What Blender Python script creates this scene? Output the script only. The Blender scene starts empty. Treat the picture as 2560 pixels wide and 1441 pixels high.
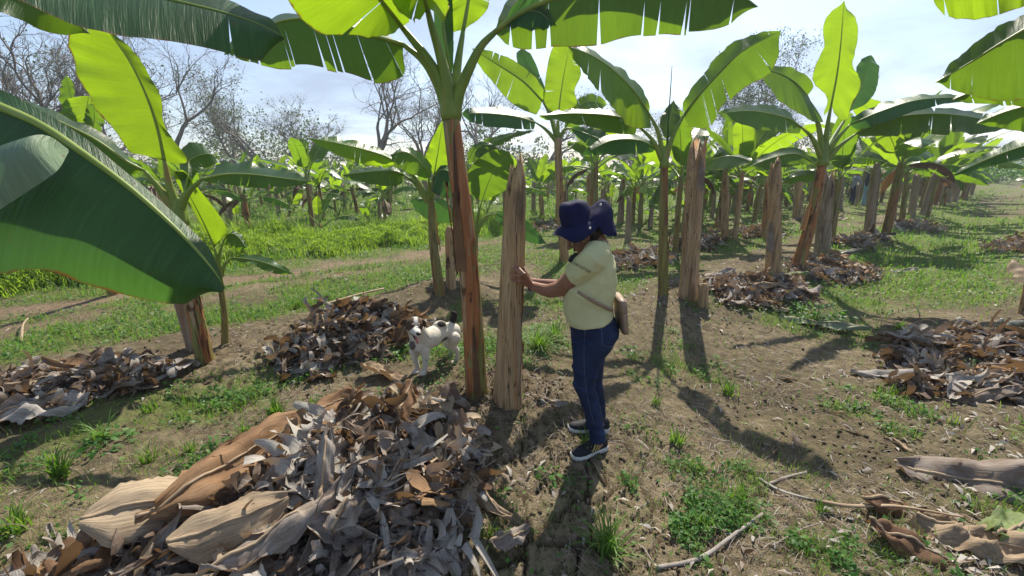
import bpy, math, numpy as np
from mathutils import Vector, Matrix, noise as mnoise
R = math.radians
S = bpy.context.scene
COL = S.collection
rng = np.random.default_rng(7)

# ------------------------------------------------------------------ camera
CAM_H = 1.70; F = 1050.0; PITCH = R(16)
cam = bpy.data.cameras.new('camera'); co = bpy.data.objects.new('camera', cam); COL.objects.link(co)
co.location = (0, 0, CAM_H); co.rotation_euler = (math.pi/2-PITCH, 0, 0)
cam.sensor_width = 36; cam.lens = 36*F/2560; cam.clip_start = 0.05; cam.clip_end = 2000
S.camera = co
def ray(px, py):
    x = (px-1280)/F; y = -(py-720.5)/F
    return np.array([x, math.cos(PITCH)+y*math.sin(PITCH), -math.sin(PITCH)+y*math.cos(PITCH)])
def P(px, py, Y):
    r = ray(px, py); return np.array([0, 0, CAM_H])+r*(Y/r[1])

# ------------------------------------------------------------------ noise / ground
def _hash(ix, iy, seed):
    h = (ix.astype(np.int64)*374761393+iy.astype(np.int64)*668265263+seed*1442695041) & 0xffffffff
    h = ((h ^ (h >> 13))*1274126177) & 0xffffffff
    h = h ^ (h >> 16)
    return (h & 0xffffff)/float(0x1000000)
def vnoise(x, y, seed=0):
    ix = np.floor(x); iy = np.floor(y); fx = x-ix; fy = y-iy
    u = fx*fx*(3-2*fx); v = fy*fy*(3-2*fy)
    a = _hash(ix, iy, seed); b = _hash(ix+1, iy, seed); c = _hash(ix, iy+1, seed); d = _hash(ix+1, iy+1, seed)
    return (a*(1-u)+b*u)*(1-v)+(c*(1-u)+d*u)*v
def fbm(x, y, oct=4, seed=0):
    t = 0; a = .5; s = 0
    for o in range(oct):
        t = t+a*vnoise(x*2**o+o*17.3, y*2**o-o*9.1, seed+o); s += a; a *= .5
    return t/s*2-1
def worley(x, y, seed=0):
    ix = np.floor(x); iy = np.floor(y)
    f1 = np.full(x.shape, 9.); f2 = np.full(x.shape, 9.)
    for dx in (-1, 0, 1):
        for dy in (-1, 0, 1):
            cx = ix+dx; cy = iy+dy
            d = np.hypot(cx+_hash(cx, cy, seed)-x, cy+_hash(cx, cy, seed+5)-y)
            n1 = np.minimum(f1, d); f2 = np.minimum(f2, np.maximum(f1, d)); f1 = n1
    return f1, f2
def sm(a, b, x):
    t = np.clip((x-a)/(b-a), 0, 1); return t*t*(3-2*t)
def rc(x, y):
    rx = x-2.42; ry = y-5.5
    return rx*.77+ry*.638, -rx*.638+ry*.77
MOUNDS = [(-.05, 2.85, .10, .55), (.25, 2.7, .05, .5), (-.75, 2.05, .10, .50), (-1.15, 1.6, .08, .5), (-2.85, 3.55, .05, .5),
          (-1.75, 4.15, .14, .60), (-1.35, 3.75, .08, .5), (-.95, 5.6, .12, .6), (2.45, 5.55, .10, .7), (1.0, 8.0, .1, .7), (4.4, 6.9, .08, .7),
          (3.6, 5.6, .12, .7), (-3.2, 2.6, .06, .6)]
def hbase(x, y):
    x = np.asarray(x, float); y = np.asarray(y, float)
    s, n = rc(x, y)
    h = .07*np.exp(-(n/.55)**2)+.06*np.exp(-((n-2.1)/.55)**2)+.14*np.exp(-((n+3.2)/.7)**2)
    far = sm(5, 10, n)
    h = h+far*.05*np.sin(n*2*math.pi/2.6)*sm(60, 25, np.hypot(x, y))
    h = h+.30*sm(-3.6, -9, n)*sm(4, 10, y)
    h = h-.05*np.exp(-((n+1.6)/.6)**2)
    h = h+.05*fbm(x*.7, y*.7, 3, 11)
    for mx, my, mh, mr in MOUNDS:
        h = h+mh*np.exp(-((x-mx)**2+(y-my)**2)/mr**2)
    return h
def hground(x, y):
    x = np.asarray(x, float); y = np.asarray(y, float)
    r = np.hypot(x, y); fine = sm(14, 4, r)
    h = hbase(x, y)
    h = h+fine*(1-.7*crackmask(x, y))*(.026*fbm(x*4, y*4, 4, 21)+.017*fbm(x*17, y*17, 3, 22)*(1-.6*track_f(x, y)))
    # clods on the earthed-up mounds
    cl = np.exp(-((x+.05)**2+(y-2.7)**2)/.5)+.7*np.exp(-((x-2.4)**2+(y-5.3)**2)/.5)+.7*np.exp(-((x+2.8)**2+(y-3.4)**2)/.4)
    cl = cl+.8*np.exp(-((x+.9)**2+(y-5.5)**2)/.3)
    f1, f2 = worley(x*13+.4*fbm(x*9, y*9, 2, 4), y*13, 31)
    h = h+fine*np.clip(cl, 0, 1)*.045*np.clip(.75-f1, 0, 1)*1.3
    f1, f2 = worley(x*38, y*38, 33)
    h = h+sm(7, 3, r)*.007*np.clip(.7-f1, 0, 1)*(.4+.6*sm(-.2, .3, fbm(x*1.3, y*1.3, 2, 71))+np.clip(cl, 0, 1))
    # drying cracks
    wx = x+.05*fbm(x*7, y*7, 3, 51); wy = y+.05*fbm(x*7+9, y*7, 3, 52)
    f1, f2 = worley(wx*4.2, wy*4.2, 41)
    cm = crackmask(x, y)
    h = h-sm(9, 5, r)*cm*.035*sm(.10, .0, f2-f1)
    f1, f2 = worley(wx*11, wy*11, 43)
    h = h-sm(6, 3, r)*cm*.014*sm(.12, .0, f2-f1)
    return h
def crackmask(x, y):
    m = np.exp(-((x-.55)**2+(y-1.75)**2)/1.0)+np.exp(-((x+.0)**2+(y-1.45)**2)/.4)+.35*sm(.0, .5, fbm(x*.8+4, y*.8, 2, 61))
    m = m+.8*np.exp(-((x+2.2)**2+(y-3.3)**2)/.6)
    return np.clip(m, 0, 1)
def hz(x, y): return float(hbase(np.array([x]), np.array([y]))[0])
def G(px, py):
    r = ray(px, py)
    if r[2] > -.02: r[2] = -.02
    t = .5; o = np.array([0, 0, CAM_H]); prev = t
    while t < 400:
        p = o+r*t
        if p[2] < hz(p[0], p[1]): break
        prev = t; t *= 1.02
    a, b = prev, t
    for _ in range(14):
        m = (a+b)/2; p = o+r*m
        if p[2] < hz(p[0], p[1]): b = m
        else: a = m
    p = o+r*b; p[2] = hz(p[0], p[1]); return p

# ------------------------------------------------------------------ object helpers
def tag(o, label=None, cat=None, group=None, kind=None):
    if label: o['label'] = label
    if cat: o['category'] = cat
    if group: o['group'] = group
    if kind: o['kind'] = kind
    return o
def empty(name, loc=(0, 0, 0)):
    o = bpy.data.objects.new(name, None); COL.objects.link(o); o.location = [float(c) for c in loc]; o.empty_display_size = .1
    return o
def mk(name, verts, faces, mats=(), parent=None, smooth=True, uv=None, mi=None, attrs=None, origin=None):
    """verts in WORLD coords; origin = object location; faces list or (n,k) array"""
    verts = np.asarray(verts, dtype=np.float64).reshape(-1, 3)
    if parent is not None:
        org = np.array(parent.matrix_world.translation) if False else np.array(wloc(parent))
    else:
        org = np.zeros(3) if origin is None else np.asarray(origin, float)
    me = bpy.data.meshes.new(name)
    v = verts-org
    if isinstance(faces, np.ndarray):
        nf, k = faces.shape
        me.vertices.add(len(v)); me.vertices.foreach_set('co', v.astype(np.float32).ravel())
        me.loops.add(nf*k); me.loops.foreach_set('vertex_index', faces.astype(np.int32).ravel())
        me.polygons.add(nf); me.polygons.foreach_set('loop_start', np.arange(0, nf*k, k, dtype=np.int32))
        try: me.polygons.foreach_set('loop_total', np.full(nf, k, dtype=np.int32))
        except Exception: pass
        me.update(calc_edges=True)
    else:
        me.from_pydata([tuple(p) for p in v], [], faces)
    if uv is not None:
        l = me.uv_layers.new(name='UVMap')
        vi = np.empty(len(me.loops), dtype=np.int32); me.loops.foreach_get('vertex_index', vi)
        l.data.foreach_set('uv', np.asarray(uv, np.float32)[vi].ravel())
    if attrs:
        for k_, a in attrs.items():
            a = np.asarray(a, np.float32)
            if a.ndim == 1:
                at = me.attributes.new(k_, 'FLOAT', 'POINT'); at.data.foreach_set('value', a)
            else:
                at = me.attributes.new(k_, 'FLOAT_COLOR', 'POINT'); at.data.foreach_set('color', a.ravel())
    for m in mats: me.materials.append(m)
    if mi is not None: me.polygons.foreach_set('material_index', np.asarray(mi, dtype=np.int32))
    if smooth: me.polygons.foreach_set('use_smooth', np.ones(len(me.polygons), dtype=bool))
    o = bpy.data.objects.new(name, me); COL.objects.link(o)
    if parent is not None: o.parent = parent
    else: o.location = org
    return o
WL = {}
def wloc(o):
    p = np.array(o.location, float)
    while o.parent: o = o.parent; p = p+np.array(o.location, float)
    return p
def cr(pts, n):
    pts = np.asarray(pts, float); m = len(pts)
    if m == 2: t = np.linspace(0, 1, n)[:, None]; return pts[0]*(1-t)+pts[1]*t
    d = np.r_[0, np.cumsum(np.linalg.norm(np.diff(pts, axis=0), axis=1)+1e-9)]; d /= d[-1]
    q = np.vstack([2*pts[0]-pts[1], pts, 2*pts[-1]-pts[-2]])
    out = []
    for t in np.linspace(0, 1, n):
        i = min(max(np.searchsorted(d, t, side='right')-1, 0), m-2)
        u = (t-d[i])/(d[i+1]-d[i])
        p0, p1, p2, p3 = q[i], q[i+1], q[i+2], q[i+3]
        out.append(.5*((2*p1)+(-p0+p2)*u+(2*p0-5*p1+4*p2-p3)*u*u+(-p0+3*p1-3*p2+p3)*u**3))
    return np.array(out)
def at(arr, s):
    """sample a dense array at s in 0..1 (vector)"""
    s = np.clip(np.asarray(s, float), 0, 1)*(len(arr)-1); i = np.minimum(s.astype(int), len(arr)-2); f = (s-i)[..., None]
    return arr[i]*(1-f)+arr[i+1]*f
def tube(path, rad, k=8, cap=True, flat=1.0, up=(0, 0, 1), rfun=None):
    path = np.asarray(path, float); n = len(path)
    rad = np.broadcast_to(np.asarray(rad, float), (n,))
    T = np.gradient(path, axis=0); T /= np.linalg.norm(T, axis=1)[:, None]+1e-12
    N = np.zeros((n, 3)); u = np.array(up, float)
    if abs(T[0]@u) > .9: u = np.array([0, 1., 0]) if abs(T[0][1]) < .9 else np.array([1., 0, 0])
    a = u-T[0]*(u@T[0]); a /= np.linalg.norm(a); N[0] = a
    for i in range(1, n):
        a = N[i-1]-T[i]*(N[i-1]@T[i]); N[i] = a/(np.linalg.norm(a)+1e-12)
    B = np.cross(T, N)
    th = np.linspace(0, 2*math.pi, k, endpoint=False)
    rr = rad[:, None]*np.ones(k)
    if rfun is not None: rr = rr*rfun(np.linspace(0, 1, n)[:, None], th[None, :])
    V = path[:, None, :]+rr[..., None]*(np.cos(th)[None, :, None]*N[:, None, :]*flat+np.sin(th)[None, :, None]*B[:, None, :])
    V = V.reshape(-1, 3)
    i = np.arange(n-1)[:, None]*k; j = np.arange(k)[None, :]; j2 = (j+1) % k
    Fc = np.stack([i+j, i+j2, i+k+j2, i+k+j], -1).reshape(-1, 4)
    faces = [tuple(f) for f in Fc]
    if cap: faces = [tuple(range(k-1, -1, -1))]+faces+[tuple(range((n-1)*k, n*k))]
    return V, faces
def join(parts):
    """parts: list of (V, F[, matidx]) -> V, F, mi"""
    V = []; Fs = []; mi = []; off = 0
    for p in parts:
        V.append(p[0]); Fs += [tuple(int(a)+off for a in f) for f in p[1]]; mi += [p[2] if len(p) > 2 else 0]*len(p[1]); off += len(p[0])
    return np.vstack(V), Fs, mi
def scatter(tv, tf, pos, rot, scale):
    """bulk copies of a template into one mesh; rot (n,3,3), scale (n,) or (n,3)"""
    scale = np.asarray(scale, float)
    if scale.ndim == 1: scale = scale[:, None]*np.ones(3)
    V = np.einsum('nij,nkj->nki', rot, tv[None]*scale[:, None, :])+pos[:, None, :]
    n, k = len(pos), len(tv)
    Fc = (tf[None]+(np.arange(n)*k)[:, None, None]).reshape(-1, tf.shape[1])
    return V.reshape(-1, 3), Fc
def rotm(yaw, pitch=0, roll=0):
    yaw, pitch, roll = np.broadcast_arrays(np.asarray(yaw, float), pitch, roll)
    cy, sy, cp, sp, c, s = np.cos(yaw), np.sin(yaw), np.cos(pitch), np.sin(pitch), np.cos(roll), np.sin(roll)
    z = np.zeros_like(cy); o = z+1
    A = np.stack([cy, -sy, z, sy, cy, z, z, z, o], -1).reshape(-1, 3, 3)
    B = np.stack([cp, z, sp, z, o, z, -sp, z, cp], -1).reshape(-1, 3, 3)
    D = np.stack([o, z, z, z, c, -s, z, s, c], -1).reshape(-1, 3, 3)
    return A@B@D

# ------------------------------------------------------------------ materials
class NT:
    def __init__(s, name):
        s.m = bpy.data.materials.new(name); s.m.use_nodes = True; s.t = s.m.node_tree; s.t.nodes.clear()
        s.out = s.n('ShaderNodeOutputMaterial')
    def n(s, typ, **kw):
        nd = s.t.nodes.new(typ)
        for k, v in kw.items(): setattr(nd, k, v)
        return nd
    def l(s, a, b): s.t.links.new(a, b)
    def set(s, nd, **kw):
        for k, v in kw.items():
            k2 = k.replace('_', ' ')
            i = nd.inputs[k2]
            if hasattr(v, 'is_output'): s.l(v, i)
            else: i.default_value = v
        return nd
    def coord(s, which='Object', scale=(1, 1, 1)):
        c = s.n('ShaderNodeTexCoord'); m = s.n('ShaderNodeMapping'); s.l(c.outputs[which], m.inputs[0]); m.inputs['Scale'].default_value = scale
        return m.outputs[0]
    def noise(s, vec, scale, detail=4, rough=.6, dist=0):
        nd = s.n('ShaderNodeTexNoise'); s.l(vec, nd.inputs['Vector']); nd.inputs['Scale'].default_value = scale
        nd.inputs['Detail'].default_value = detail; nd.inputs['Roughness'].default_value = rough; nd.inputs['Distortion'].default_value = dist
        return nd.outputs['Fac']
    def ramp(s, fac, stops, interp='LINEAR'):
        r = s.n('ShaderNodeValToRGB'); s.l(fac, r.inputs[0]); e = r.color_ramp.elements; r.color_ramp.interpolation = interp
        while len(e) < len(stops): e.new(.5)
        for i, (p, c) in enumerate(stops):
            e[i].position = p; e[i].color = (*c, 1) if len(c) == 3 else c
        return r.outputs[0]
    def rampf(s, fac, a, b):
        m = s.n('ShaderNodeMapRange'); s.l(fac, m.inputs[0]); m.inputs[1].default_value = a; m.inputs[2].default_value = b; return m.outputs[0]
    def mix(s, f, a, b, mode='MIX'):
        m = s.n('ShaderNodeMix', data_type='RGBA', blend_type=mode)
        for i, v in ((0, f), (6, a), (7, b)):
            if hasattr(v, 'is_output'): s.l(v, m.inputs[i])
            else: m.inputs[i].default_value = v if i == 0 else (*v, 1)
        return m.outputs[2]
    def math(s, op, a, b=0.0):
        m = s.n('ShaderNodeMath', operation=op)
        for i, v in ((0, a), (1, b)):
            if hasattr(v, 'is_output'): s.l(v, m.inputs[i])
            else: m.inputs[i].default_value = v
        return m.outputs[0]
    def attr(s, name):
        a = s.n('ShaderNodeAttribute'); a.attribute_name = name; return a
    def bump(s, h, strength=.4, dist=.01, normal=None):
        b = s.n('ShaderNodeBump'); s.l(h, b.inputs['Height']); b.inputs['Strength'].default_value = strength; b.inputs['Distance'].default_value = dist
        if normal is not None: s.l(normal, b.inputs['Normal'])
        return b.outputs[0]
    def pbr(s, col, rough=.7, spec=.3, normal=None, **kw):
        b = s.n('ShaderNodeBsdfPrincipled')
        for k, v in (('Base Color', col), ('Roughness', rough), ('Specular IOR Level', spec)):
            if hasattr(v, 'is_output'): s.l(v, b.inputs[k])
            else: b.inputs[k].default_value = (*v, 1) if k == 'Base Color' else v
        if normal is not None: s.l(normal, b.inputs['Normal'])
        for k, v in kw.items(): b.inputs[k.replace('_', ' ')].default_value = v
        return b.outputs[0]
    def done(s, sh): s.l(sh, s.out.inputs[0]); return s.m
    def translucent(s, surf, tcol, fac):
        t = s.n('ShaderNodeBsdfTranslucent')
        if hasattr(tcol, 'is_output'): s.l(tcol, t.inputs[0])
        else: t.inputs[0].default_value = (*tcol, 1)
        m = s.n('ShaderNodeMixShader'); m.inputs[0].default_value = fac; s.l(surf, m.inputs[1]); s.l(t.outputs[0], m.inputs[2])
        return m.outputs[0]

def leaf_material(name, top, under, glow, fac=.45, rough=.33):
    n = NT(name)
    uv = n.n('ShaderNodeUVMap').outputs[0]
    sep = n.n('ShaderNodeSeparateXYZ'); n.l(uv, sep.inputs[0])
    mp = n.n('ShaderNodeMapping'); n.l(uv, mp.inputs[0]); mp.inputs['Scale'].default_value = (150, 2.0, 1)
    veins = n.noise(mp.outputs[0], 1.0, 3, .6)
    oc = n.coord('Object'); big = n.noise(oc, 3.5, 3, .5)
    oi = n.n('ShaderNodeObjectInfo').outputs['Random']
    vv = n.math('ADD', n.math('MULTIPLY', veins, .45), n.math('MULTIPLY', big, .55))
    vv = n.math('ADD', vv, n.math('MULTIPLY', n.math('SUBTRACT', oi, .5), .3))
    lo = lambda c: tuple(v*.62 for v in c); hi = lambda c: tuple(min(1, v*1.35) for v in c)
    tcol = n.ramp(vv, [(.25, lo(top)), (.75, hi(top))])
    gcol = n.ramp(vv, [(.25, tuple(v*.72 for v in glow)), (.75, tuple(min(1, v*1.2) for v in glow))])
    bf = n.n('ShaderNodeNewGeometry').outputs['Backfacing']
    # brown scorched margin and specks
    ed = n.math('ADD', sep.outputs[1], n.math('MULTIPLY', n.noise(oc, 22, 4, .7), .10))
    edge = n.rampf(ed, 1.025, 1.05)
    sp = n.rampf(n.noise(oc, 38, 2, .5), .755, .79)
    e = n.math('MAXIMUM', edge, sp)
    col = n.mix(e, tcol, (.16, .085, .03)); g2 = n.mix(e, gcol, (.15, .07, .01))
    mp2 = n.n('ShaderNodeMapping'); n.l(uv, mp2.inputs[0]); mp2.inputs['Scale'].default_value = (46, .8, 1)
    ribs = n.noise(mp2.outputs[0], 1.0, 2, .5)
    col = n.mix(n.math('MULTIPLY', n.rampf(ribs, .56, .66), .35), col, hi(hi(top)))
    bm = n.bump(n.math('ADD', veins, n.math('MULTIPLY', ribs, 1.5)), .5, .005)
    surf = n.pbr(col, rough, .36, bm)
    return n.done(n.translucent(surf, g2, fac))
M = {}
M['leaf'] = leaf_material('banana_leaf', (.030, .075, .022), (.06, .12, .04), (.19, .34, .012), .50)
M['leaf_young'] = leaf_material('banana_leaf_young', (.055, .125, .02), (.06, .12, .04), (.29, .46, .012), .56)
M['leaf_dark'] = leaf_material('banana_leaf_thick', (.032, .090, .026), (.04, .09, .05), (.09, .23, .03), .38, .45)
M['leaf_wax'] = leaf_material('banana_leaf_waxy_underside', (.16, .23, .14), (.1, .1, .1), (.08, .18, .05), .2, .5)
def rib_material():
    n = NT('leaf_midrib'); oc = n.coord('Object'); v = n.noise(oc, 9, 3)
    col = n.ramp(v, [(.3, (.20, .29, .05)), (.7, (.34, .42, .10))])
    return n.done(n.translucent(n.pbr(col, .45, .4), (.4, .5, .06), .25))
M['rib'] = rib_material()
def petiole_material():
    n = NT('leaf_stalk'); oc = n.coord('Object', (1, 1, .3)); v = n.noise(oc, 12, 4)
    col = n.ramp(v, [(.3, (.12, .20, .035)), (.55, (.22, .30, .06)), (.72, (.32, .22, .08))])
    return n.done(n.translucent(n.pbr(col, .45, .4), (.35, .45, .05), .15))
M['petiole'] = petiole_material()
def stem_material(name, cols, dark, darkamt, redamt=.5, seed=0.0):
    n = NT(name)
    oc = n.coord('Object', (1, 1, .07)); f = n.noise(oc, 26, 5, .65, .3)
    fine = n.noise(n.coord('Object', (1, 1, .03)), 120, 3, .6)
    oi = n.n('ShaderNodeObjectInfo').outputs['Random']
    mp = n.coord('Object', (1, 1, .085)); add = n.n('ShaderNodeVectorMath', operation='ADD'); n.l(mp, add.inputs[0])
    cmb = n.n('ShaderNodeCombineXYZ'); n.l(n.math('MULTIPLY', oi, 37.0), cmb.inputs[0]); n.l(n.math('MULTIPLY', oi, 91.0), cmb.inputs[2]); n.l(cmb.outputs[0], add.inputs[1])
    big = n.noise(add.outputs[0], 7.5, 4, .55, .4)
    col = n.ramp(f, [(.28, cols[0]), (.5, cols[1]), (.72, cols[2])])
    col = n.mix(n.rampf(big, .60-.2*redamt, .66-.2*redamt+.03), col, cols[3])
    big2 = n.noise(add.outputs[0], 11, 5, .6, .8)
    gp_ = n.noise(add.outputs[0], 5, 3, .5, 1.0); col = n.mix(n.math('MULTIPLY', n.rampf(gp_, .57, .66), .35), col, tuple(.75*c for c in (cols[2][0], cols[2][0]*.86, cols[2][0]*.70)))
    d = n.rampf(big2, .62-.2*darkamt, .74-.2*darkamt)
    col = n.mix(n.math('MULTIPLY', d, .75), col, dark)
    col = n.mix(n.math('MULTIPLY', n.rampf(fine, .35, .75), .35), col, tuple(c*.45 for c in cols[1]))
    ca = n.n('ShaderNodeVectorMath', operation='ADD'); n.l(n.coord('Object', (1, 1, .06)), ca.inputs[0]); n.l(cmb.outputs[0], ca.inputs[1])
    ck = n.rampf(n.math('ABSOLUTE', n.math('SUBTRACT', n.noise(ca.outputs[0], 13, 3, .6, .5), .5)), .012, .003)
    col = n.mix(n.math('MULTIPLY', ck, .85), col, (.035, .022, .015))
    b = n.bump(n.math('ADD', f, n.math('MULTIPLY', fine, .5)), .7, .008)
    return n.done(n.pbr(col, .62, .25, b))
M['stem'] = stem_material('pseudostem_green_brown', [(.15, .11, .035), (.21, .19, .055), (.30, .24, .09), (.25, .12, .05)], (.055, .025, .014), .35)
def stem_patchy():
    n = NT('pseudostem_red_and_green'); oi = n.n('ShaderNodeObjectInfo').outputs['Random']
    off = n.n('ShaderNodeCombineXYZ'); n.l(n.math('MULTIPLY', oi, 53.0), off.inputs[0]); n.l(n.math('MULTIPLY', oi, 17.0), off.inputs[2])
    def vec(s):
        a = n.n('ShaderNodeVectorMath', operation='ADD'); n.l(n.coord('Object', s), a.inputs[0]); n.l(off.outputs[0], a.inputs[1]); return a.outputs[0]
    fib = n.noise(vec((1, 1, .04)), 60, 4, .65, .2); pat = n.noise(vec((1, 1, .22)), 8, 3, .5, 1.2); pat2 = n.noise(vec((1.2, 1.2, .16)), 11, 4, .6, 1.0); pat3 = n.noise(vec((1, 1, .12)), 14, 4, .6, .6)
    green = n.ramp(fib, [(.3, (.13, .12, .035)), (.7, (.25, .23, .07))]); rust = n.ramp(fib, [(.3, (.20, .065, .022)), (.55, (.33, .13, .045)), (.75, (.42, .25, .11))]); tan = n.ramp(fib, [(.3, (.26, .16, .085)), (.7, (.42, .30, .18))])
    col = n.mix(n.rampf(pat, .47, .49), green, rust); col = n.mix(n.rampf(pat3, .58, .60), col, tan); col = n.mix(n.math('MULTIPLY', n.rampf(pat2, .55, .58), .9), col, (.055, .018, .009))
    b = n.bump(n.math('ADD', n.math('MULTIPLY', fib, .6), n.math('ADD', n.rampf(pat, .46, .50), n.rampf(pat3, .57, .61))), .8, .006)
    return n.done(n.pbr(col, .5, .35, b))
M['stem_red'] = stem_patchy()
M['stump'] = stem_material('cut_pseudostem_fibres', [(.22, .145, .085), (.41, .265, .135), (.52, .38, .225), (.40, .20, .085)], (.060, .036, .024), .42, .30)
M['stump_far'] = stem_material('cut_pseudostem_grey', [(.20, .14, .09), (.29, .22, .15), (.38, .31, .23), (.24, .14, .08)], (.07, .05, .04), .25, .2)
def dry_material(name, stops, rough=.75, glow=(.35, .2, .08), spec=.25):
    n = NT(name)
    a = n.attr('rnd').outputs['Fac']; oi = n.n('ShaderNodeObjectInfo').outputs['Random']
    oc = n.coord('Object'); uvn = n.n('ShaderNodeUVMap').outputs[0]
    mp = n.n('ShaderNodeMapping'); n.l(uvn, mp.inputs[0]); mp.inputs['Scale'].default_value = (2.5, 26, 1)
    fib = n.noise(mp.outputs[0], 1.0, 4, .65, .5); blot = n.noise(oc, 7, 5, .65, .5)
    v = n.math('ADD', n.math('MULTIPLY', a, .7), n.math('MULTIPLY', n.math('SUBTRACT', blot, .5), .9))
    v = n.math('ADD', v, n.math('MULTIPLY', n.math('SUBTRACT', oi, .5), .0))
    col = n.ramp(v, stops)
    col = n.mix(n.math('MULTIPLY', n.rampf(fib, .42, .66), .55), col, (.08, .055, .04))
    b = n.bump(n.math('ADD', fib, n.math('MULTIPLY', blot, .7)), .8, .006)
    return n.done(n.translucent(n.pbr(col, rough, spec, b), glow, .14))
M['dry'] = dry_material('dry_banana_leaf', [(.0, (.07, .045, .032)), (.18, (.16, .11, .08)), (.36, (.25, .205, .17)), (.58, (.36, .33, .30)), (.9, (.50, .46, .40))])
M['dry_brown'] = dry_material('dry_brown_leaf', [(.05, (.10, .05, .025)), (.4, (.22, .12, .06)), (.8, (.33, .20, .10))])
M['dry_tan'] = dry_material('dry_tan_leaf', [(.05, (.30, .21, .13)), (.4, (.43, .33, .22)), (.8, (.52, .42, .30))])
M['dry_dark'] = dry_material('wilted_dark_leaf', [(.05, (.035, .045, .025)), (.5, (.06, .06, .035)), (.9, (.13, .09, .05))], .5, (.1, .1, .02), .4)
M['wilt'] = dry_material('wilted_green_leaf', [(.05, (.16, .22, .06)), (.5, (.20, .24, .14)), (.9, (.28, .28, .18))], .6, (.2, .3, .05))
def plain(name, c, rough=.6, spec=.3, nscale=30, var=.25, bump=.3, metallic=0):
    n = NT(name); oc = n.coord('Object'); v = n.noise(oc, nscale, 4, .6)
    col = n.ramp(v, [(.3, tuple(x*(1-var) for x in c)), (.7, tuple(min(1, x*(1+var)) for x in c))])
    return n.done(n.pbr(col, rough, spec, n.bump(v, bump, .004), Metallic=metallic))
def green_material(name, stops, fac=.4, glow=(.25, .5, .02)):
    n = NT(name); a = n.attr('rnd').outputs['Fac']
    col = n.ramp(a, stops)
    g = n.mix(.65, col, glow)
    return n.done(n.translucent(n.pbr(col, .55, .3), g, fac))
M['grass'] = green_material('grass_blades', [(0, (.05, .11, .02)), (.45, (.10, .19, .03)), (.75, (.16, .24, .05)), (.9, (.30, .26, .12)), (1, (.34, .26, .14))])
M['weed'] = green_material('weed_leaves', [(0, (.03, .09, .02)), (.5, (.06, .15, .03)), (1, (.11, .22, .04))], .4, (.15, .4, .02))
M['tallweed'] = green_material('tall_weed_leaves', [(0, (.07, .15, .02)), (.5, (.15, .26, .03)), (1, (.26, .34, .06))], .5, (.4, .6, .03))
M['treeleaf'] = green_material('tree_leaves', [(0, (.03, .055, .02)), (.5, (.055, .09, .03)), (1, (.10, .14, .04))], .3, (.12, .2, .03))
M['bark'] = plain('bark', (.17, .145, .125), .85, .15, 14, .4, .6)

def ground_material():
    n = NT('soil'); oc = n.coord('Object')
    g = n.attr('green').outputs['Fac']; tr = n.attr('track').outputs['Fac']; cr_ = n.attr('crack_shade').outputs['Fac']; moist = n.attr('moist').outputs['Fac']; pale = n.attr('pale').outputs['Fac']
    a = n.noise(oc, 1.1, 6, .7); b = n.noise(oc, 14, 6, .7); c = n.noise(oc, 90, 3, .7)
    v = n.math('ADD', n.math('MULTIPLY', a, .5), n.math('MULTIPLY', b, .5))
    col = n.ramp(v, [(.32, (.048, .038, .023)), (.5, (.115, .092, .055)), (.68, (.26, .21, .125))])
    col = n.mix(n.math('MULTIPLY', moist, .6), col, (.085, .058, .036))
    col = n.mix(n.math('MULTIPLY', tr, n.rampf(b, .3, .6)), col, (.21, .15, .095))
    col = n.mix(n.math('MULTIPLY', n.math('MULTIPLY', pale, n.rampf(b, .3, .6)), .65), col, (.27, .215, .14))
    speck = n.rampf(c, .60, .72)
    col = n.mix(n.math('MULTIPLY', speck, .5), col, (.42, .33, .22))
    speck2 = n.rampf(n.noise(oc, 55, 4, .7), .60, .68)
    col = n.mix(n.math('MULTIPLY', speck2, .25), col, (.10, .07, .045))
    grn = n.ramp(n.noise(oc, 8, 6, .75), [(.3, (.06, .085, .022)), (.55, (.12, .16, .035)), (.75, (.19, .20, .07))])
    gm = n.rampf(n.math('ADD', g, n.math('MULTIPLY', n.math('SUBTRACT', b, .5), 1.2)), .35, .65)
    col = n.mix(n.math('MULTIPLY', gm, .8), col, grn)
    col = n.mix(cr_, col, (.06, .04, .026))  # shade inside the drying cracks, painted into the soil colour as dark brown
    h = n.math('ADD', n.math('MULTIPLY', b, .6), n.math('MULTIPLY', c, .3))
    return n.done(n.pbr(col, .92, .12, n.bump(h, 1.0, .045)))
M['soil'] = ground_material()

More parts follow.
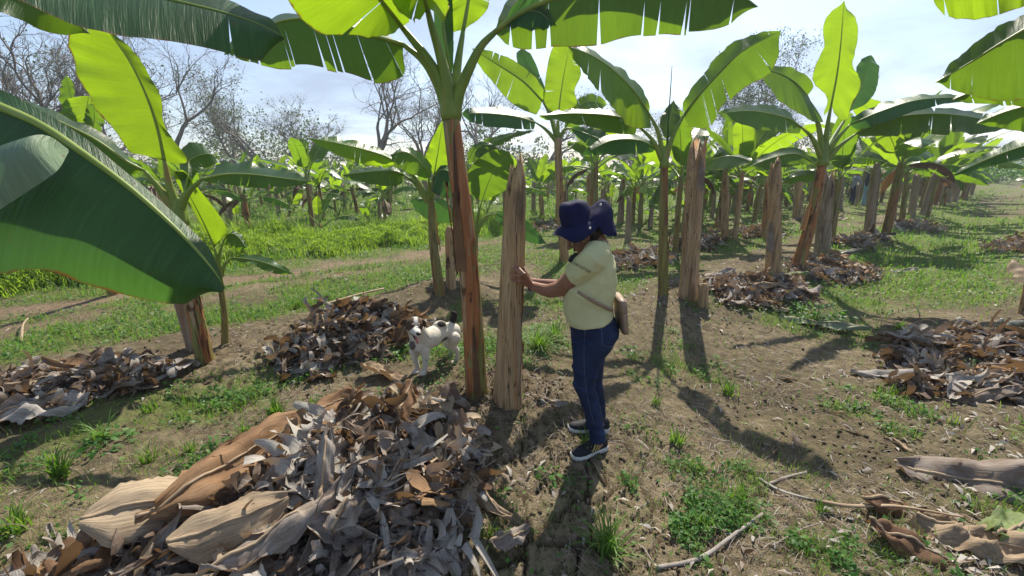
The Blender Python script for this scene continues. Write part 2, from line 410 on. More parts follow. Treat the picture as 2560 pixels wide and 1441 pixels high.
# ------------------------------------------------------------------ cover density fields
def track_f(x, y):
    s, n = rc(x, y)
    w = .7*fbm(x*.45, y*.45, 4, 81)
    t = np.exp(-((n-5.15+w)/.34)**4)*sm(3.0, -1, s)+.8*np.exp(-((n-4.3+w)/.28)**4)*sm(0, -3, s)*.7
    return np.clip(t, 0, 1)*sm(-.5, .1, fbm(x*1.1, y*1.1, 3, 83)+.12)
def green_f(x, y):
    x = np.asarray(x, float); y = np.asarray(y, float)
    s, n = rc(x, y); f = fbm(x*1.1+3, y*1.1, 4, 91); f2 = fbm(x*3.5, y*3.5, 3, 93)
    g = np.full(x.shape, .08)
    g = np.maximum(g, .62*sm(2.3, 3.0, n))                       # beyond the second row
    g = np.maximum(g, .95*sm(5.6, 6.3, n))
    g = np.maximum(g, .45*sm(.2, .9, n)*sm(2.0, 1.2, n))
    g = np.maximum(g, .60*sm(.2, .9, n)*sm(-1.8, -.6, s))
    g = np.maximum(g, .95*sm(.9, 3.6, s)*sm(-3.4, -2.4, n)*sm(.3, -.6, n))
    g = np.maximum(g, .45*sm(-1.5, .5, s)*sm(-2.6, -1.6, n)*sm(.2, -.5, n)*sm(.45, .6, vnoise(x*.8, y*.8, 77)))
    g = np.maximum(g, .7*sm(6, 9, s)*sm(12, 9, s+n))
    g = np.maximum(g, .60*sm(3, 6, s)*sm(.6, 1, n))
    g = np.maximum(g, .15*sm(-.2, -1.2, x)*sm(4, 3, y))
    g = np.maximum(g, .55*np.exp(-((x+.65)**2+(y-3.45)**2)/.35))  # under the dog
    g = np.maximum(g, .5*np.exp(-((x-.15)**2+(y-3.9)**2)/.6))
    g = np.maximum(g, .30*np.exp(-((x-1.35)**2+(y-2.6)**2)/.8))
    g = np.maximum(g, .34*sm(.52, .70, vnoise(x*1.9+3, y*1.9, 79)*.55+vnoise(x*6, y*6, 80)*.45)*sm(.3, .8, x)*sm(5, 3.5, y))
    g = np.maximum(g, .55*sm(16, 24, np.hypot(x, y)))
    g = g*(1-.92*track_f(x, y))
    g = g*(1-.55*sm(14, 20, s)*sm(0, -2, n))
    return np.clip(g+.42*f*(g > .12)+.22*f2*(g > .1)+.12*f, 0, 1)

# ------------------------------------------------------------------ ground sheet
def build_ground():
    az = np.r_[np.linspace(-72, 72, 760), np.linspace(72, 288, 60)[1:-1]]; az = np.radians(az)
    r = [.05, .3]; 
    while r[-1] < 3.0: r.append(r[-1]+.02 if r[-1] > 1.8 else r[-1]+.08)
    while r[-1] < 900: r.append(r[-1]*(1.0065 if r[-1] < 14 else 1.03))
    r = np.array(r); cx, cy = 0, -1.2
    X = cx+r[:, None]*np.sin(az)[None]; Y = cy+r[:, None]*np.cos(az)[None]
    x, y = X.ravel(), Y.ravel(); z = hground(x, y)
    z = z*sm(400, 120, np.hypot(x, y))
    nr, na = X.shape
    i = np.arange(nr-1)[:, None]*na; j = np.arange(na)[None]; j2 = (j+1) % na
    Fc = np.stack([i+j, i+na+j, i+na+j2, i+j2], -1).reshape(-1, 4)[:, ::-1]
    d = np.hypot(x, y)
    wx = x+.05*fbm(x*7, y*7, 3, 51); wy = y+.05*fbm(x*7+9, y*7, 3, 52)
    f1, f2 = worley(wx*4.2, wy*4.2, 41); ck = sm(.07, .02, f2-f1)*crackmask(x, y)*sm(9, 5, d)
    cl = np.exp(-((x+.05)**2+(y-2.7)**2)/.45)+.7*np.exp(-((x-2.4)**2+(y-5.2)**2)/.7)+.8*np.exp(-((x+2.8)**2+(y-3.4)**2)/.4)+.8*np.exp(-((x+.9)**2+(y-5.5)**2)/.3)
    cl = cl+.35*sm(.1, .5, fbm(x*.9, y*.9, 3, 95))
    o = mk('ground', np.c_[x, y, z], Fc, [M['soil']], attrs={'green': green_f(x, y), 'track': track_f(x, y), 'crack_shade': ck, 'moist': np.clip(cl, 0, 1), 'pale': crackmask(x, y)})
    # centre cap
    tag(o, kind='structure', label='dry cracked brown soil with patches of low green cover')
build_ground()

# ------------------------------------------------------------------ light
SUN_EL, SUN_AZ = R(47), R(16)      # azimuth measured from +Y towards +X
sun = bpy.data.lights.new('sun', 'SUN'); so = bpy.data.objects.new('sun', sun); COL.objects.link(so)
sun.energy = 5.0; sun.angle = R(.6); sun.color = (1, .93, .80)
dirv = Vector((math.sin(SUN_AZ)*math.cos(SUN_EL), math.cos(SUN_AZ)*math.cos(SUN_EL), math.sin(SUN_EL)))
so.rotation_euler = dirv.to_track_quat('Z', 'Y').to_euler(); so.location = (3, 10, 12)
def sky():
    w = bpy.data.worlds.new('World'); S.world = w; w.use_nodes = True; t = w.node_tree; t.nodes.clear()
    N = t.nodes.new; L = t.links.new
    out = N('ShaderNodeOutputWorld'); bg = N('ShaderNodeBackground'); L(bg.outputs[0], out.inputs[0]); bg.inputs[1].default_value = .12
    st = N('ShaderNodeTexSky'); st.sky_type = 'NISHITA'; st.sun_disc = False; st.sun_elevation = SUN_EL; st.sun_rotation = SUN_AZ
    st.air_density = 1.0; st.dust_density = 1.0; st.ozone_density = 2.0
    tc = N('ShaderNodeTexCoord'); sp = N('ShaderNodeSeparateXYZ'); L(tc.outputs['Generated'], sp.inputs[0])
    # project the direction on a cloud layer
    ad = N('ShaderNodeMath'); ad.operation = 'ADD'; L(sp.outputs[2], ad.inputs[0]); ad.inputs[1].default_value = .12
    mx = N('ShaderNodeMath'); mx.operation = 'MAXIMUM'; L(ad.outputs[0], mx.inputs[0]); mx.inputs[1].default_value = .05
    dv = N('ShaderNodeVectorMath'); dv.operation = 'DIVIDE'; L(tc.outputs['Generated'], dv.inputs[0])
    cb = N('ShaderNodeCombineXYZ'); L(mx.outputs[0], cb.inputs[0]); L(mx.outputs[0], cb.inputs[1]); cb.inputs[2].default_value = 1; L(cb.outputs[0], dv.inputs[1])
    no = N('ShaderNodeTexNoise'); no.inputs['Scale'].default_value = .75; no.inputs['Detail'].default_value = 7; no.inputs['Roughness'].default_value = .55
    no.inputs['Distortion'].default_value = .4
    L(dv.outputs[0], no.inputs['Vector'])
    r = N('ShaderNodeValToRGB'); L(no.outputs['Fac'], r.inputs[0]); r.color_ramp.elements[0].position = .40; r.color_ramp.elements[1].position = .62
    mixn = N('ShaderNodeMix'); mixn.data_type = 'RGBA'
    mul = N('ShaderNodeMath'); mul.operation = 'MULTIPLY'; L(r.outputs[0], mul.inputs[0]); mul.inputs[1].default_value = .62
    add2 = N('ShaderNodeMath'); add2.operation = 'ADD'; L(mul.outputs[0], add2.inputs[0]); add2.inputs[1].default_value = .25
    L(add2.outputs[0], mixn.inputs[0]); L(st.outputs[0], mixn.inputs[6]); mixn.inputs[7].default_value = CLOUD
    L(mixn.outputs[2], bg.inputs[0])
CLOUD = (2.35, 2.85, 3.85, 1)
sky()
S.view_settings.view_transform = 'Standard'; S.view_settings.look = 'None'; S.view_settings.gamma = 1; S.view_settings.exposure = 0.74
S.cycles.max_bounces = 8; S.cycles.transmission_bounces = 6; S.cycles.diffuse_bounces = 4; S.cycles.transparent_max_bounces = 8

def haze():
    n = NT('thin_haze'); n.t.nodes.remove(n.out) if False else None
    v = n.n('ShaderNodeVolumePrincipled'); v.inputs['Color'].default_value = (.82, .90, 1, 1); v.inputs['Density'].default_value = .0014; v.inputs['Anisotropy'].default_value = .35
    n.l(v.outputs[0], n.out.inputs['Volume'])
    x0, x1, y0, y1, z0, z1 = -110, 110, -12, 90, -2.2, 14
    V = [(x, y, z) for z in (z0, z1) for y in (y0, y1) for x in (x0, x1)]
    tag(mk('haze', V, [(0, 2, 3, 1), (4, 5, 7, 6), (0, 1, 5, 4), (2, 6, 7, 3), (0, 4, 6, 2), (1, 3, 7, 5)], [n.m], smooth=False), 'thin pale haze in the air over the plantation', kind='stuff')
haze()
S.cycles.volume_bounces = 0
# ------------------------------------------------------------------ banana leaves
def blade_side(mid, edge, tears, rs, nv=6, wav=.012, freq=11, bulge=.0, ns_per=60, gap=.006, jag=.03, side=1):
    """one half blade between dense arrays mid and edge"""
    D = 240; mid = cr(mid, D) if len(mid) != D else mid; edge = cr(edge, D) if len(edge) != D else edge
    s = np.linspace(0, 1, D)
    tp = np.minimum(np.clip(s/.05, 0, 1)**.5, np.clip((1-s)/.10, 0, 1)**.55)[:, None]
    edge = mid+(edge-mid)*tp
    T = np.gradient(mid, axis=0); T /= np.linalg.norm(T, axis=1)[:, None]+1e-9
    E = edge-mid; N = np.cross(T, E); N /= np.linalg.norm(N, axis=1)[:, None]+1e-9
    N = N*side
    nz = vnoise(np.linspace(0, freq, D)+rs.uniform(0, 50), np.zeros(D), 3)*2-1+.5*(vnoise(np.linspace(0, freq*2.7, D)+rs.uniform(0, 50), np.zeros(D), 4)*2-1)
    cuts = [0]+sorted(rs.uniform(.06, .95, tears))+[1]
    V = []; Fs = []; UV = []; off = 0; ph = rs.uniform(0, 6.28, 3)
    for a, b in zip(cuts[:-1], cuts[1:]):
        if b-a < .008: continue
        m = max(2, int((b-a)*ns_per)+1); swing = rs.normal(0, .035) if tears else 0; ln = 1+(rs.uniform(-jag, jag) if tears else 0)
        g = gap*rs.uniform(.3, 1.7) if tears else 0
        g = min(g, (b-a)*.3)
        dep = rs.uniform(0, .5)
        for i in range(m):
            for j in range(nv+1):
                v = j/nv; vv = max(0, (v-dep)/(1-dep))
                aa = a+(g*vv if a > 0 else 0); bb = b-(g*vv if b < 1 else 0)
                q = aa+(bb-aa)*i/(m-1)
                p0 = at(mid, q); e0 = at(E, q); n0 = at(N, q)
                w = 1.5*wav*v*v*nz[min(D-1, int(q*(D-1)))]
                V.append(p0+e0*v*ln+n0*(w+bulge*4*v*(1-v)+swing*vv*vv*np.linalg.norm(e0)*1.6)); UV.append((q, v))
        for i in range(m-1):
            for j in range(nv):
                k = off+i*(nv+1)+j
                Fs.append((k, k+1, k+nv+2, k+nv+1) if side > 0 else (k, k+nv+1, k+nv+2, k+1))
        off += m*(nv+1)
    return np.array(V), Fs, UV
def leaf_obj(name, parent, mid, l, r, mat, tears=(0, 0), seed=1, petiole=None, rib=.012, bulge=(.0, .0), wav=.012, freq=11, gap=.006, nv=6, ns=60, prad=None, sub=True, label=None):
    rs = np.random.default_rng(seed)
    A = blade_side(mid, l, tears[0], rs, nv=nv, wav=wav, freq=freq, bulge=bulge[0], side=1, gap=gap, ns_per=ns)
    B = blade_side(mid, r, tears[1], rs, nv=nv, wav=wav, freq=freq, bulge=bulge[1], side=-1, gap=gap, ns_per=ns)
    V = np.vstack([A[0], B[0]]); Fs = A[1]+[tuple(i+len(A[0]) for i in f) for f in B[1]]; UV = A[2]+B[2]
    path = cr(mid, 26); k = np.linspace(1, .12, 26)*rib
    parts = [tube(path, k, 6)]
    if petiole is not None:
        pp = cr(petiole, 14); pr = np.linspace(prad or rib*2.0, rib, 14)
        pt = tube(pp, pr, 8)
    if sub:
        o = mk(name, V, Fs, [mat], parent, uv=UV)
        vv, ff, _ = join(parts)
        mk('midrib', vv, ff, [M['rib']], o)
        if petiole is not None: mk('petiole', pt[0], pt[1], [M['petiole']], o)
        if label: o['label'] = label
        return o
    ex = parts+([pt] if petiole is not None else [])
    VV = [V]; n0 = len(V); FF = list(Fs); mi = [0]*len(Fs)
    for i, p in enumerate(ex):
        VV.append(p[0]); FF += [tuple(a+n0 for a in f) for f in p[1]]; mi += [1 if i == 0 else 2]*len(p[1]); n0 += len(p[0])
    UV = list(UV)+[(0, .5)]*(n0-len(V))
    if name is None: return np.vstack(VV), FF, UV, mi
    return mk(name, np.vstack(VV), FF, [mat, M['rib'], M['petiole']], parent, uv=UV, mi=mi)
def TL(name, parent, mid, up, lo, Y, mat='leaf', dl=0., dr=0., pet=None, Yp=None, **kw):
    """leaf given by picture outlines at real distances. mid/up/lo: (px,py) lists; Y: (start,end) distance of the midrib"""
    def conv(pts, Ya, Yb, d, ends=True):
        pts = np.asarray(pts, float); n = len(pts); q = np.linspace(0, 1, n)
        w = np.minimum(1, np.minimum(q, 1-q)*6) if ends else np.ones(n)
        return np.array([P(p[0], p[1], Ya+(Yb-Ya)*t+d*ww) for p, t, ww in zip(pts, q, w)])
    m3 = conv(mid, Y[0], Y[1], 0); u3 = conv(up, Y[0], Y[1], dl); l3 = conv(lo, Y[0], Y[1], dr)
    pp = None
    if pet is not None:
        Yp = Yp if Yp is not None else Y[0]
        pp = conv(list(pet)+[mid[0]], Yp, Y[0], 0)
    return leaf_obj(name, parent, m3, u3, l3, M[mat], petiole=pp, **kw)

def stemtube(base, top, r0, r1, seed=0, k=22, n=34, ribs=True, bend=0.0, flare=1.12):
    rs = np.random.default_rng(seed); base = np.asarray(base, float); top = np.asarray(top, float)
    mid = (base+top)/2+np.array([rs.normal(0, .012), 0, 0])+np.array([bend, 0, 0])
    path = cr([base-np.array([0, 0, .12]), base, mid, top], n)
    q = np.linspace(0, 1, n); rad = r0+(r1-r0)*q; rad = rad*(1+(flare-1)*np.exp(-q/.06))
    ph = rs.uniform(0, 6.28, 6)
    def rf(z, th):
        r = 1+.035*np.sin(3*th+ph[0]+z*1.5)+.02*np.sin(7*th+ph[1]-z*2)
        # overlapping leaf sheaths: one long spiral step
        for a in range(3):
            w = (th-ph[2+a]-z*.5) % (2*math.pi)
            r = r+.05*np.exp(-w/.5)*(.6+.4*np.sin(z*5+ph[a]))
        return r
    return tube(path, rad, k, rfun=rf if ribs else None)
def sheath(path_base, path_top, r, seed, mat, parent, width=1.1, name='dry_sheath'):
    """a peeling strip of old leaf sheath lying round the stem, free at its upper end"""
    rs = np.random.default_rng(seed); a0 = rs.uniform(0, 6.28)
    b = np.asarray(path_base, float); t = np.asarray(path_top, float); n = 14; k = 7; V = []
    for i in range(n):
        q = i/(n-1); c = b+(t-b)*q; w = width*(1-.75*q**2); rr = r*(1.07+.10*q**3+.02*rs.normal())
        for j in range(k):
            th = a0+w*(j/(k-1)-.5)+.15*q
            V.append(c+np.array([math.cos(th), math.sin(th), 0])*(rr+.006*rs.normal()*q)+np.array([0, 0, .012*rs.normal()*(i == n-1)]))
    Fs = [(i*k+j, i*k+j+1, (i+1)*k+j+1, (i+1)*k+j) for i in range(n-1) for j in range(k-1)]
    o = mk(name, V, Fs, [mat], parent, uv=[(i/(n-1), j/k) for i in range(n) for j in range(k)], attrs={'rnd': np.full(len(V), rs.uniform(.1, .6))})
    return o
def wide(b):
    return 1/math.sqrt(1+(b[0]/(b[1]*math.cos(PITCH)+.4))**2)
def stem_part(parent, base, top, r0, r1, seed, mat='stem', sheaths=3, bend=0):
    kk = wide(base)*.93; r0, r1 = r0*kk, r1*kk
    V, Fs = stemtube(base, top, r0, r1, seed, bend=bend)
    o = mk('pseudostem', V, Fs, [M[mat]], parent)
    rs = np.random.default_rng(seed+50); b = np.asarray(base, float); t = np.asarray(top, float)
    for i in range(sheaths):
        q0 = rs.uniform(0, .6); q1 = min(.98, q0+rs.uniform(.12, .35)); r = r0+(r1-r0)*(q0+q1)/2
        sheath(b+(t-b)*q0, b+(t-b)*q1, r, seed*7+i, M[['dry_brown', 'dry_tan', 'dry_brown'][i % 3]], parent, rs.uniform(.4, 1.2))
    return o
def stump_mesh(base, top, r0, r1, seed):
    """cut, leafless pseudostem: fibrous column with a torn slanting top and dark splits"""
    rs = np.random.default_rng(seed); base = np.asarray(base, float); top = np.asarray(top, float)
    k = 30; n = 30; ph = rs.uniform(0, 6.28, 8); pk = rs.uniform(0, 6.28)
    L = np.linalg.norm(top-base); V = []; ax = (top-base)/L
    split = [(rs.uniform(0, 6.28), rs.uniform(.0, .5), rs.uniform(.35, .9)) for _ in range(3)]
    for i in range(n):
        q = i/(n-1)
        for j in range(k):
            th = 2*math.pi*j/k
            cut = 1-(.09+.04*math.sin(3*th+ph[0]))*(1-math.cos(th-pk))/2*(1.0)-.025*abs(math.sin(5*th+ph[1]))-.02*rs.random()*(q > .9)
            h = q*cut
            r = r0+(r1-r0)*q; r *= 1+.14*math.exp(-q/.05)
            r *= 1+.05*math.sin(2*th+ph[2]+q)+.03*math.sin(5*th+ph[3]-2*q)+.012*math.sin(13*th+ph[4])+.01*rs.normal()
            for sa, s0, s1 in split:
                d = abs((th-sa+math.pi) % (2*math.pi)-math.pi)
                if d < .28 and s0 < q < s1: r *= 1-.30*(1-d/.28)*min(1, 6*(q-s0), 6*(s1-q))
            if q > .86: r *= 1-.42*((q-.86)/.14)**2
            c = base+ax*L*h-np.array([0, 0, .10*(i == 0)])
            V.append(c+np.array([math.cos(th)*r, math.sin(th)*r, 0]))
    Fs = [(i*k+j, i*k+(j+1) % k, (i+1)*k+(j+1) % k, (i+1)*k+j) for i in range(n-1) for j in range(k)]
    c = len(V); V.append(top-ax*L*.16)
    Fs += [((n-1)*k+j, (n-1)*k+(j+1) % k, c) for j in range(k)]
    return np.array(V), Fs
def stump(base, top, r0, r1, seed, label, group=None, mat='stump', flaps=2):
    base = np.asarray(base, float); top = np.asarray(top, float); r0, r1 = r0*wide(base), r1*wide(base)
    if flaps:
        e = empty('cut_banana_stem', base)
        V, Fs = stump_mesh(base, top, r0, r1, seed); mk('pseudostem', V, Fs, [M[mat]], e)
        rs = np.random.default_rng(seed+3)
        for i in range(flaps):
            q0 = rs.uniform(0, .7); q1 = min(.97, q0+rs.uniform(.12, .4))
            sheath(base+(top-base)*q0, base+(top-base)*q1, r0+(r1-r0)*(q0+q1)/2, seed*5+i, M[['dry', 'dry_brown', 'dry_tan'][i % 3]], e, rs.uniform(.5, 1.2))
        return tag(e, label, 'banana stump', group)
    V, Fs = stump_mesh(base, top, r0, r1, seed)
    return tag(mk('cut_banana_stem', V, Fs, [M[mat]], origin=base), label, 'banana stump', group)
def px_r(px, Y):   # half of a width in photo pixels -> metres at distance Y
    return px/2*Y/F*1.02

# ------------------------------------------------------------------ procedural leaf for plants without outlines
def gen_leaf(az, el, L, W, droop, fold, seed, Lp=.35, roll=0.0):
    rs = np.random.default_rng(seed); n = 40
    e = el; p = np.zeros(3); pts = [p.copy()]; st = (L+Lp)/n
    for i in range(n):
        q = i/n; ee = e-droop*(q**1.6)
        p = p+np.array([math.cos(az)*math.cos(ee), math.sin(az)*math.cos(ee), math.sin(ee)])*st; pts.append(p.copy())
    pts = np.array(pts); k = int(n*Lp/(L+Lp))+1; mid = pts[k:]; pet = pts[:k+1]
    m = len(mid); T = np.gradient(mid, axis=0); T /= np.linalg.norm(T, axis=1)[:, None]
    lat = np.array([-math.sin(az), math.cos(az), 0]); q = np.linspace(0, 1, m)
    N = np.cross(T, lat); N *= np.sign(N[:, 2:3].mean() or 1)
    w = W*np.minimum(1, .55+q*2)*np.minimum(1, (1-q)*2.4+.25)
    cR, sR = math.cos(roll), math.sin(roll)
    A = (lat[None]*cR+N*sR); B = (-lat[None]*cR-N*sR)
    fo = fold*(1-.2*q)[:, None]
    l = mid+w[:, None]*(A*np.cos(fo)+N*np.sin(fo)); r = mid+w[:, None]*(B*np.cos(fo)+N*np.sin(fo))
    return pet, mid, l, r
def gen_plant_parts(seed, H=1.5, nl=7, L=1.3, W=.24, lean=(0, 0), lod=0, az0=None, r0=.085):
    """returns pseudostem (V,F), list of leaf tuples in local coords"""
    rs = np.random.default_rng(seed); top = np.array([lean[0], lean[1], H])
    st = stemtube((0, 0, 0), top, r0, r0*.6, seed, k=12 if lod else 20, n=14 if lod else 30)
    leaves = []; a0 = rs.uniform(0, 6.28) if az0 is None else az0
    for i in range(nl):
        q = i/max(1, nl-1); az = a0+i*2.4+rs.normal(0, .25)
        el = R(84-62*q+rs.normal(0, 5)); droop = R(20+85*q*rs.uniform(.6, 1.15)); fold = R(28-95*q*rs.uniform(.6, 1.1))
        Li = L*(.75+.3*math.sin(q*3.0)+rs.normal(0, .06)); Wi = W*(.8+.25*math.sin(q*3))
        pet, mid, l, r = gen_leaf(az, el, Li, Wi, droop, fold, seed*31+i, Lp=.22+.22*q, roll=rs.normal(0, .3))
        o = top-np.array([0, 0, .05+.10*q]); mat = 'leaf_young' if rs.random() < .45-.3*q else 'leaf'
        if rs.random() < .06 and q > .7: mat = 'dry_brown'
        leaves.append((pet+o, mid+o, l+o, r+o, mat, int(rs.integers(0, 5)+(4*q)), int(rs.integers(0, 5)+4*q)))
    if rs.random() < .45:
        for k_ in range(int(rs.integers(1, 3))):
            pet, mid, l, r = gen_leaf(rs.uniform(0, 6.28), R(rs.uniform(-10, 25)), L*.7, W*.55, R(rs.uniform(75, 110)), R(-60), seed*77+k_, Lp=.15)
            o = top-np.array([0, 0, .12]); leaves.append((pet+o, mid+o, l+o, r+o, 'dry_brown', 2, 2))
    return st, leaves
def plant_full(loc, label, group=None, seed=1, mat='stem', **kw):
    st, lv = gen_plant_parts(seed, **kw); e = empty('banana_plant', (0, 0, 0))
    mk('pseudostem', st[0], st[1], [M[mat]], e)
    for i, (pet, mid, l, r, m, t1, t2) in enumerate(lv):
        leaf_obj('leaf', e, mid, l, r, M[m], (t1, t2), seed*9+i, pet, rib=.010, sub=False, nv=4, ns=34, wav=.014, prad=.02)
    e.location = [float(c) for c in loc]
    return tag(e, label, 'banana plant', group)
def plant_merged_mesh(seed, **kw):
    st, lv = gen_plant_parts(seed, lod=1, **kw)
    mats = [M['stem_red' if seed % 3 == 0 else 'stem'], M['leaf'], M['leaf_young'], M['dry_brown'], M['rib'], M['petiole']]
    V = [st[0]]; Fs = list(st[1]); mi = [0]*len(st[1]); UV = [(0, .5)]*len(st[0]); off = len(st[0])
    for i, (pet, mid, l, r, m, t1, t2) in enumerate(lv):
        v, f, uv, mm = leaf_obj(None, None, mid, l, r, None, (t1, t2), seed*9+i, pet, rib=.010, sub=False, nv=2, ns=18, wav=.014, prad=.02)
        V.append(v); Fs += [tuple(a+off for a in ff) for ff in f]; UV += list(uv)
        base = {'leaf': 1, 'leaf_young': 2, 'dry_brown': 3}[m]; mi += [{0: base, 1: 4, 2: 5}[x] for x in mm]; off += len(v)
    me = bpy.data.meshes.new('banana_plant'); me.from_pydata([tuple(p) for p in np.vstack(V)], [], Fs)
    l = me.uv_layers.new(name='UVMap'); vi = np.empty(len(me.loops), dtype=np.int32); me.loops.foreach_get('vertex_index', vi)
    l.data.foreach_set('uv', np.array(UV, np.float32)[vi].ravel())
    for m in mats: me.materials.append(m)
    me.polygons.foreach_set('material_index', np.array(mi, np.int32)); me.polygons.foreach_set('use_smooth', np.ones(len(mi), bool))
    return me
# ------------------------------------------------------------------ the plants one can trace in the photograph
def plant(label, group=None, loc=(0, 0, 0)):
    return tag(empty('banana_plant', loc), label, 'banana plant', group)
# main plant
b = G(1192, 982); Yb = b[1]; t = P(1128, 290, Yb)
E = plant('tall banana plant with red brown stem directly left of the stump the woman touches', loc=b)
stem_part(E, b, t, px_r(66, Yb), px_r(42, Yb), 3, 'stem_red', 6)
neck = cr([P(1128, 300, Yb), P(1124, 250, Yb), P(1128, 205, Yb)], 8)
V, Fs = tube(neck, [px_r(43, Yb), px_r(45, Yb), px_r(46, Yb), px_r(44, Yb), px_r(38, Yb), px_r(30, Yb), px_r(20, Yb), px_r(8, Yb)], 14)
mk('leaf_sheath_crown', V, Fs, [M['petiole']], E)
Y = Yb
pr = px_r(34, Yb)
TL('leaf', E, [(1008, 112), (960, 98), (905, 82), (830, 52), (720, 50), (640, 82), (560, 138)],
   [(1012, 108), (960, 80), (900, 45), (800, 30), (700, 38), (620, 75), (560, 132)],
   [(1012, 150), (1008, 190), (945, 212), (880, 192), (780, 168), (700, 172), (620, 152), (545, 142)], (Y, Y-.25), 'leaf', .22, -.02,
   pet=[(1120, 300), (1108, 250), (1085, 195), (1055, 150)], Yp=Y, tears=(0, 11), seed=5, rib=.013, prad=pr*.8, wav=.01, gap=.004)
TL('leaf', E, [(1005, 68), (965, 15), (900, -60), (800, -150)],
   [(1000, 78), (960, 92), (890, 88), (790, 70), (722, -10), (700, -120), (790, -170)],
   [(1020, 60), (1028, 20), (1020, -40), (930, -130), (820, -170)], (Y-.05, Y-.9), 'leaf_young', -.05, -.05,
   pet=[(1120, 290), (1108, 220), (1070, 150), (1035, 105)], Yp=Y, tears=(3, 1), seed=6, prad=pr, rib=.015)
TL('leaf', E, [(1068, 22), (1052, -40), (1020, -120), (960, -260)],
   [(1050, 40), (1020, 45), (985, 10), (950, -80), (930, -220)],
   [(1085, 35), (1108, 55), (1118, 20), (1100, -60), (1040, -220)], (Y-.1, Y-1.0), 'leaf_young', 0, 0,
   pet=[(1126, 290), (1120, 220), (1098, 130), (1080, 70)], Yp=Y, tears=(2, 1), seed=7, prad=pr, rib=.015)
TL('leaf', E, [(1126, 190), (1112, 90), (1105, 0), (1100, -180)],
   [(1118, 180), (1090, 90), (1082, 0), (1060, -160)], [(1134, 180), (1134, 90), (1132, 0), (1125, -160)], (Y+.05, Y+.05), 'leaf_dark', .06, .06, tears=(0, 0), seed=8, wav=.003)
TL('leaf', E, [(1158, 78), (1168, 20), (1180, -60), (1190, -220)],
   [(1140, 78), (1128, 74), (1122, 40), (1120, -20), (1110, -190)],
   [(1178, 62), (1196, 48), (1222, 10), (1228, -60), (1230, -200)], (Y+.1, Y+.1), 'leaf_young', .05, .05,
   pet=[(1130, 290), (1136, 230), (1146, 150)], Yp=Y, tears=(1, 2), seed=9, prad=pr*.9, rib=.013)
TL('leaf', E, [(1236, 82), (1290, 40), (1360, 5), (1450, -18), (1580, -38), (1740, -35), (1850, -10), (1895, 18)],
   [(1230, 62), (1285, 5), (1360, -40), (1450, -70), (1600, -85), (1750, -70), (1895, 10)],
   [(1236, 96), (1300, 122), (1385, 118), (1480, 116), (1560, 96), (1640, 88), (1720, 86), (1800, 74), (1895, 25)], (Y-.05, Y-.35), 'leaf', .30, -.02,
   pet=[(1134, 300), (1144, 240), (1165, 190), (1200, 120)], Yp=Y, tears=(4, 10), seed=12, prad=pr, rib=.016, gap=.006, wav=.008)
TL('leaf', E, [(1262, 58), (1300, 35), (1345, 30), (1392, 68)], [(1290, 0), (1330, -8), (1370, 20), (1392, 66)], [(1262, 68), (1310, 72), (1350, 72), (1392, 70)],
   (Y-.07, Y-.16), 'leaf_dark', .0, -.03, tears=(0, 1), seed=13, rib=.004)

# plant standing left of the camera: only its leaves reach the picture
b = np.array([-2.05, .75, hz(-2.05, .75)]); E = plant('banana plant at the left edge whose huge dark leaf fills the left foreground', loc=b)
ct = b+np.array([.05, .05, 1.55]); stem_part(E, b, ct, .10, .07, 21, 'stem', 2)
c = ct
m3 = [P(-120, 222, 1.02), P(0, 268, 1.0), P(100, 312, .98), P(200, 378, .96), P(330, 475, .94), P(450, 582, .92), P(530, 672, .92), P(562, 722, .93)]
u3 = [P(-120, 190, 1.10), P(0, 230, 1.06), P(120, 290, 1.03), P(215, 348, 1.0), P(290, 410, .98), P(400, 500, .97), P(520, 620, .96), P(566, 715, .95)]
l3 = [P(-330, 560, .80), P(-200, 700, .80), P(-20, 690, .82), P(110, 676, .84), P(210, 708, .86), P(330, 742, .88), P(450, 762, .90), P(540, 745, .92)]
leaf_obj('leaf', E, m3, u3, l3, M['leaf_dark'], (0, 0), 31, petiole=[c, c+np.array([.25, .08, .12]), P(-250, 190, 1.04), m3[0]], rib=.013, bulge=(.0, .03), wav=.006, freq=3, ns=90, nv=10, label='huge dark leaf hanging in the left foreground')
# the folded-back flap of the same leaf
f0 = [P(172, 374, .95), P(120, 340, .90), P(60, 345, .86), P(-80, 400, .82), P(-160, 470, .80)]
f1 = [P(172, 380, .945), P(140, 430, .87), P(60, 485, .83), P(-30, 545, .80), P(-160, 640, .78)]
D = 30; a0 = cr(f0, D); a1 = cr(f1, D); V = []; UV = []
for i in range(D):
    for j in range(9):
        v = j/8; V.append(a0[i]*(1-v)+a1[i]*v+np.array([0, -.018, .010])*math.sin(v*math.pi)*min(1, i/8)); UV.append((.3+i/D*.5, v*.9))
mk('folded_leaf_flap', V, [(i*9+j, i*9+j+1, i*9+j+10, i*9+j+9) for i in range(D-1) for j in range(8)], [M['leaf_wax']], E, uv=UV)
m3 = [P(-220, -160, 1.30), P(0, -95, 1.40), P(200, -45, 1.48), P(400, -5, 1.55), P(560, 32, 1.60), P(670, 70, 1.64), P(712, 98, 1.66)]
u3 = [P(-220, -260, 1.5), P(0, -190, 1.55), P(220, -110, 1.6), P(420, -45, 1.66), P(590, 2, 1.70), P(690, 48, 1.68), P(712, 92, 1.66)]
l3 = [P(-220, -40, 1.15), P(0, -8, 1.25), P(200, 78, 1.30), P(330, 102, 1.36), P(450, 120, 1.44), P(570, 140, 1.52), P(650, 152, 1.58), P(700, 125, 1.64)]
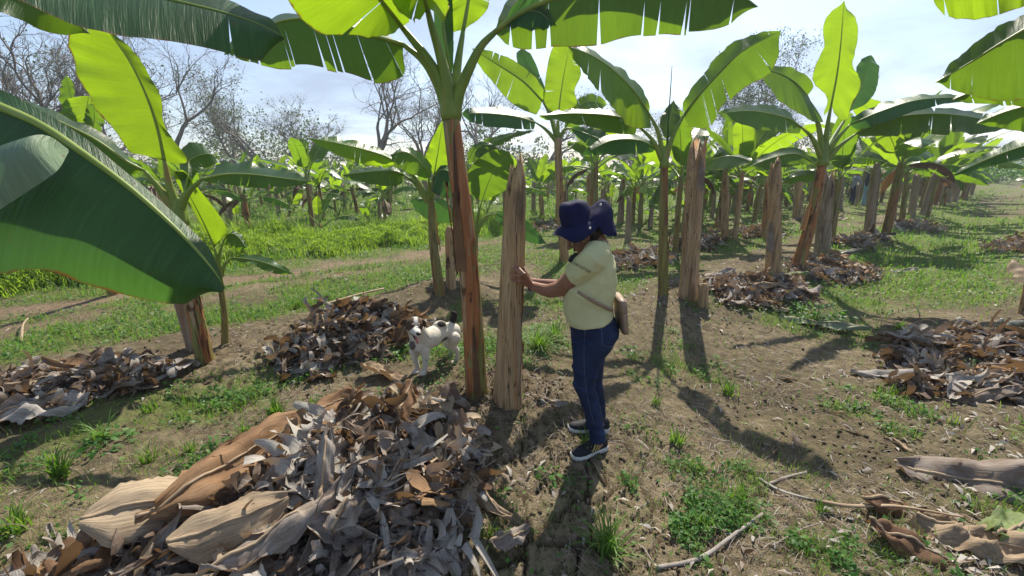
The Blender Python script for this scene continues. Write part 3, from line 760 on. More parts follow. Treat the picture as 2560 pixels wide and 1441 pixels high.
leaf_obj('leaf', E, m3, u3, l3, M['leaf_dark'], (0, 1), 32, petiole=[c+np.array([0, 0, .02]), c+np.array([.05, .1, .35]), m3[0]+np.array([-.15, -.05, -.12]), m3[0]], rib=.012, bulge=(.0, .02), wav=.010, freq=5, ns=90, nv=10, label='broad dark green leaf crossing the upper left corner')
m3 = [P(-220, -60, 1.55), P(-60, -30, 1.62), P(60, 0, 1.68), P(160, 35, 1.72), P(225, 85, 1.75)]
u3 = [P(-220, -150, 1.65), P(-60, -100, 1.7), P(80, -50, 1.75), P(190, 10, 1.77), P(228, 80, 1.76)]
l3 = [P(-220, 20, 1.50), P(-60, 30, 1.56), P(40, 45, 1.62), P(120, 82, 1.68), P(215, 92, 1.74)]
leaf_obj('leaf', E, m3, u3, l3, M['leaf'], (0, 0), 33, petiole=[c, c+np.array([-.05, .3, .4]), m3[0]], rib=.010, ns=60, nv=6, wav=.006)

# second plant of the left row
b = G(512, 903); Yb = b[1]; t = P(447, 545, Yb)
E = plant('banana plant with a glowing upright leaf behind the huge dark leaf, left of the mound', loc=b)
stem_part(E, b, t, px_r(58, Yb), px_r(38, Yb), 23, 'stem_red', 4, bend=-.02)
V, Fs = tube(cr([P(447, 560, Yb), P(446, 525, Yb), P(446, 495, Yb)], 6), np.linspace(px_r(44, Yb), px_r(20, Yb), 6), 12); mk('leaf_sheath_crown', V, Fs, [M['petiole']], E)
pr = px_r(24, Yb)
TL('leaf', E, [(411, 402), (396, 330), (370, 250), (330, 165), (285, 98), (265, 70)],
   [(412, 404), (360, 388), (322, 378), (290, 330), (240, 272), (205, 205), (180, 150), (170, 95), (215, 70), (262, 68)],
   [(414, 406), (445, 410), (467, 402), (430, 345), (407, 305), (402, 240), (352, 160), (315, 110), (268, 70)], (Yb-.05, Yb-.25), 'leaf_young', -.03, .08,
   pet=[(444, 520), (425, 470)], Yp=Yb, tears=(0, 0), seed=41, prad=pr, rib=.013, wav=.015, label='bright backlit upright leaf')
TL('leaf', E, [(505, 448), (560, 437), (620, 436), (700, 445), (785, 456)],
   [(508, 444), (550, 415), (615, 408), (700, 424), (784, 452)], [(508, 456), (580, 464), (640, 470), (710, 468), (784, 460)], (Yb-.02, Yb-.2), 'leaf', .20, -.05,
   pet=[(448, 528), (468, 485)], Yp=Yb, tears=(0, 5), seed=42, prad=pr, rib=.010, wav=.02)
TL('leaf', E, [(362, 428), (310, 400), (240, 350), (140, 300), (60, 262), (-60, 210)],
   [(362, 424), (300, 370), (220, 318), (120, 272), (20, 232), (-60, 195)], [(356, 433), (290, 440), (210, 420), (120, 360), (40, 300), (-60, 230)], (Yb-.1, Yb-.45), 'leaf', .1, -.05,
   pet=[(440, 530), (400, 475)], Yp=Yb, tears=(0, 2), seed=43, prad=pr*1.1, rib=.012)
TL('leaf', E, [(455, 505), (470, 440), (475, 400), (520, 385), (545, 398)], [(455, 495), (450, 420), (450, 372), (500, 360), (545, 395)], [(460, 500), (480, 450), (500, 425), (530, 415), (545, 400)],
   (Yb+.1, Yb+.5), 'leaf', .1, 0, tears=(0, 2), seed=44, rib=.008)
stump(G(470, 888)+np.array([0, .12, 0]), P(372, 442, Yb+.25), px_r(62, Yb), px_r(58, Yb), 61, 'leaning brown banana stump right behind the glowing leafed plant on the left', mat='stump_far')
# sucker beside it
b = G(563, 863); Yc = b[1]; E = plant('small banana sucker with one hanging scoop shaped leaf, just right of the left row plant', loc=b)
stem_part(E, b, P(549, 700, Yc), px_r(26, Yc), px_r(16, Yc), 24, 'stem', 1)
TL('leaf', E, [(536, 618), (515, 570), (490, 520), (462, 470), (436, 428)], [(545, 605), (566, 580), (556, 550), (510, 490), (462, 430), (440, 424)], [(530, 605), (508, 575), (480, 520), (448, 470), (432, 432)],
   (Yc-.02, Yc-.1), 'leaf_young', -.06, .03, pet=[(549, 705), (546, 660)], Yp=Yc, tears=(0, 0), seed=45, prad=px_r(15, Yc), rib=.008, bulge=(.03, .02), wav=.002)
TL('leaf', E, [(560, 600), (575, 585), (595, 592), (617, 622)], [(562, 592), (585, 578), (605, 590), (618, 618)], [(560, 610), (575, 618), (595, 632), (615, 625)],
   (Yc, Yc-.05), 'leaf', .06, -.03, pet=[(550, 700), (549, 640)], Yp=Yc, tears=(0, 1), seed=46, prad=px_r(12, Yc), rib=.006)
TL('leaf', E, [(580, 645), (620, 648), (670, 660), (735, 686)], [(585, 640), (630, 638), (680, 650), (735, 683)], [(578, 650), (625, 660), (675, 682), (733, 688)],
   (Yc, Yc-.15), 'leaf', .08, -.05, pet=[(552, 690), (562, 662)], Yp=Yc, tears=(0, 3), seed=47, prad=px_r(13, Yc), rib=.006)
# plant behind on the far left
b = G(150, 640); b = P(222, 520, 5.6); b[2] = hz(b[0], b[1]); E = plant('banana plant with torn upright leaves seen behind the big leaf at far left', loc=b)
Yd = b[1]; stem_part(E, b, P(215, 330, Yd), .09, .06, 25, 'stem', 1)
TL('leaf', E, [(214, 310), (216, 280), (218, 262), (222, 240)], [(210, 305), (165, 312), (150, 290), (160, 262), (180, 240)], [(218, 300), (245, 300), (240, 270), (230, 245)], (Yd, Yd), 'leaf_young', 0, 0,
   pet=[(216, 345)], tears=(2, 1), seed=48, rib=.01)
TL('leaf', E, [(200, 300), (180, 250), (172, 220), (166, 188)], [(195, 300), (152, 262), (150, 225), (155, 190)], [(205, 295), (190, 250), (186, 215), (172, 186)], (Yd+.05, Yd+.1), 'leaf', 0, 0,
   pet=[(214, 345)], tears=(1, 2), seed=49, rib=.01)
TL('leaf', E, [(222, 340), (232, 320), (236, 290), (232, 262)], [(218, 330), (212, 300), (214, 270), (228, 255)], [(228, 340), (252, 335), (255, 300), (240, 268)], (Yd-.05, Yd-.1), 'leaf', 0, 0, tears=(1, 1), seed=50, rib=.01)

# plant behind the main one, left side
b = G(1100, 735); Yb = b[1]; t = P(1076, 476, Yb)
E = plant('short banana plant with drooping bright leaves, left behind the red brown stem', loc=b)
stem_part(E, b, t, px_r(32, Yb), px_r(16, Yb), 26, 'stem', 2)
pr = px_r(15, Yb)
TL('leaf', E, [(992, 408), (960, 390), (900, 372), (840, 358), (768, 345)], [(1000, 400), (960, 380), (905, 358), (840, 346), (768, 342)], [(990, 416), (930, 415), (900, 408), (840, 385), (772, 352)], (Yb-.05, Yb-.4), 'leaf_young', .12, -.05,
   pet=[(1070, 500), (1045, 455), (1018, 425)], Yp=Yb, tears=(0, 2), seed=51, prad=pr, rib=.010, wav=.015)
TL('leaf', E, [(1008, 436), (980, 428), (920, 430), (855, 438)], [(1010, 430), (980, 418), (910, 422), (855, 435)], [(1010, 455), (980, 466), (915, 458), (858, 443)], (Yb-.05, Yb-.3), 'leaf', .12, -.06,
   pet=[(1070, 505), (1040, 462)], Yp=Yb, tears=(0, 2), seed=52, prad=pr, rib=.009)
TL('leaf', E, [(1072, 446), (1062, 420), (1035, 392), (1010, 380), (975, 388)], [(1078, 440), (1075, 402), (1045, 378), (1010, 370), (975, 384)], [(1066, 448), (1040, 440), (1010, 428), (985, 410), (973, 392)], (Yb-.1, Yb-.45), 'leaf', .1, -.1,
   pet=[(1074, 500)], Yp=Yb, tears=(1, 2), seed=53, prad=pr, rib=.009)
TL('leaf', E, [(1085, 440), (1095, 380), (1108, 300)], [(1078, 430), (1062, 400), (1080, 350), (1106, 298)], [(1092, 435), (1130, 400), (1125, 340), (1110, 300)], (Yb+.1, Yb+.1), 'leaf_young', 0, 0,
   pet=[(1078, 500)], Yp=Yb, tears=(0, 1), seed=54, prad=pr, rib=.009)
TL('leaf', E, [(1082, 445), (1105, 425), (1135, 440), (1150, 490)], [(1090, 425), (1120, 412), (1150, 430), (1152, 485)], [(1082, 460), (1085, 482), (1110, 495), (1148, 495)], (Yb-.05, Yb-.3), 'leaf_dark', .1, -.05,
   pet=[(1078, 500)], Yp=Yb, tears=(0, 1), seed=55, prad=pr, rib=.009)
# sucker behind main plant
b = G(1180, 690); Yb = b[1]; E = plant('banana sucker with a broad round leaf between the red brown stem and the tall stump', loc=b)
stem_part(E, b, P(1186, 575, Yb), px_r(26, Yb), px_r(18, Yb), 27, 'stem', 0)
TL('leaf', E, [(1204, 505), (1222, 455), (1242, 415), (1275, 380)], [(1195, 500), (1165, 470), (1175, 420), (1225, 378), (1272, 374)], [(1208, 500), (1240, 488), (1272, 468), (1285, 420), (1280, 384)], (Yb-.1, Yb-.25), 'leaf', 0, 0,
   pet=[(1188, 580), (1194, 545)], Yp=Yb, tears=(0, 0), seed=56, prad=px_r(14, Yb), rib=.008)
TL('leaf', E, [(1240, 534), (1275, 552), (1320, 578), (1366, 610)], [(1240, 530), (1290, 535), (1330, 565), (1366, 607)], [(1236, 540), (1260, 570), (1320, 605), (1364, 612)], (Yb-.1, Yb-.3), 'leaf_dark', .05, -.04,
   pet=[(1190, 585), (1212, 545)], Yp=Yb, tears=(0, 0), seed=57, prad=px_r(14, Yb), rib=.008)
TL('leaf', E, [(1145, 545), (1100, 510), (1060, 498), (1024, 503)], [(1148, 538), (1110, 500), (1062, 494), (1024, 500)], [(1140, 556), (1090, 558), (1055, 540), (1025, 508)], (Yb-.1, Yb-.3), 'leaf_dark', .05, -.04,
   pet=[(1184, 590), (1165, 555)], Yp=Yb, tears=(0, 0), seed=58, prad=px_r(14, Yb), rib=.008)
TL('leaf', E, [(1200, 480), (1202, 430), (1205, 385)], [(1196, 480), (1188, 430), (1200, 385)], [(1204, 480), (1212, 430), (1210, 385)], (Yb+.05, Yb+.1), 'leaf_dark', 0, 0, pet=[(1190, 580)], Yp=Yb, seed=59, rib=.006)
TL('leaf', E, [(1190, 375), (1240, 352), (1290, 336), (1340, 326)], [(1195, 358), (1240, 342), (1290, 330), (1340, 324)], [(1190, 388), (1240, 368), (1290, 345), (1340, 328)], (Yb+.2, Yb+.2), 'leaf', .1, -.05, tears=(3, 3), seed=60, rib=.006,
   pet=[(1188, 580), (1180, 470)])
TL('leaf', E, [(1170, 400), (1190, 370), (1215, 362), (1245, 372)], [(1165, 385), (1190, 358), (1220, 355), (1245, 370)], [(1168, 410), (1200, 400), (1225, 385), (1245, 375)], (Yb+.2, Yb+.1), 'leaf', .05, -.05, tears=(1, 1), seed=61, rib=.006,
   pet=[(1188, 580), (1172, 470)])

# plant with crown above the woman
b = G(1411, 652); Yb = b[1]; t = P(1394, 345, Yb)
E = plant('banana plant rising behind the woman, its fan of leaves left of the light streak', loc=b)
stem_part(E, b, t, px_r(26, Yb), px_r(18, Yb), 28, 'stump', 3)
pr = px_r(12, Yb)
TL('leaf', E, [(1356, 252), (1310, 205), (1245, 162), (1180, 122)], [(1368, 240), (1330, 185), (1258, 140), (1182, 115)], [(1350, 290), (1300, 270), (1255, 232), (1205, 170), (1178, 128)], (Yb-.1, Yb-.6), 'leaf_young', .1, -.1,
   pet=[(1392, 345), (1375, 290)], Yp=Yb, tears=(3, 2), seed=62, prad=pr, rib=.014)
TL('leaf', E, [(1382, 290), (1350, 210), (1320, 160), (1305, 122)], [(1375, 280), (1310, 190), (1292, 150), (1292, 118)], [(1386, 270), (1366, 230), (1340, 160), (1318, 120)], (Yb+.2, Yb+.5), 'leaf_dark', 0, 0,
   pet=[(1392, 345)], Yp=Yb, tears=(1, 1), seed=63, prad=pr, rib=.012)
TL('leaf', E, [(1396, 285), (1405, 215), (1415, 160), (1424, 115)], [(1388, 282), (1362, 262), (1366, 180), (1382, 120), (1410, 112)], [(1402, 280), (1440, 262), (1436, 225), (1452, 180), (1430, 118)], (Yb, Yb), 'leaf_young', 0, 0,
   pet=[(1394, 345)], Yp=Yb, tears=(2, 2), seed=64, prad=pr, rib=.013)
TL('leaf', E, [(1338, 306), (1290, 292), (1220, 284), (1155, 284)], [(1338, 298), (1280, 272), (1215, 268), (1155, 272)], [(1338, 325), (1290, 322), (1210, 314), (1155, 300)], (Yb-.1, Yb-.6), 'leaf_dark', .2, -.1,
   pet=[(1392, 355), (1365, 325)], Yp=Yb, tears=(3, 4), seed=65, prad=pr, rib=.012)
TL('leaf', E, [(1412, 320), (1435, 280), (1470, 255), (1515, 262)], [(1410, 310), (1430, 260), (1480, 235), (1520, 255)], [(1420, 318), (1450, 290), (1480, 278), (1515, 270)], (Yb+.1, Yb+.5), 'leaf', .1, -.1,
   pet=[(1396, 350)], Yp=Yb, tears=(4, 4), seed=66, prad=pr, rib=.012)
TL('leaf', E, [(1430, 322), (1480, 340), (1530, 360), (1580, 380)], [(1430, 315), (1490, 322), (1540, 345), (1580, 376)], [(1428, 330), (1470, 365), (1520, 388), (1578, 385)], (Yb-.1, Yb-.5), 'leaf_dark', .1, -.1,
   pet=[(1396, 350), (1412, 325)], Yp=Yb, tears=(2, 3), seed=67, prad=pr, rib=.012)

# plant right of the woman
b = G(1658, 738); Yb = b[1]; t = P(1661, 405, Yb)
E = plant('banana plant with yellow green stem directly left of the wide stump right of the woman', loc=b)
stem_part(E, b, t, px_r(30, Yb), px_r(20, Yb), 29, 'stem', 3)
pr = px_r(14, Yb)
V, Fs = tube(cr([P(1661, 420, Yb), P(1661, 390, Yb), P(1662, 365, Yb)], 6), np.linspace(px_r(24, Yb), px_r(12, Yb), 6), 12); mk('leaf_sheath_crown', V, Fs, [M['petiole']], E)
TL('leaf', E, [(1592, 312), (1540, 292), (1440, 284), (1348, 290)], [(1590, 300), (1535, 278), (1445, 272), (1348, 284)], [(1592, 340), (1540, 334), (1440, 312), (1350, 300)], (Yb-.05, Yb-.5), 'leaf', .2, -.1,
   pet=[(1655, 400), (1632, 352)], Yp=Yb, tears=(0, 3), seed=68, prad=pr, rib=.012, wav=.015)
TL('leaf', E, [(1622, 285), (1590, 235), (1540, 182), (1480, 140), (1418, 115)], [(1630, 262), (1598, 208), (1525, 145), (1465, 118), (1418, 112)], [(1628, 322), (1580, 315), (1530, 270), (1475, 205), (1420, 125)], (Yb-.05, Yb-.7), 'leaf_young', .2, -.12,
   pet=[(1658, 395), (1645, 330)], Yp=Yb, tears=(1, 2), seed=69, prad=pr, rib=.014, wav=.02)
TL('leaf', E, [(1712, 285), (1745, 240), (1800, 180), (1860, 125), (1952, 78)], [(1700, 270), (1735, 215), (1790, 150), (1850, 100), (1945, 70)], [(1712, 312), (1760, 322), (1800, 280), (1850, 225), (1930, 175), (1958, 95)], (Yb-.05, Yb-.6), 'leaf', .15, -.15,
   pet=[(1665, 395), (1685, 335)], Yp=Yb, tears=(2, 5), seed=70, prad=pr, rib=.014, wav=.015)
TL('leaf', E, [(1640, 372), (1600, 352), (1530, 352), (1455, 388)], [(1640, 360), (1590, 335), (1520, 335), (1455, 382)], [(1638, 380), (1600, 385), (1540, 385), (1458, 392)], (Yb+.05, Yb-.1), 'leaf_dark', .15, -.05,
   pet=[(1658, 405)], Yp=Yb, tears=(1, 3), seed=71, prad=pr, rib=.010)
TL('leaf', E, [(1668, 350), (1675, 300), (1685, 250)], [(1655, 340), (1650, 300), (1670, 262)], [(1680, 340), (1700, 300), (1695, 262)], (Yb+.25, Yb+.6), 'leaf', 0, 0, tears=(1, 1), seed=72, rib=.008, pet=[(1664, 395)])
sp = cr([P(1667, 385, Yb), P(1671, 300, Yb), P(1676, 230, Yb), P(1680, 165, Yb)], 16)
V, Fs = tube(sp, np.linspace(.013, .003, 16), 6); mk('unopened_leaf', V, Fs, [M['leaf_dark']], E)

# plant leaning right, the most prominent on the right
b = G(1990, 678); Yb = b[1]; t = P(2058, 400, Yb)
E = plant('banana plant leaning right with one very tall bright upright leaf, right half of the photo', loc=b)
stem_part(E, b, t, px_r(40, Yb), px_r(24, Yb), 30, 'stem_red', 4, bend=.03)
V, Fs = tube(cr([P(2056, 415, Yb), P(2060, 380, Yb), P(2064, 350, Yb)], 6), np.linspace(px_r(27, Yb), px_r(12, Yb), 6), 12); mk('leaf_sheath_crown', V, Fs, [M['petiole']], E)
pr = px_r(15, Yb)
TL('leaf', E, [(2078, 262), (2092, 190), (2102, 110), (2110, 2)], [(2070, 300), (2060, 280), (2068, 240), (2034, 205), (2036, 170), (2058, 120), (2058, 60), (2075, 30), (2108, 0)],
   [(2082, 300), (2118, 300), (2128, 270), (2150, 215), (2146, 190), (2132, 160), (2146, 100), (2140, 50), (2112, 2)], (Yb-.05, Yb-.2), 'leaf_young', 0, 0,
   pet=[(2062, 380), (2068, 320)], Yp=Yb, tears=(0, 0), seed=73, prad=pr, rib=.016, wav=.02, label='very tall bright backlit leaf')
TL('leaf', E, [(2118, 290), (2148, 225), (2165, 180), (2178, 138)], [(2115, 270), (2138, 220), (2140, 175), (2160, 136)], [(2122, 280), (2160, 260), (2190, 215), (2194, 150)], (Yb+.3, Yb+.6), 'leaf_dark', 0, 0,
   pet=[(2068, 375), (2090, 335)], Yp=Yb, tears=(0, 1), seed=74, prad=pr, rib=.012)
TL('leaf', E, [(2018, 240), (1990, 208), (1950, 185), (1892, 170)], [(2040, 225), (2010, 185), (1955, 165), (1892, 168)], [(2068, 306), (2035, 305), (1990, 280), (1945, 250), (1898, 185)], (Yb-.05, Yb-.5), 'leaf', .05, -.05,
   pet=[(2056, 385), (2045, 310)], Yp=Yb, tears=(0, 1), seed=75, prad=pr, rib=.013)
TL('leaf', E, [(2002, 318), (1965, 295), (1880, 278), (1790, 284)], [(2000, 310), (1960, 272), (1875, 262), (1790, 280)], [(2002, 335), (1955, 332), (1870, 318), (1792, 292)], (Yb-.1, Yb-.6), 'leaf', .2, -.12,
   pet=[(2054, 395), (2030, 345)], Yp=Yb, tears=(0, 2), seed=76, prad=pr, rib=.012)
TL('leaf', E, [(2125, 312), (2200, 280), (2300, 250), (2442, 243)], [(2120, 300), (2195, 262), (2300, 238), (2442, 240)], [(2128, 326), (2200, 312), (2310, 272), (2440, 250)], (Yb-.1, Yb-.7), 'leaf_dark', .2, -.1,
   pet=[(2066, 385), (2095, 345)], Yp=Yb, tears=(1, 2), seed=77, prad=pr, rib=.012)
TL('leaf', E, [(2140, 335), (2220, 298), (2330, 285), (2440, 295), (2525, 322)], [(2135, 325), (2210, 280), (2330, 270), (2440, 282), (2528, 316)], [(2140, 342), (2220, 338), (2330, 335), (2420, 338), (2520, 332)], (Yb-.1, Yb-.9), 'leaf', .25, -.15,
   pet=[(2068, 400), (2100, 365)], Yp=Yb, tears=(2, 4), seed=78, prad=pr, rib=.013, wav=.02)
TL('leaf', E, [(2030, 405), (1990, 385), (1930, 395), (1850, 425)], [(2030, 395), (1990, 372), (1920, 385), (1850, 420)], [(2030, 412), (1990, 412), (1920, 415), (1855, 430)], (Yb+.1, Yb-.1), 'leaf', .15, -.05, pet=[(2052, 420)], Yp=Yb, tears=(1, 2), seed=79, rib=.010)

# plant outside the right edge: its leaves hang into the frame
b = np.array([4.75, 2.9, hz(4.75, 2.9)]); E = plant('banana plant outside the right edge, only its broad hanging leaves in view', loc=b)
ct = b+np.array([.1, 0, 1.75]); stem_part(E, b, ct, .11, .08, 36, 'stem', 1)
def farR(pts, Y0, Y1): return [P(p[0], p[1], Y0+(Y1-Y0)*i/(len(pts)-1)) for i, p in enumerate(pts)]
def RL(mid, u, l, Y0, Y1, seed, mat='leaf', tears=(1, 4), du=.15, dl=-.05):
    m = farR(mid, Y0, Y1); uu = farR(u, Y0+du, Y1+du*.3); ll = farR(l, Y0+dl, Y1)
    leaf_obj('leaf', E, m, uu, ll, M[mat], tears, seed, petiole=[ct, (ct+m[0])/2+np.array([0, 0, .12]), m[0]], rib=.014, prad=.025, wav=.015)
RL([(2700, 20), (2600, 55), (2500, 110), (2420, 160), (2338, 207)], [(2700, -30), (2600, 15), (2500, 70), (2410, 130), (2336, 200)], [(2700, 190), (2600, 235), (2500, 250), (2420, 235), (2340, 212)], 3.0, 3.4, 81, 'leaf', (0, 4))
RL([(2700, -120), (2600, -80), (2500, -60), (2400, -40), (2330, -10)], [(2700, -160), (2600, -120), (2500, -110), (2400, -80), (2330, -20)], [(2700, -20), (2600, 5), (2520, 30), (2445, 50), (2335, 40)], 2.4, 2.9, 82, 'leaf_young', (0, 3))
RL([(2700, 190), (2620, 200), (2540, 205), (2470, 215), (2380, 250)], [(2700, 160), (2620, 170), (2530, 180), (2460, 195), (2380, 245)], [(2700, 300), (2620, 290), (2550, 270), (2480, 262), (2385, 256)], 3.2, 3.8, 83, 'leaf', (1, 3))
RL([(2700, 340), (2620, 352), (2540, 372), (2460, 402), (2382, 438)], [(2700, 310), (2620, 325), (2540, 350), (2460, 388), (2380, 432)], [(2700, 385), (2620, 385), (2540, 400), (2460, 420), (2385, 442)], 4.2, 5.2, 84, 'leaf_dark', (1, 3))
RL([(2700, 260), (2620, 262), (2560, 268), (2500, 285), (2440, 310)], [(2700, 230), (2620, 240), (2560, 250), (2500, 270), (2440, 305)], [(2700, 320), (2620, 330), (2560, 330), (2500, 320), (2445, 315)], 4.0, 4.6, 85, 'leaf', (1, 3))

# further traced live plants (crowns generated)
def gp(px, py, tx, ty, label, seed, nl=7, L=1.25, W=.23, wpx=22, mat='stem', az0=None, group=None):
    b = G(px, py); t = P(tx, ty, b[1]); e = empty('banana_plant', b); rs = np.random.default_rng(seed)
    stem_part(e, b, t, px_r(wpx, b[1]), px_r(wpx*.7, b[1]), seed, mat, 2)
    _, lv = gen_plant_parts(seed, H=t[2]-b[2], nl=nl, L=L, W=W, lean=(t[0]-b[0], t[1]-b[1]), az0=az0)
    for i, (pet, mid, l, r, m, t1, t2) in enumerate(lv):
        Q = np.vstack([mid, l, r])+b; dz = Q[:, 1]*math.cos(PITCH)-(Q[:, 2]-CAM_H)*math.sin(PITCH); U = 1280+F*Q[:, 0]/dz; W_ = 720-F*(Q[:, 1]*math.sin(PITCH)+(Q[:, 2]-CAM_H)*math.cos(PITCH))/dz
        if ((U > 2100) & (U < 2180) & (W_ > 437) & (W_ < 520)).any(): continue   # nothing hangs before the two far people
        leaf_obj('leaf', e, mid+b, l+b, r+b, M[m], (t1, t2), seed*9+i, pet+b, rib=.010, sub=False, nv=4, ns=34, wav=.014, prad=.02)
    return tag(e, label, 'banana plant', group)
gp(1688, 634, 1704, 440, 'slim banana plant between the yellow green stem and the wide stump, further back', 101, 8, 1.3, .22, 18)
gp(2212, 598, 2255, 405, 'banana plant leaning right with a dark ringed stem, third leafy plant on the right', 102, 10, 1.7, .28, 30, 'stem', 2.6)
gp(1836, 600, 1856, 430, 'thin stemmed banana plant right of a low stump, middle distance on the right', 103, 9, 1.5, .25, 16, 'stump')
gp(2080, 590, 2098, 445, 'thin banana plant hidden behind the broad grey stump', 104, 9, 1.5, .25, 22)
gp(2170, 523, 2182, 428, 'banana stem the far man in dark shirt leans on', 105, 8, 1.5, .24, 15)
gp(2254, 552, 2268, 430, 'banana plant in the right row between two leaning stumps, bright bunching crown', 106, 10, 1.7, .27, 18)
gp(2318, 545, 2350, 425, 'banana plant at the far right beside the widest leaning stump', 107, 9, 1.8, .27, 12)
gp(2355, 515, 2380, 420, 'far banana plant, red stem, near the end of the right row', 108, 9, 1.7, .27, 18, 'stem_red')
gp(2405, 500, 2430, 420, 'last but one banana plant of the right row before the hedge', 109, 9, 1.7, .27, 14)
gp(1752, 560, 1760, 455, 'small banana plant behind the wide stump, far middle', 110, 6, 1.05, .2, 12)
gp(622, 586, 608, 486, 'banana plant with red brown stem and dead brown leaves hanging, left of the tall weeds', 111, 6, 1.1, .2, 22, 'stem_red')
gp(795, 553, 790, 480, 'short banana plant with very bright small crown behind the weeds, left centre', 112, 6, .9, .17, 13)
gp(1355, 545, 1350, 470, 'banana plant in shade just right of the tall touched stump, far field', 113, 6, 1.1, .2, 14, 'stump')
gp(975, 540, 970, 468, 'banana plant with grey stem above the weeds in the middle left', 114, 6, 1.0, .2, 14)
gp(895, 538, 878, 468, 'banana plant with thin leaning stem above the weeds in the middle left', 115, 6, 1.0, .2, 11)

# ------------------------------------------------------------------ cut stems traced in the photograph
def st(px, py, tx, ty, w0, w1, seed, label, flaps=2, dy=0, mat='stump', group=None):
    b = G(px, py); b = b+np.array([0, dy, 0]); return stump(b, P(tx, ty, b[1]), px_r(w0, b[1]), px_r(w1, b[1]), seed, label, group, mat, flaps)
STB = G(1270, 1005)
st(1268, 1003, 1291, 372, 74, 50, 201, 'tall beige cut banana stem the woman lays her hand on', 5)
st(1720, 742, 1744, 336, 52, 44, 202, 'wide pale stump with a dark split, right of the yellow green stem', 4)
st(1758, 768, 1760, 705, 28, 24, 203, 'knee high broken stub at the foot of the wide pale stump', 1)
st(1934, 682, 1938, 385, 42, 32, 204, 'straight stump with pointed top and dark stripe, left of the leaning plant', 3)
st(2056, 632, 2068, 418, 44, 38, 205, 'broad grey brown stump right behind the leaning plant', 3, mat='stump_far')
st(2172, 590, 2194, 402, 32, 26, 206, 'stump with dark hollow slot, left of the ringed leaning stem', 3, mat='stump_far')
st(1811, 596, 1814, 425, 21, 20, 207, 'stump beside the thin stemmed plant in the middle distance right of the woman', 1)
st(1918, 600, 1922, 440, 22, 18, 208, 'stump hidden behind the straight pointed stump', 1, dy=.1)
st(1992, 548, 1998, 425, 24, 20, 209, 'stump with green streak seen above the straight pointed one, further back', 1)
st(2098, 525, 2104, 435, 16, 14, 210, 'stump just left of the two far people', 1, mat='stump_far')
st(2143, 518, 2146, 455, 9, 9, 211, 'narrow stump between the two far people', 0, mat='stump_far')
st(2232, 560, 2240, 430, 16, 14, 212, 'stump behind the ringed leaning stem', 0, mat='stump_far')
st(2278, 545, 2294, 428, 20, 18, 213, 'stump in the right row before the widest leaning one', 1, mat='stump_far')
st(2308, 538, 2342, 428, 24, 20, 214, 'widest strongly leaning stump of the far right row', 1, mat='stump_far')
st(2348, 508, 2362, 430, 16, 15, 215, 'pale stump left of the far red stemmed plant', 0, mat='stump_far')
st(2385, 505, 2408, 440, 15, 13, 216, 'dark hollow stump right of the far red stemmed plant', 0, mat='stump_far')
st(2412, 497, 2432, 435, 13, 12, 217, 'last leaning stump of the right row, near the fallen pole', 0, mat='stump_far')
st(1128, 720, 1124, 560, 26, 24, 218, 'stump half hidden behind the red brown stem of the main plant', 1)
st(1478, 545, 1474, 430, 20, 18, 219, 'stump showing just above the crown of the blue hat', 0)
st(2556, 785, 2575, 690, 30, 24, 220, 'brown stump cut off by the right edge of the photo', 1)
st(577, 575, 575, 512, 12, 10, 221, 'low grey stump left of the red brown stem by the weeds', 0, mat='stump_far')
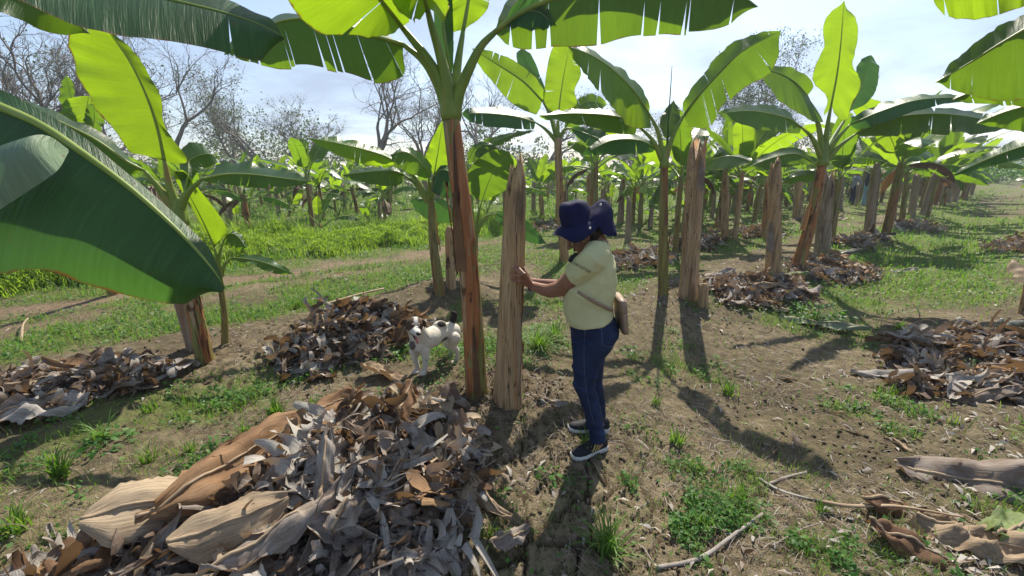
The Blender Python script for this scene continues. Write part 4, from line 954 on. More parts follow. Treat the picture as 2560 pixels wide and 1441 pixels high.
# ------------------------------------------------------------------ far plantation rows (copies share mesh data)
def far_rows():
    vs = []
    for i in range(9):
        vs.append(plant_merged_mesh(300+i, H=.90+.12*(i % 4), nl=7+i % 3, L=.78+.08*(i % 3), W=.155, r0=.062))
    small = [plant_merged_mesh(330+i, H=.25, nl=5, L=.55, W=.12, r0=.035) for i in range(3)]
    sm_ = []
    for i in range(4):
        V, Fs = stump_mesh((0, 0, 0), (.04*(i-1.5), 0, 1.0+.1*i), .085, .065, 400+i)
        me = bpy.data.meshes.new('cut_banana_stem'); me.from_pydata([tuple(v) for v in V], [], Fs); me.materials.append(M['stump_far'])
        me.polygons.foreach_set('use_smooth', np.ones(len(me.polygons), bool)); sm_.append(me)
    rs = np.random.default_rng(99); cnt = [0, 0, 0]
    cells = []
    for k in range(-1, 22):
        for m in range(-30, 60):
            s = m*2.15+rs.normal(0, .25)+.9*(k % 2); n = 7.6+(k-1)*2.35+rs.normal(0, .18)
            x = 2.42+s*.77-n*.638; y = 5.5+s*.638+n*.77
            if y < 9.5 or y > 46: continue
            if abs(x)/y > 1.32: continue
            if n < 7 and -6 < s < 3: continue
            if n < 9.3 and -7.5 < s < 0: continue
            cells.append((math.hypot(x, y), x, y, s, n))
    # rows between the traced right-hand rows and the far field
    for n0 in (4.4, 6.4):
        for m in range(2, 26):
            s = 2.5+m*1.7+rs.normal(0, .2); n = n0+rs.normal(0, .2)
            x = 2.42+s*.77-n*.638; y = 5.5+s*.638+n*.77
            if y > 11.5 and y < 40: cells.append((math.hypot(x, y), x, y, s, n))
    for n0 in (0.1, 2.0):
        for m in range(0, 12):
            s = 20+m*2.2+rs.normal(0, .2); n = n0+rs.normal(0, .2)
            x = 2.42+s*.77-n*.638; y = 5.5+s*.638+n*.77
            cells.append((math.hypot(x, y), x, y, s, n))
    for n0 in (-3.4,):
        for m in range(0, 9):
            s = 11+m*2.6; n = n0
            x = 2.42+s*.77-n*.638; y = 5.5+s*.638+n*.77
            if x/y > 1.0 and y > 12: cells.append((math.hypot(x, y), x, y, s, n))
    cells = [c for c in cells if not (2070 < 1280+F*c[1]/(c[2]*.985) < 2200 and c[0] < 27)]
    cells.sort()
    def put(me, name, x, y, sc, rz, label, cat, grp, tilt=0):
        o = bpy.data.objects.new(name, me); COL.objects.link(o); o.location = (x, y, hz(x, y)-.02); o.scale = (sc, sc, sc); o.rotation_euler = (tilt, 0, rz)
        tag(o, label, cat, grp)
    for d, x, y, s, n in cells:
        big = n < 7.3
        if rs.random() < (.8 if big else .80) and cnt[0] < 285:
            sc = rs.uniform(.85, 1.25)*(1.25 if big else 1.0); cnt[0] += 1
            put(vs[int(rs.integers(0, 9))], 'banana_plant', x, y, sc, rs.uniform(0, 6.28), 'young banana plant among the crowded far rows before the bare trees', 'banana plant', 'banana plants of the far rows', rs.normal(0, .04))
        if rs.random() < .55 and cnt[1] < 170:
            a = rs.uniform(0, 6.28); cnt[1] += 1
            put(sm_[int(rs.integers(0, 4))], 'cut_banana_stem', x+.4*math.cos(a), y+.4*math.sin(a), rs.uniform(.75, 1.25), a, 'short grey cut stem standing in the far banana rows', 'banana stump', 'cut stems of the far rows')
        if rs.random() < .25 and d < 26 and cnt[2] < 40:
            a = rs.uniform(0, 6.28); cnt[2] += 1
            put(small[int(rs.integers(0, 3))], 'banana_plant', x+.9*math.cos(a), y+.9*math.sin(a), rs.uniform(.8, 1.4), a, 'knee high banana sucker in the grass of the far rows', 'banana sucker', 'small suckers of the far rows')
    print('far', cnt, len(cells))
    # a few suckers by the weeds that show singly
    for i, (px, py, lab) in enumerate([(925, 572, 'tiny banana sucker standing alone on top of the tall weeds'), (850, 545, 'bright little sucker behind the tall weeds, left centre'), (735, 540, 'small pale sucker beside the red stemmed plant in the weeds'), (1610, 500, 'yellow leaved seedling near the light streak, right of the blue hat')]):
        g = G(px, py); put(small[i % 3], 'banana_plant', g[0], g[1], 1.0, i*1.3, lab, 'banana sucker', None)
far_rows()

# ------------------------------------------------------------------ trees
def grow_tree(seed, H=9, levels=6, spread=.55, r0=.17, bare=True, trunk=.28, lean=0.0, twig=1.0):
    rs = np.random.default_rng(seed); parts = []; tips = []
    def br(p, d, L, r, lev):
        n = 5 if lev < 3 else 4; pts = [p]; dd = d.copy(); 
        for i in range(n):
            dd = dd+rs.normal(0, .13+.03*lev, 3)+np.array([0, 0, .06 if lev > 0 else 0]); dd /= np.linalg.norm(dd); pts.append(pts[-1]+dd*L/n)
        rr = np.linspace(r, r*.62, n+1)
        V, Fs = tube(np.array(pts), rr, 7 if lev < 2 else (4 if lev < 4 else 3), cap=False); parts.append((V, Fs))
        if lev >= levels: tips.append(pts[-1]); tips.append(pts[-2]); return
        nb = int(rs.integers(2, 4)) if lev > 0 else int(rs.integers(3, 5))
        for b in range(nb):
            a = rs.uniform(0, 6.28); u = np.cross(dd, rs.normal(0, 1, 3)); u /= np.linalg.norm(u)+1e-9
            sp = spread*rs.uniform(.6, 1.35)
            nd = dd*math.cos(sp)+u*math.sin(sp); nd[2] += .12; nd /= np.linalg.norm(nd)
            br(pts[-1], nd, L*rs.uniform(.62, .86), r*.62*rs.uniform(.75, 1), lev+1)
        if lev > 0 and lev < levels:
            for b in range(2 if lev > 1 else 1):
                u = np.cross(dd, rs.normal(0, 1, 3)); u /= np.linalg.norm(u)+1e-9; nd = dd*.5+u*.85; nd /= np.linalg.norm(nd)
                q = int(rs.integers(1, n)); br(pts[q], nd, L*rs.uniform(.45, .7), r*.4, min(levels, lev+2))
    br(np.array([0, 0, -.3]), np.array([lean, 0, 1.])/math.hypot(lean, 1), H*trunk, r0, 0)
    V = []; Fs = []; off = 0
    for v, f in parts:
        V.append(v); Fs.append(np.array(f)+off); off += len(v)
    V = np.vstack(V); k = H/max(1, V[:, 2].max()); V = V*k; tips = np.array(tips)*k
    return V, np.vstack(Fs), tips
LT = np.array([[0, 0, 0], [.5, .35, .05], [1, 0, 0], [.5, -.35, .05]]); LF = np.array([[0, 1, 2, 3]])
def mesh_np(name, V, Fc, mat, rnd=None):
    o = mk(name, V, Fc, [mat], attrs={'rnd': rnd} if rnd is not None else None); return o
def foliage(tips, nper, spread, size, seed):
    rs = np.random.default_rng(seed); n = len(tips)*nper
    pos = np.repeat(tips, nper, axis=0)+rs.normal(0, spread, (n, 3)); rot = rotm(rs.uniform(0, 6.28, n), rs.normal(0, .7, n), rs.normal(0, .7, n))
    V, Fc = scatter(LT, LF, pos, rot, size*rs.uniform(.6, 1.4, n)); cl = np.repeat(rs.random(len(tips)), nper)
    return V, Fc, np.repeat(np.clip(.6*cl+.4*rs.random(n), 0, 1), 4)
def trees():
    bare = [grow_tree(s, 9, 6, sp, r0, trunk=tr) for s, sp, r0, tr in ((1, .50, .17, .22), (2, .42, .14, .18), (3, .55, .17, .24), (4, .40, .14, .15))]
    bm = []
    for i, (V, Fc, tips) in enumerate(bare):
        o = mesh_np('trunk', V, Fc, M['bark']); bm.append((o.data, tips)); bpy.data.objects.remove(o)
    spec = [  # px, distance, height, mesh, leaf density, label
        (95, 24, 10.0, 0, .04, 'tall dark bare tree at the far left edge of the photo'),
        (25, 24, 11.5, 2, .02, 'bare tree partly cut off by the left edge, behind the big leaf'),
        (170, 25, 10.5, 3, .04, 'thin branched bare tree just left of the glowing leaf'),
        (270, 30, 9.0, 1, .08, 'bare tree hidden mostly behind the glowing upright leaf'),
        (478, 25, 10.2, 0, .03, 'wide crowned nearly bare tree right of the glowing leaf, forked trunk'),
        (400, 34, 9.0, 3, .02, 'leafy topped slender tree between the glowing leaf and the forked bare tree'),
        (690, 32, 8.8, 2, .22, 'small leaved tree with clumpy crown against the sky, left of centre'),
        (600, 36, 8.0, 1, .05, 'low sparse leafed tree right of the forked bare tree'),
        (780, 38, 8.0, 3, .08, 'small half leafed tree left of the fan shaped bare tree'),
        (950, 34, 11, 1, 0, 'fan shaped leafless tree in the middle of the skyline left of the main stem'),
        (1075, 40, 10.0, 3, .1, 'thin leafless tree directly behind the main plant stem'),
        (1215, 38, 11.0, 0, 0, 'leafless tree above the tall touched stump'),
        (1340, 42, 9.5, 2, .2, 'leafless tree right of the tall touched stump'),
        (1460, 46, 9.2, 1, .15, 'low leafless tree behind the crown over the woman'),
        (1905, 40, 12, 2, .9, 'dark leafy tree against the sky between the two big right plants'),
        (1840, 46, 8.0, 3, .7, 'leafy tree low behind the right hand plants'),
        (1690, 48, 7.8, 0, .8, 'dark leafy tree behind the thin unopened leaf spike'),
        (1960, 48, 6.5, 1, .4, 'sparse tree beside the dark leafy one'),
        (2120, 55, 6.5, 2, .6, 'distant leafy tree above the two far people'),
        (1560, 50, 5.5, 3, .6, 'distant low tree in the light streak')]
    for i, (px, Y, H, k, ld, lab) in enumerate(spec):
        me, tips = bm[k]; x = (px-1280)/F*Y*.985
        e = empty('tree', (x, Y, 0)); tag(e, lab, 'tree')
        o = bpy.data.objects.new('trunk', me); COL.objects.link(o); o.parent = e; s = H/9; o.scale = (s, s, s); o.rotation_euler = (0, 0, i*1.7)
        if ld > 0:
            rs = np.random.default_rng(i); c, sn = math.cos(i*1.7), math.sin(i*1.7); T = tips*s; T = np.c_[T[:, 0]*c-T[:, 1]*sn, T[:, 0]*sn+T[:, 1]*c, T[:, 2]]
            keep = rs.random(len(T)) < min(1, ld); T = T[keep]
            V, Fc, rn = foliage(T+np.array([x, Y, 0]), 4, .20, .13, i)
            mk('crown', V, Fc, [M['treeleaf']], e, attrs={'rnd': rn})
    # undergrowth and woods at the edge of the plantation: one mass
    rs = np.random.default_rng(5); pos = []; 
    for i in range(520):
        px = rs.uniform(-350, 2900); Y = rs.uniform(46, 62); h = (rs.uniform(1.5, 6.0) if px < 1300 else rs.uniform(1.2, 3.6) if px < 1500 else rs.uniform(1.2, 3.0))*(1+.5*math.sin(px*.011))
        c = np.array([(px-1280)/F*Y, Y, h*.5]); m = 130; p = rs.normal(0, 1, (m, 3)); p /= np.linalg.norm(p, axis=1)[:, None]; p *= rs.uniform(.55, 1, (m, 1))**.5
        pos.append(c+p*np.array([rs.uniform(.9, 2.0), 1.0, h*.55]))
    pos = np.vstack(pos); n = len(pos); V, Fc = scatter(LT, LF, pos, rotm(rs.uniform(0, 6.28, n), rs.normal(0, .8, n), rs.normal(0, .8, n)), rs.uniform(.2, .42, n))
    tag(mk('distant_woods', V, Fc, [M['treeleaf']], attrs={'rnd': np.repeat(np.clip(rs.normal(.45, .25, n), 0, 1), 4)}), 'mass of green bushes under the bare trees behind the plantation', kind='stuff')
    # hedge line of low trees at the right end of the path
    pos = []
    for i in range(26):
        q = i/25; c = np.array([27+q*22, 26+q*2+rs.normal(0, .6), 1.35+.5*rs.random()]); m = 160; p = rs.normal(0, 1, (m, 3)); p /= np.linalg.norm(p, axis=1)[:, None]
        pos.append(c+p*np.array([1.0, .8, .6])*rs.uniform(.5, 1, (m, 1)))
    pos = np.vstack(pos); n = len(pos); V, Fc = scatter(LT, LF, pos, rotm(rs.uniform(0, 6.28, n), rs.normal(0, .8, n), rs.normal(0, .8, n)), rs.uniform(.10, .2, n))
    tag(mk('hedge', V, Fc, [M['weed']], attrs={'rnd': np.repeat(np.clip(rs.normal(.6, .25, n), 0, 1), 4)}), 'row of bushy green shrubs at the far end of the path on the right', 'hedge')
trees()

# ------------------------------------------------------------------ ground cover
def polar(n, rmin, rmax, rs, amax=66):
    """candidates about evenly spread over the picture"""
    a = np.radians(rs.uniform(-amax, amax, n)); u = rs.random(n); r = 1/(1/rmax+u*(1/rmin-1/rmax))
    return r*np.sin(a), r*np.cos(a)-.3, r
def nrm(v): return v/(np.linalg.norm(v, axis=-1, keepdims=True)+1e-9)
def cover():
    rs = np.random.default_rng(17)
    # grass blades: bent 3-segment strips
    tv = np.array([[-.5, 0, 0], [.5, 0, 0], [-.42, .10, .38], [.42, .10, .38], [-.28, .32, .72], [.28, .32, .72], [0, .68, .92], [0, .68, .92]])
    tf = np.array([[0, 1, 3, 2], [2, 3, 5, 4], [4, 5, 7, 6]])
    def blades(x, y, length, width, rnd, name, mat, label, zoff=0):
        n = len(x); z = hbase(x, y)-.004+zoff; yaw = rs.uniform(0, 6.28, n); lean = rs.normal(0, .25, n)
        V, Fc = scatter(tv, tf, np.c_[x, y, z], rotm(yaw, 0, lean), np.c_[width, length, length])
        return tag(mk(name, V, Fc, [M[mat]], attrs={'rnd': np.repeat(rnd, 8)}), label, kind='stuff')
    x, y, r = polar(420000, 1.5, 60, rs)
    g = green_f(x, y); cl = vnoise(x*5, y*5, 7)*.6+vnoise(x*14, y*14, 8)*.4
    keep = rs.random(len(x)) < np.clip(g**1.3*.95, 0, 1)*sm(.40, .62, cl+.25*g)+.012
    x, y, r, g = x[keep], y[keep], r[keep], g[keep]; n = len(x)
    ln = (.025+.05*rs.random(n))*(1+.05*r)*(.7+.8*g)*(1+.9*sm(5.4, 6.4, rc(x, y)[1])); wd = np.maximum(.0022, .0011*r)*rs.uniform(.7, 1.4, n)
    dry = rs.random(n) < .10+.45*(g < .35)
    rn = np.where(dry, rs.uniform(.8, 1, n), np.clip(rs.normal(.45, .2, n), 0, .78))
    blades(x, y, ln, wd, rn, 'grass', 'grass', 'short thin grass over the soil'); print('grass', n)
    # clover-like low leaves
    x, y, r = polar(420000, 1.5, 45, rs)
    g = green_f(x, y); cl = vnoise(x*3.1+5, y*3.1, 17)*.55+vnoise(x*10, y*10, 18)*.45
    keep = rs.random(len(x)) < g*sm(.44, .62, cl+.12*g)*sm(.15, .5, g)+.003
    x, y, r, g = x[keep], y[keep], r[keep], g[keep]; n = len(x)
    z = hbase(x, y)+rs.uniform(.004, .05, n)*(.5+g); sz = (.012+.016*rs.random(n))*(1+.10*r)
    V, Fc = scatter(LT, LF, np.c_[x, y, z], rotm(rs.uniform(0, 6.28, n), rs.normal(-.2, .4, n), rs.normal(0, .4, n)), sz)
    tag(mk('creeping_weeds', V, Fc, [M['weed']], attrs={'rnd': np.repeat(np.clip(rs.normal(.55, .25, n), 0, 1), 4)}), 'low small leaved weeds creeping over the soil', kind='stuff'); print('weeds', n)
    # tall weeds band behind the track
    m = 60000; s_ = rs.uniform(-9.5, 1.5, m); n_ = rs.uniform(5.9, 8.9, m)
    x = 2.42+s_*.77-n_*.638; y = 5.5+s_*.638+n_*.77
    hh = (.02+.46*vnoise(x*.9, y*.9, 3)**1.4+.30*vnoise(x*3.3, y*3.3, 5)**2)*sm(5.9, 6.9, n_+.8*fbm(x*.8, y*.8, 3, 2))*sm(8.9, 8.0, n_)*sm(-9.5, -7, s_)*sm(1.5, -.8, s_)
    keep = (hh > .1) & (rs.random(m) < .25+.9*vnoise(x*3.3, y*3.3, 5)); x, y, hh = x[keep], y[keep], hh[keep]; 
    per = 7; n = len(x)*per; X = np.repeat(x, per)+rs.normal(0, .02, n); Y_ = np.repeat(y, per)+rs.normal(0, .02, n)
    q = rs.uniform(.25, 1, n); Z = hbase(X, Y_)+np.repeat(hh, per)*q
    V, Fc = scatter(LT, LF, np.c_[X, Y_, Z], rotm(rs.uniform(0, 6.28, n), rs.normal(-.6, .6, n), rs.normal(0, .6, n)), np.c_[rs.uniform(.035, .075, n), rs.uniform(.018, .040, n), rs.uniform(.03, .05, n)])
    tag(mk('tall_weeds', V, Fc, [M['tallweed']], attrs={'rnd': np.repeat(np.clip(.45*q+.5*np.repeat(vnoise(x*1.7, y*1.7, 9), per)-.1+rs.normal(.1, .15, n), 0, 1), 4)}), 'knee high bright green weeds growing behind the dirt track', kind='stuff'); print('tall', n)
    m = 26000; s_ = rs.uniform(-10, 2.5, m); n_ = rs.uniform(5.5, 9.6, m); x = 2.42+s_*.77-n_*.638; y = 5.5+s_*.638+n_*.77
    hh = (.10+.38*vnoise(x*.9, y*.9, 3))*sm(5.5, 6.8, n_+.8*fbm(x*.8, y*.8, 3, 2)); k_ = (hh > .06) & (rs.random(m) < .3+vnoise(x*3.3, y*3.3, 5)); x, y, hh = x[k_], y[k_], hh[k_]; n = len(x)
    blades(x, y, hh*rs.uniform(.8, 1.5, n), rs.uniform(.010, .022, n), np.clip(rs.normal(.62, .15, n), 0, .85), 'tall_grass', 'tallweed', 'tall soft yellow green grass among the weeds behind the dirt track')
    # dry litter: little curled flakes and straws
    fv = np.array([[-.5, -.12, 0], [0, -.35, .22], [.5, -.03, .02], [-.45, .12, .04], [.1, .25, .30], [.55, .03, .0]]); ff = np.array([[0, 1, 4, 3], [1, 2, 5, 4]])
    x, y, r = polar(170000, 1.5, 30, rs); s, nn = rc(x, y)
    lit = .01+.06*sm(.5, .7, vnoise(x*1.3, y*1.3, 27)*.6+vnoise(x*5, y*5, 28)*.4)
    row = np.exp(-(nn/.75)**2)*(s > -1)+.8*np.exp(-((nn-2.1)/.7)**2)*(s > 1)+np.exp(-((nn+3.0)/.7)**2)
    lit = lit+.8*row*sm(.3, .6, vnoise(s*.55+3, nn*.5, 61)); lit = lit*(1-.75*track_f(x, y))*(1-.8*sm(4.6, 5.6, nn))*(1-.5*green_f(x, y))
    keep = rs.random(len(x)) < lit*.42; x, y, r = x[keep], y[keep], r[keep]; n = len(x)
    sz = (.005+.030*rs.random(n)**4)*(1+.12*r)
    V, Fc = scatter(fv, ff, np.c_[x, y, hground(x, y)+.003+.1*sz], rotm(rs.uniform(0, 6.28, n), rs.normal(0, .3, n), rs.normal(0, .35, n)), np.c_[sz*1.6, sz*.8, sz*1.5])
    tag(mk('leaf_litter', V, Fc, [M['dry']], attrs={'rnd': np.repeat(np.clip(rs.normal(.75, .35, n), 0, 1.3), 6)}), 'crumbs of dry banana leaf scattered over the soil', kind='stuff'); print('litter', n)
    x, y, r = polar(150000, 1.5, 14, rs); lit = .06+.5*sm(.45, .65, vnoise(x*1.7+9, y*1.7, 37)); lit = lit*(1-.6*track_f(x, y))
    keep = rs.random(len(x)) < lit*.55; x, y, r = x[keep], y[keep], r[keep]; n = len(x)
    tw = np.array([[0, -.5, 0], [.33, -.5, .12], [.66, -.5, .10], [1, -.5, 0], [0, .5, 0], [.33, .5, .12], [.66, .5, .10], [1, .5, 0]]); tff = np.array([[0, 1, 5, 4], [1, 2, 6, 5], [2, 3, 7, 6]])
    ln = .02+.09*rs.random(n)**2.5
    V, Fc = scatter(tw, tff, np.c_[x, y, hground(x, y)+.004], rotm(rs.uniform(0, 6.28, n), rs.normal(0, .10, n), rs.normal(0, .5, n)), np.c_[ln, np.maximum(.002, .0009*r)*rs.uniform(.7, 1.6, n), ln])
    tag(mk('straw', V, Fc, [M['dry']], attrs={'rnd': np.repeat(np.clip(rs.normal(.50, .25, n), 0, 1.1), 8)}), 'dry straws and fibres lying on the soil', kind='stuff'); print('straw', n)
    # soil crumbs
    ico = np.array([[0, 0, 1], [.9, 0, .3], [.3, .85, .2], [-.7, .5, .3], [-.7, -.5, .2], [.3, -.85, .3], [0, 0, -1]]); icf = np.array([[0, 1, 2], [0, 2, 3], [0, 3, 4], [0, 4, 5], [0, 5, 1], [6, 2, 1], [6, 3, 2], [6, 4, 3], [6, 5, 4], [6, 1, 5]])
    x, y, r = polar(120000, 1.5, 14, rs)
    cl = np.exp(-((x+.05)**2+(y-2.72)**2)/.30)+.8*np.exp(-((x-2.4)**2+(y-5.3)**2)/.6)+.7*np.exp(-((x+2.8)**2+(y-3.4)**2)/.5)+.8*np.exp(-((x+.9)**2+(y-5.5)**2)/.3)+.5*np.exp(-((x-2.3)**2+(y-2.5)**2)/.3)
    cl = cl+.25*sm(.5, .7, vnoise(x*1.4, y*1.4, 47))
    keep = rs.random(len(x)) < np.clip(cl, 0, 1)*.5; x, y, r = x[keep], y[keep], r[keep]; n = len(x)
    sz = (.002+.012*rs.random(n)**4)*(1+.08*r)
    V, Fc = scatter(ico, icf, np.c_[x, y, hground(x, y)+.2*sz], rotm(rs.uniform(0, 6.28, n), rs.normal(0, .5, n), rs.normal(0, .5, n)), np.c_[sz*rs.uniform(.7, 1.4, n), sz, sz*rs.uniform(.5, .9, n)])
    nv = len(V); tag(mk('soil_clods', V, Fc, [M['soil']], smooth=False, attrs={'green': np.zeros(nv), 'track': np.zeros(nv), 'crack_shade': np.zeros(nv), 'pale': np.zeros(nv), 'moist': np.repeat(.35*rs.random(n), 7)}), 'loose clods of dug soil round the plants', kind='stuff'); print('clods', n)
cover()

# ------------------------------------------------------------------ single tufts and weeds one can point at
def tuft(px, py, h, n, label, seed, spread=1.0, dry=.1, w=.005):
    rs = np.random.default_rng(seed); g = G(px, py); V = []; Fs = []; RN = []; UV = []
    for i in range(n):
        a = rs.uniform(0, 6.28); el = R(90)-abs(rs.normal(0, .42))*spread; L = h*rs.uniform(.45, 1.15); m = 7; p = g+np.array([rs.normal(0, .02), rs.normal(0, .02), -.01]); q = .0
        d = np.array([math.cos(a), math.sin(a)]); side = np.array([-d[1], d[0], 0]); dr = rs.uniform(.5, 1.9)*spread; r_ = rs.uniform(.8, 1) if rs.random() < dry else rs.uniform(.1, .75)
        o = len(V)
        for k in range(m):
            t = k/(m-1); e = el-dr*t**1.5; ww = w*rs.uniform(.85, 1.1)*(1-t**2)+.0004
            V += [p-side*ww, p+side*ww]; RN += [r_, r_]; p = p+np.array([d[0]*math.cos(e), d[1]*math.cos(e), math.sin(e)])*L/(m-1)
        Fs += [(o+2*k, o+2*k+1, o+2*k+3, o+2*k+2) for k in range(m-1)]
    return tag(mk('grass_tuft', V, Fs, [M['grass']], attrs={'rnd': RN}, origin=g), label, 'grass tuft')
TU = [(150, 1190, .24, 60, 'big pale grass tuft with long arching blades at the lower left'), (255, 1100, .20, 46, 'loose grass tuft above the big pale one, lower left'), (45, 1330, .16, 70, 'dense grass tuft in the lower left corner'),
      (375, 1150, .12, 40, 'bright grass tuft between the big pale tuft and the dry pile'), (470, 1130, .11, 34, 'small grass tuft close to the long dry pile, left'), (370, 1030, .12, 30, 'sparse grass tuft on the bare slope left of the piles'),
      (690, 1040, .17, 80, 'dense dark green grass tuft between the two dry leaf heaps'), (775, 1020, .11, 40, 'small tuft right of the dense dark green tuft'), (615, 1090, .13, 44, 'tuft directly left of the front heap top end'),
      (1470, 1125, .17, 46, 'dark grass tuft covering the toe of the near shoe'), (1515, 1380, .24, 70, 'large spreading grass tuft at the bottom centre right'), (1220, 1340, .15, 16, 'thin bright grass sprout at the right foot of the front heap'),
      (745, 770, .17, 60, 'bright grass tuft beyond the rear heap, left'), (820, 750, .16, 60, 'bright grass tuft directly behind the rear heap'), (640, 790, .15, 50, 'grass tuft between the small sucker and the rear heap'),
      (1690, 1110, .15, 36, 'grass tuft on the bare soil right of the shoes'), (1820, 985, .16, 44, 'tuft in the middle of the bare soil, right of the woman'), (1350, 880, .30, 190, 'tall bright grass between the touched stump and the jeans'),
      (1385, 850, .24, 120, 'grass tuft close to the front of the jeans'), (2250, 820, .10, 60, 'round bright grass tuft on the right path'), (2300, 720, .12, 60, 'yellow green tuft further up the right path'), (2225, 985, .13, 16, 'few upright blades on the bare path, right'),
      (2385, 1060, .12, 12, 'lone thin sprout near the right heap'), (1760, 1320, .14, 34, 'thin tuft near the bottom, right of the large spreading tuft'), (1850, 1250, .12, 28, 'small tuft left of the crossed sticks'), (2060, 1280, .10, 24, 'tuft under the cut green leaf stalk at lower right'),
      (1580, 900, .10, 30, 'grass tuft behind the knees of the jeans'), (1205, 1250, .06, 14, 'tiny sprout in the clods under the main stem'), (1740, 1180, .12, 28, 'sparse dry tuft right of the shoes'), (1640, 1010, .10, 26, 'short tuft in the shade of the yellow green stem'), (1470, 930, .0, 0, '')]
for i, (px, py, h, n, lab) in enumerate(TU):
    if n: tuft(px, py, h, n, lab, 500+i, spread=1.25 if h > .19 else .85, w=.0034 if h < .15 else .0046)
def weed(px, py, size, n, label, seed, mat='weed', leaf=.035):
    rs = np.random.default_rng(seed); g = G(px, py)
    a = rs.uniform(0, 6.28, n); rr = size*np.sqrt(rs.random(n)); z = rs.uniform(.01, 1, n)*size*.75*(1-.5*rr/size)
    tv = np.array([[0, 0, 0], [.3, .26, .04], [.3, -.26, .04], [.7, .2, .0], [.7, -.2, .0], [1, 0, -.08]]); tf = np.array([[0, 2, 4, 3], [0, 3, 1, 0], [3, 4, 5, 5]])
    tf = np.array([[0, 2, 1], [1, 2, 4], [1, 4, 3], [3, 4, 5]])
    pos = g+np.c_[rr*np.cos(a), rr*np.sin(a), z]
    V, Fc = scatter(tv, tf, pos, rotm(a+rs.normal(0, .6, n), rs.normal(.1, .35, n), rs.normal(0, .4, n)), leaf*rs.uniform(.6, 1.3, n))
    sv = []; sf = []; off = 0
    for i in range(0, n, 4):
        t = tube(np.array([g+np.array([0, 0, -.01]), (g+pos[i])/2+np.array([0, 0, .02]), pos[i]]), .0016, 3, cap=False); sv.append(t[0]); sf += [tuple(k+off for k in f) for f in t[1]]; off += len(t[0])
    e = tag(empty('leafy_weed', g), label, 'weed'); mk('leaves', V, Fc, [M[mat]], e, attrs={'rnd': np.repeat(rs.uniform(.2, 1, n), 6)}); mk('stalks', np.vstack(sv), sf, [M[mat]], e, attrs={'rnd': np.full(off, .4)})
WD = [(265, 1120, .14, 70, 'broad leaved weed growing through the loose tuft at lower left', .045), (600, 1120, .13, 60, 'leafy weed on the left side of the front heap', .035), (450, 1180, .09, 36, 'small leafy weed near the long dry pile, left', .03), (530, 1130, .10, 40, 'creeping weed between tufts left of the front heap', .03),
      (900, 1010, .18, 80, 'leafy green weed between the front and rear heaps', .035), (830, 1010, .14, 60, 'small leaved weed left of the one between the heaps', .028), (1370, 1195, .08, 26, 'pale star shaped weed right of the front heap', .04), (1440, 1215, .08, 24, 'bluish small weed in front of the near shoe', .03),
      (1575, 890, .14, 60, 'grey green weed patch behind the woman', .035), (1795, 920, .16, 70, 'pale leafed weed on the bare soil in the middle right', .03), (2040, 800, .32, 260, 'thick dark green weed clump draped over the fallen leaves, right', .045), (1960, 770, .20, 100, 'leafy weed round the wilted leaf beside the dry heap, right', .04),
      (1120, 905, .22, 150, 'dense green weed patch under the dog', .035), (1000, 885, .15, 80, 'leafy weed before the front paws of the dog', .035), (930, 905, .12, 50, 'weed at the right skirt of the rear heap', .03), (2460, 930, .15, 110, 'fluffy bright weed among the dry leaves at the right edge', .03),
      (460, 1245, .05, 12, 'tiny bright seedling against the long dry pile', .03), (1085, 960, .15, 60, 'flat weed between the dog and the main stem', .03), (1240, 1240, .07, 20, 'small weed at the right foot of the front heap', .03)]
for i, (px, py, s_, n, lab, lf) in enumerate(WD): weed(px, py, s_, n, lab, 700+i, leaf=lf)
# ------------------------------------------------------------------ dry leaves
def tri(a): return math.asin(math.sin(a))*.75
def crumpled(length, width, seed, nx=16, ny=7, curl=None, crumple=1.0, roll=None, jag=.25):
    """a dead leaf piece: a curled, creased, ragged strip in local coords, lying about flat"""
    rs = np.random.default_rng(seed); ph = rs.uniform(0, 6.28, 8)
    curl = rs.choice([-1, 1])*rs.uniform(.5, 2.4) if curl is None else curl; bend = rs.uniform(-.9, .9); roll = rs.uniform(-2.2, 2.2) if roll is None else roll
    V = []; UV = []
    eL = rs.uniform(1-jag, 1, nx); eR = rs.uniform(1-jag, 1, nx)
    for i in range(nx):
        q = i/(nx-1); s = (q-.5)*length
        prof = (min(1, .25+q*4)*min(1, (1-q)*3+.2))
        ax = s; az = .10*length*math.sin(bend*2)*math.cos(q*math.pi*1.1)
        ay = .12*length*math.sin(q*2.2+ph[0])
        for j in range(ny):
            v = (j/(ny-1)-.5)*2; e = eL[i] if v < 0 else eR[i]
            w = width*.5*prof*(e if abs(v) > .9 else 1)
            a = curl*v+roll*(q-.5)
            # arc cross-section
            if abs(curl) > .05: cy = w*math.sin(curl*v)/curl; cz = w*(1-math.cos(curl*v))/curl
            else: cy = w*v; cz = 0
            rr = roll*(q-.5); yy = cy*math.cos(rr)-cz*math.sin(rr); zz = cy*math.sin(rr)+cz*math.cos(rr)
            cz2 = crumple*(.013*tri(q*9+ph[1]+v*2.2)+.010*tri(q*19+ph[2]-v*4)+.008*tri(v*6+ph[3]+q*7)+.003*rs.normal())*min(1, width*6)+width*.05*tri(v*6+ph[4]+2*math.sin(q*4+ph[5]))*crumple
            V.append((ax+.3*cz2, ay+yy, az+zz+cz2)); UV.append((q, j/(ny-1)))
    Fs = [(i*ny+j, i*ny+j+1, (i+1)*ny+j+1, (i+1)*ny+j) for i in range(nx-1) for j in range(ny-1)]
    return np.array(V), Fs, UV
PROT = {}
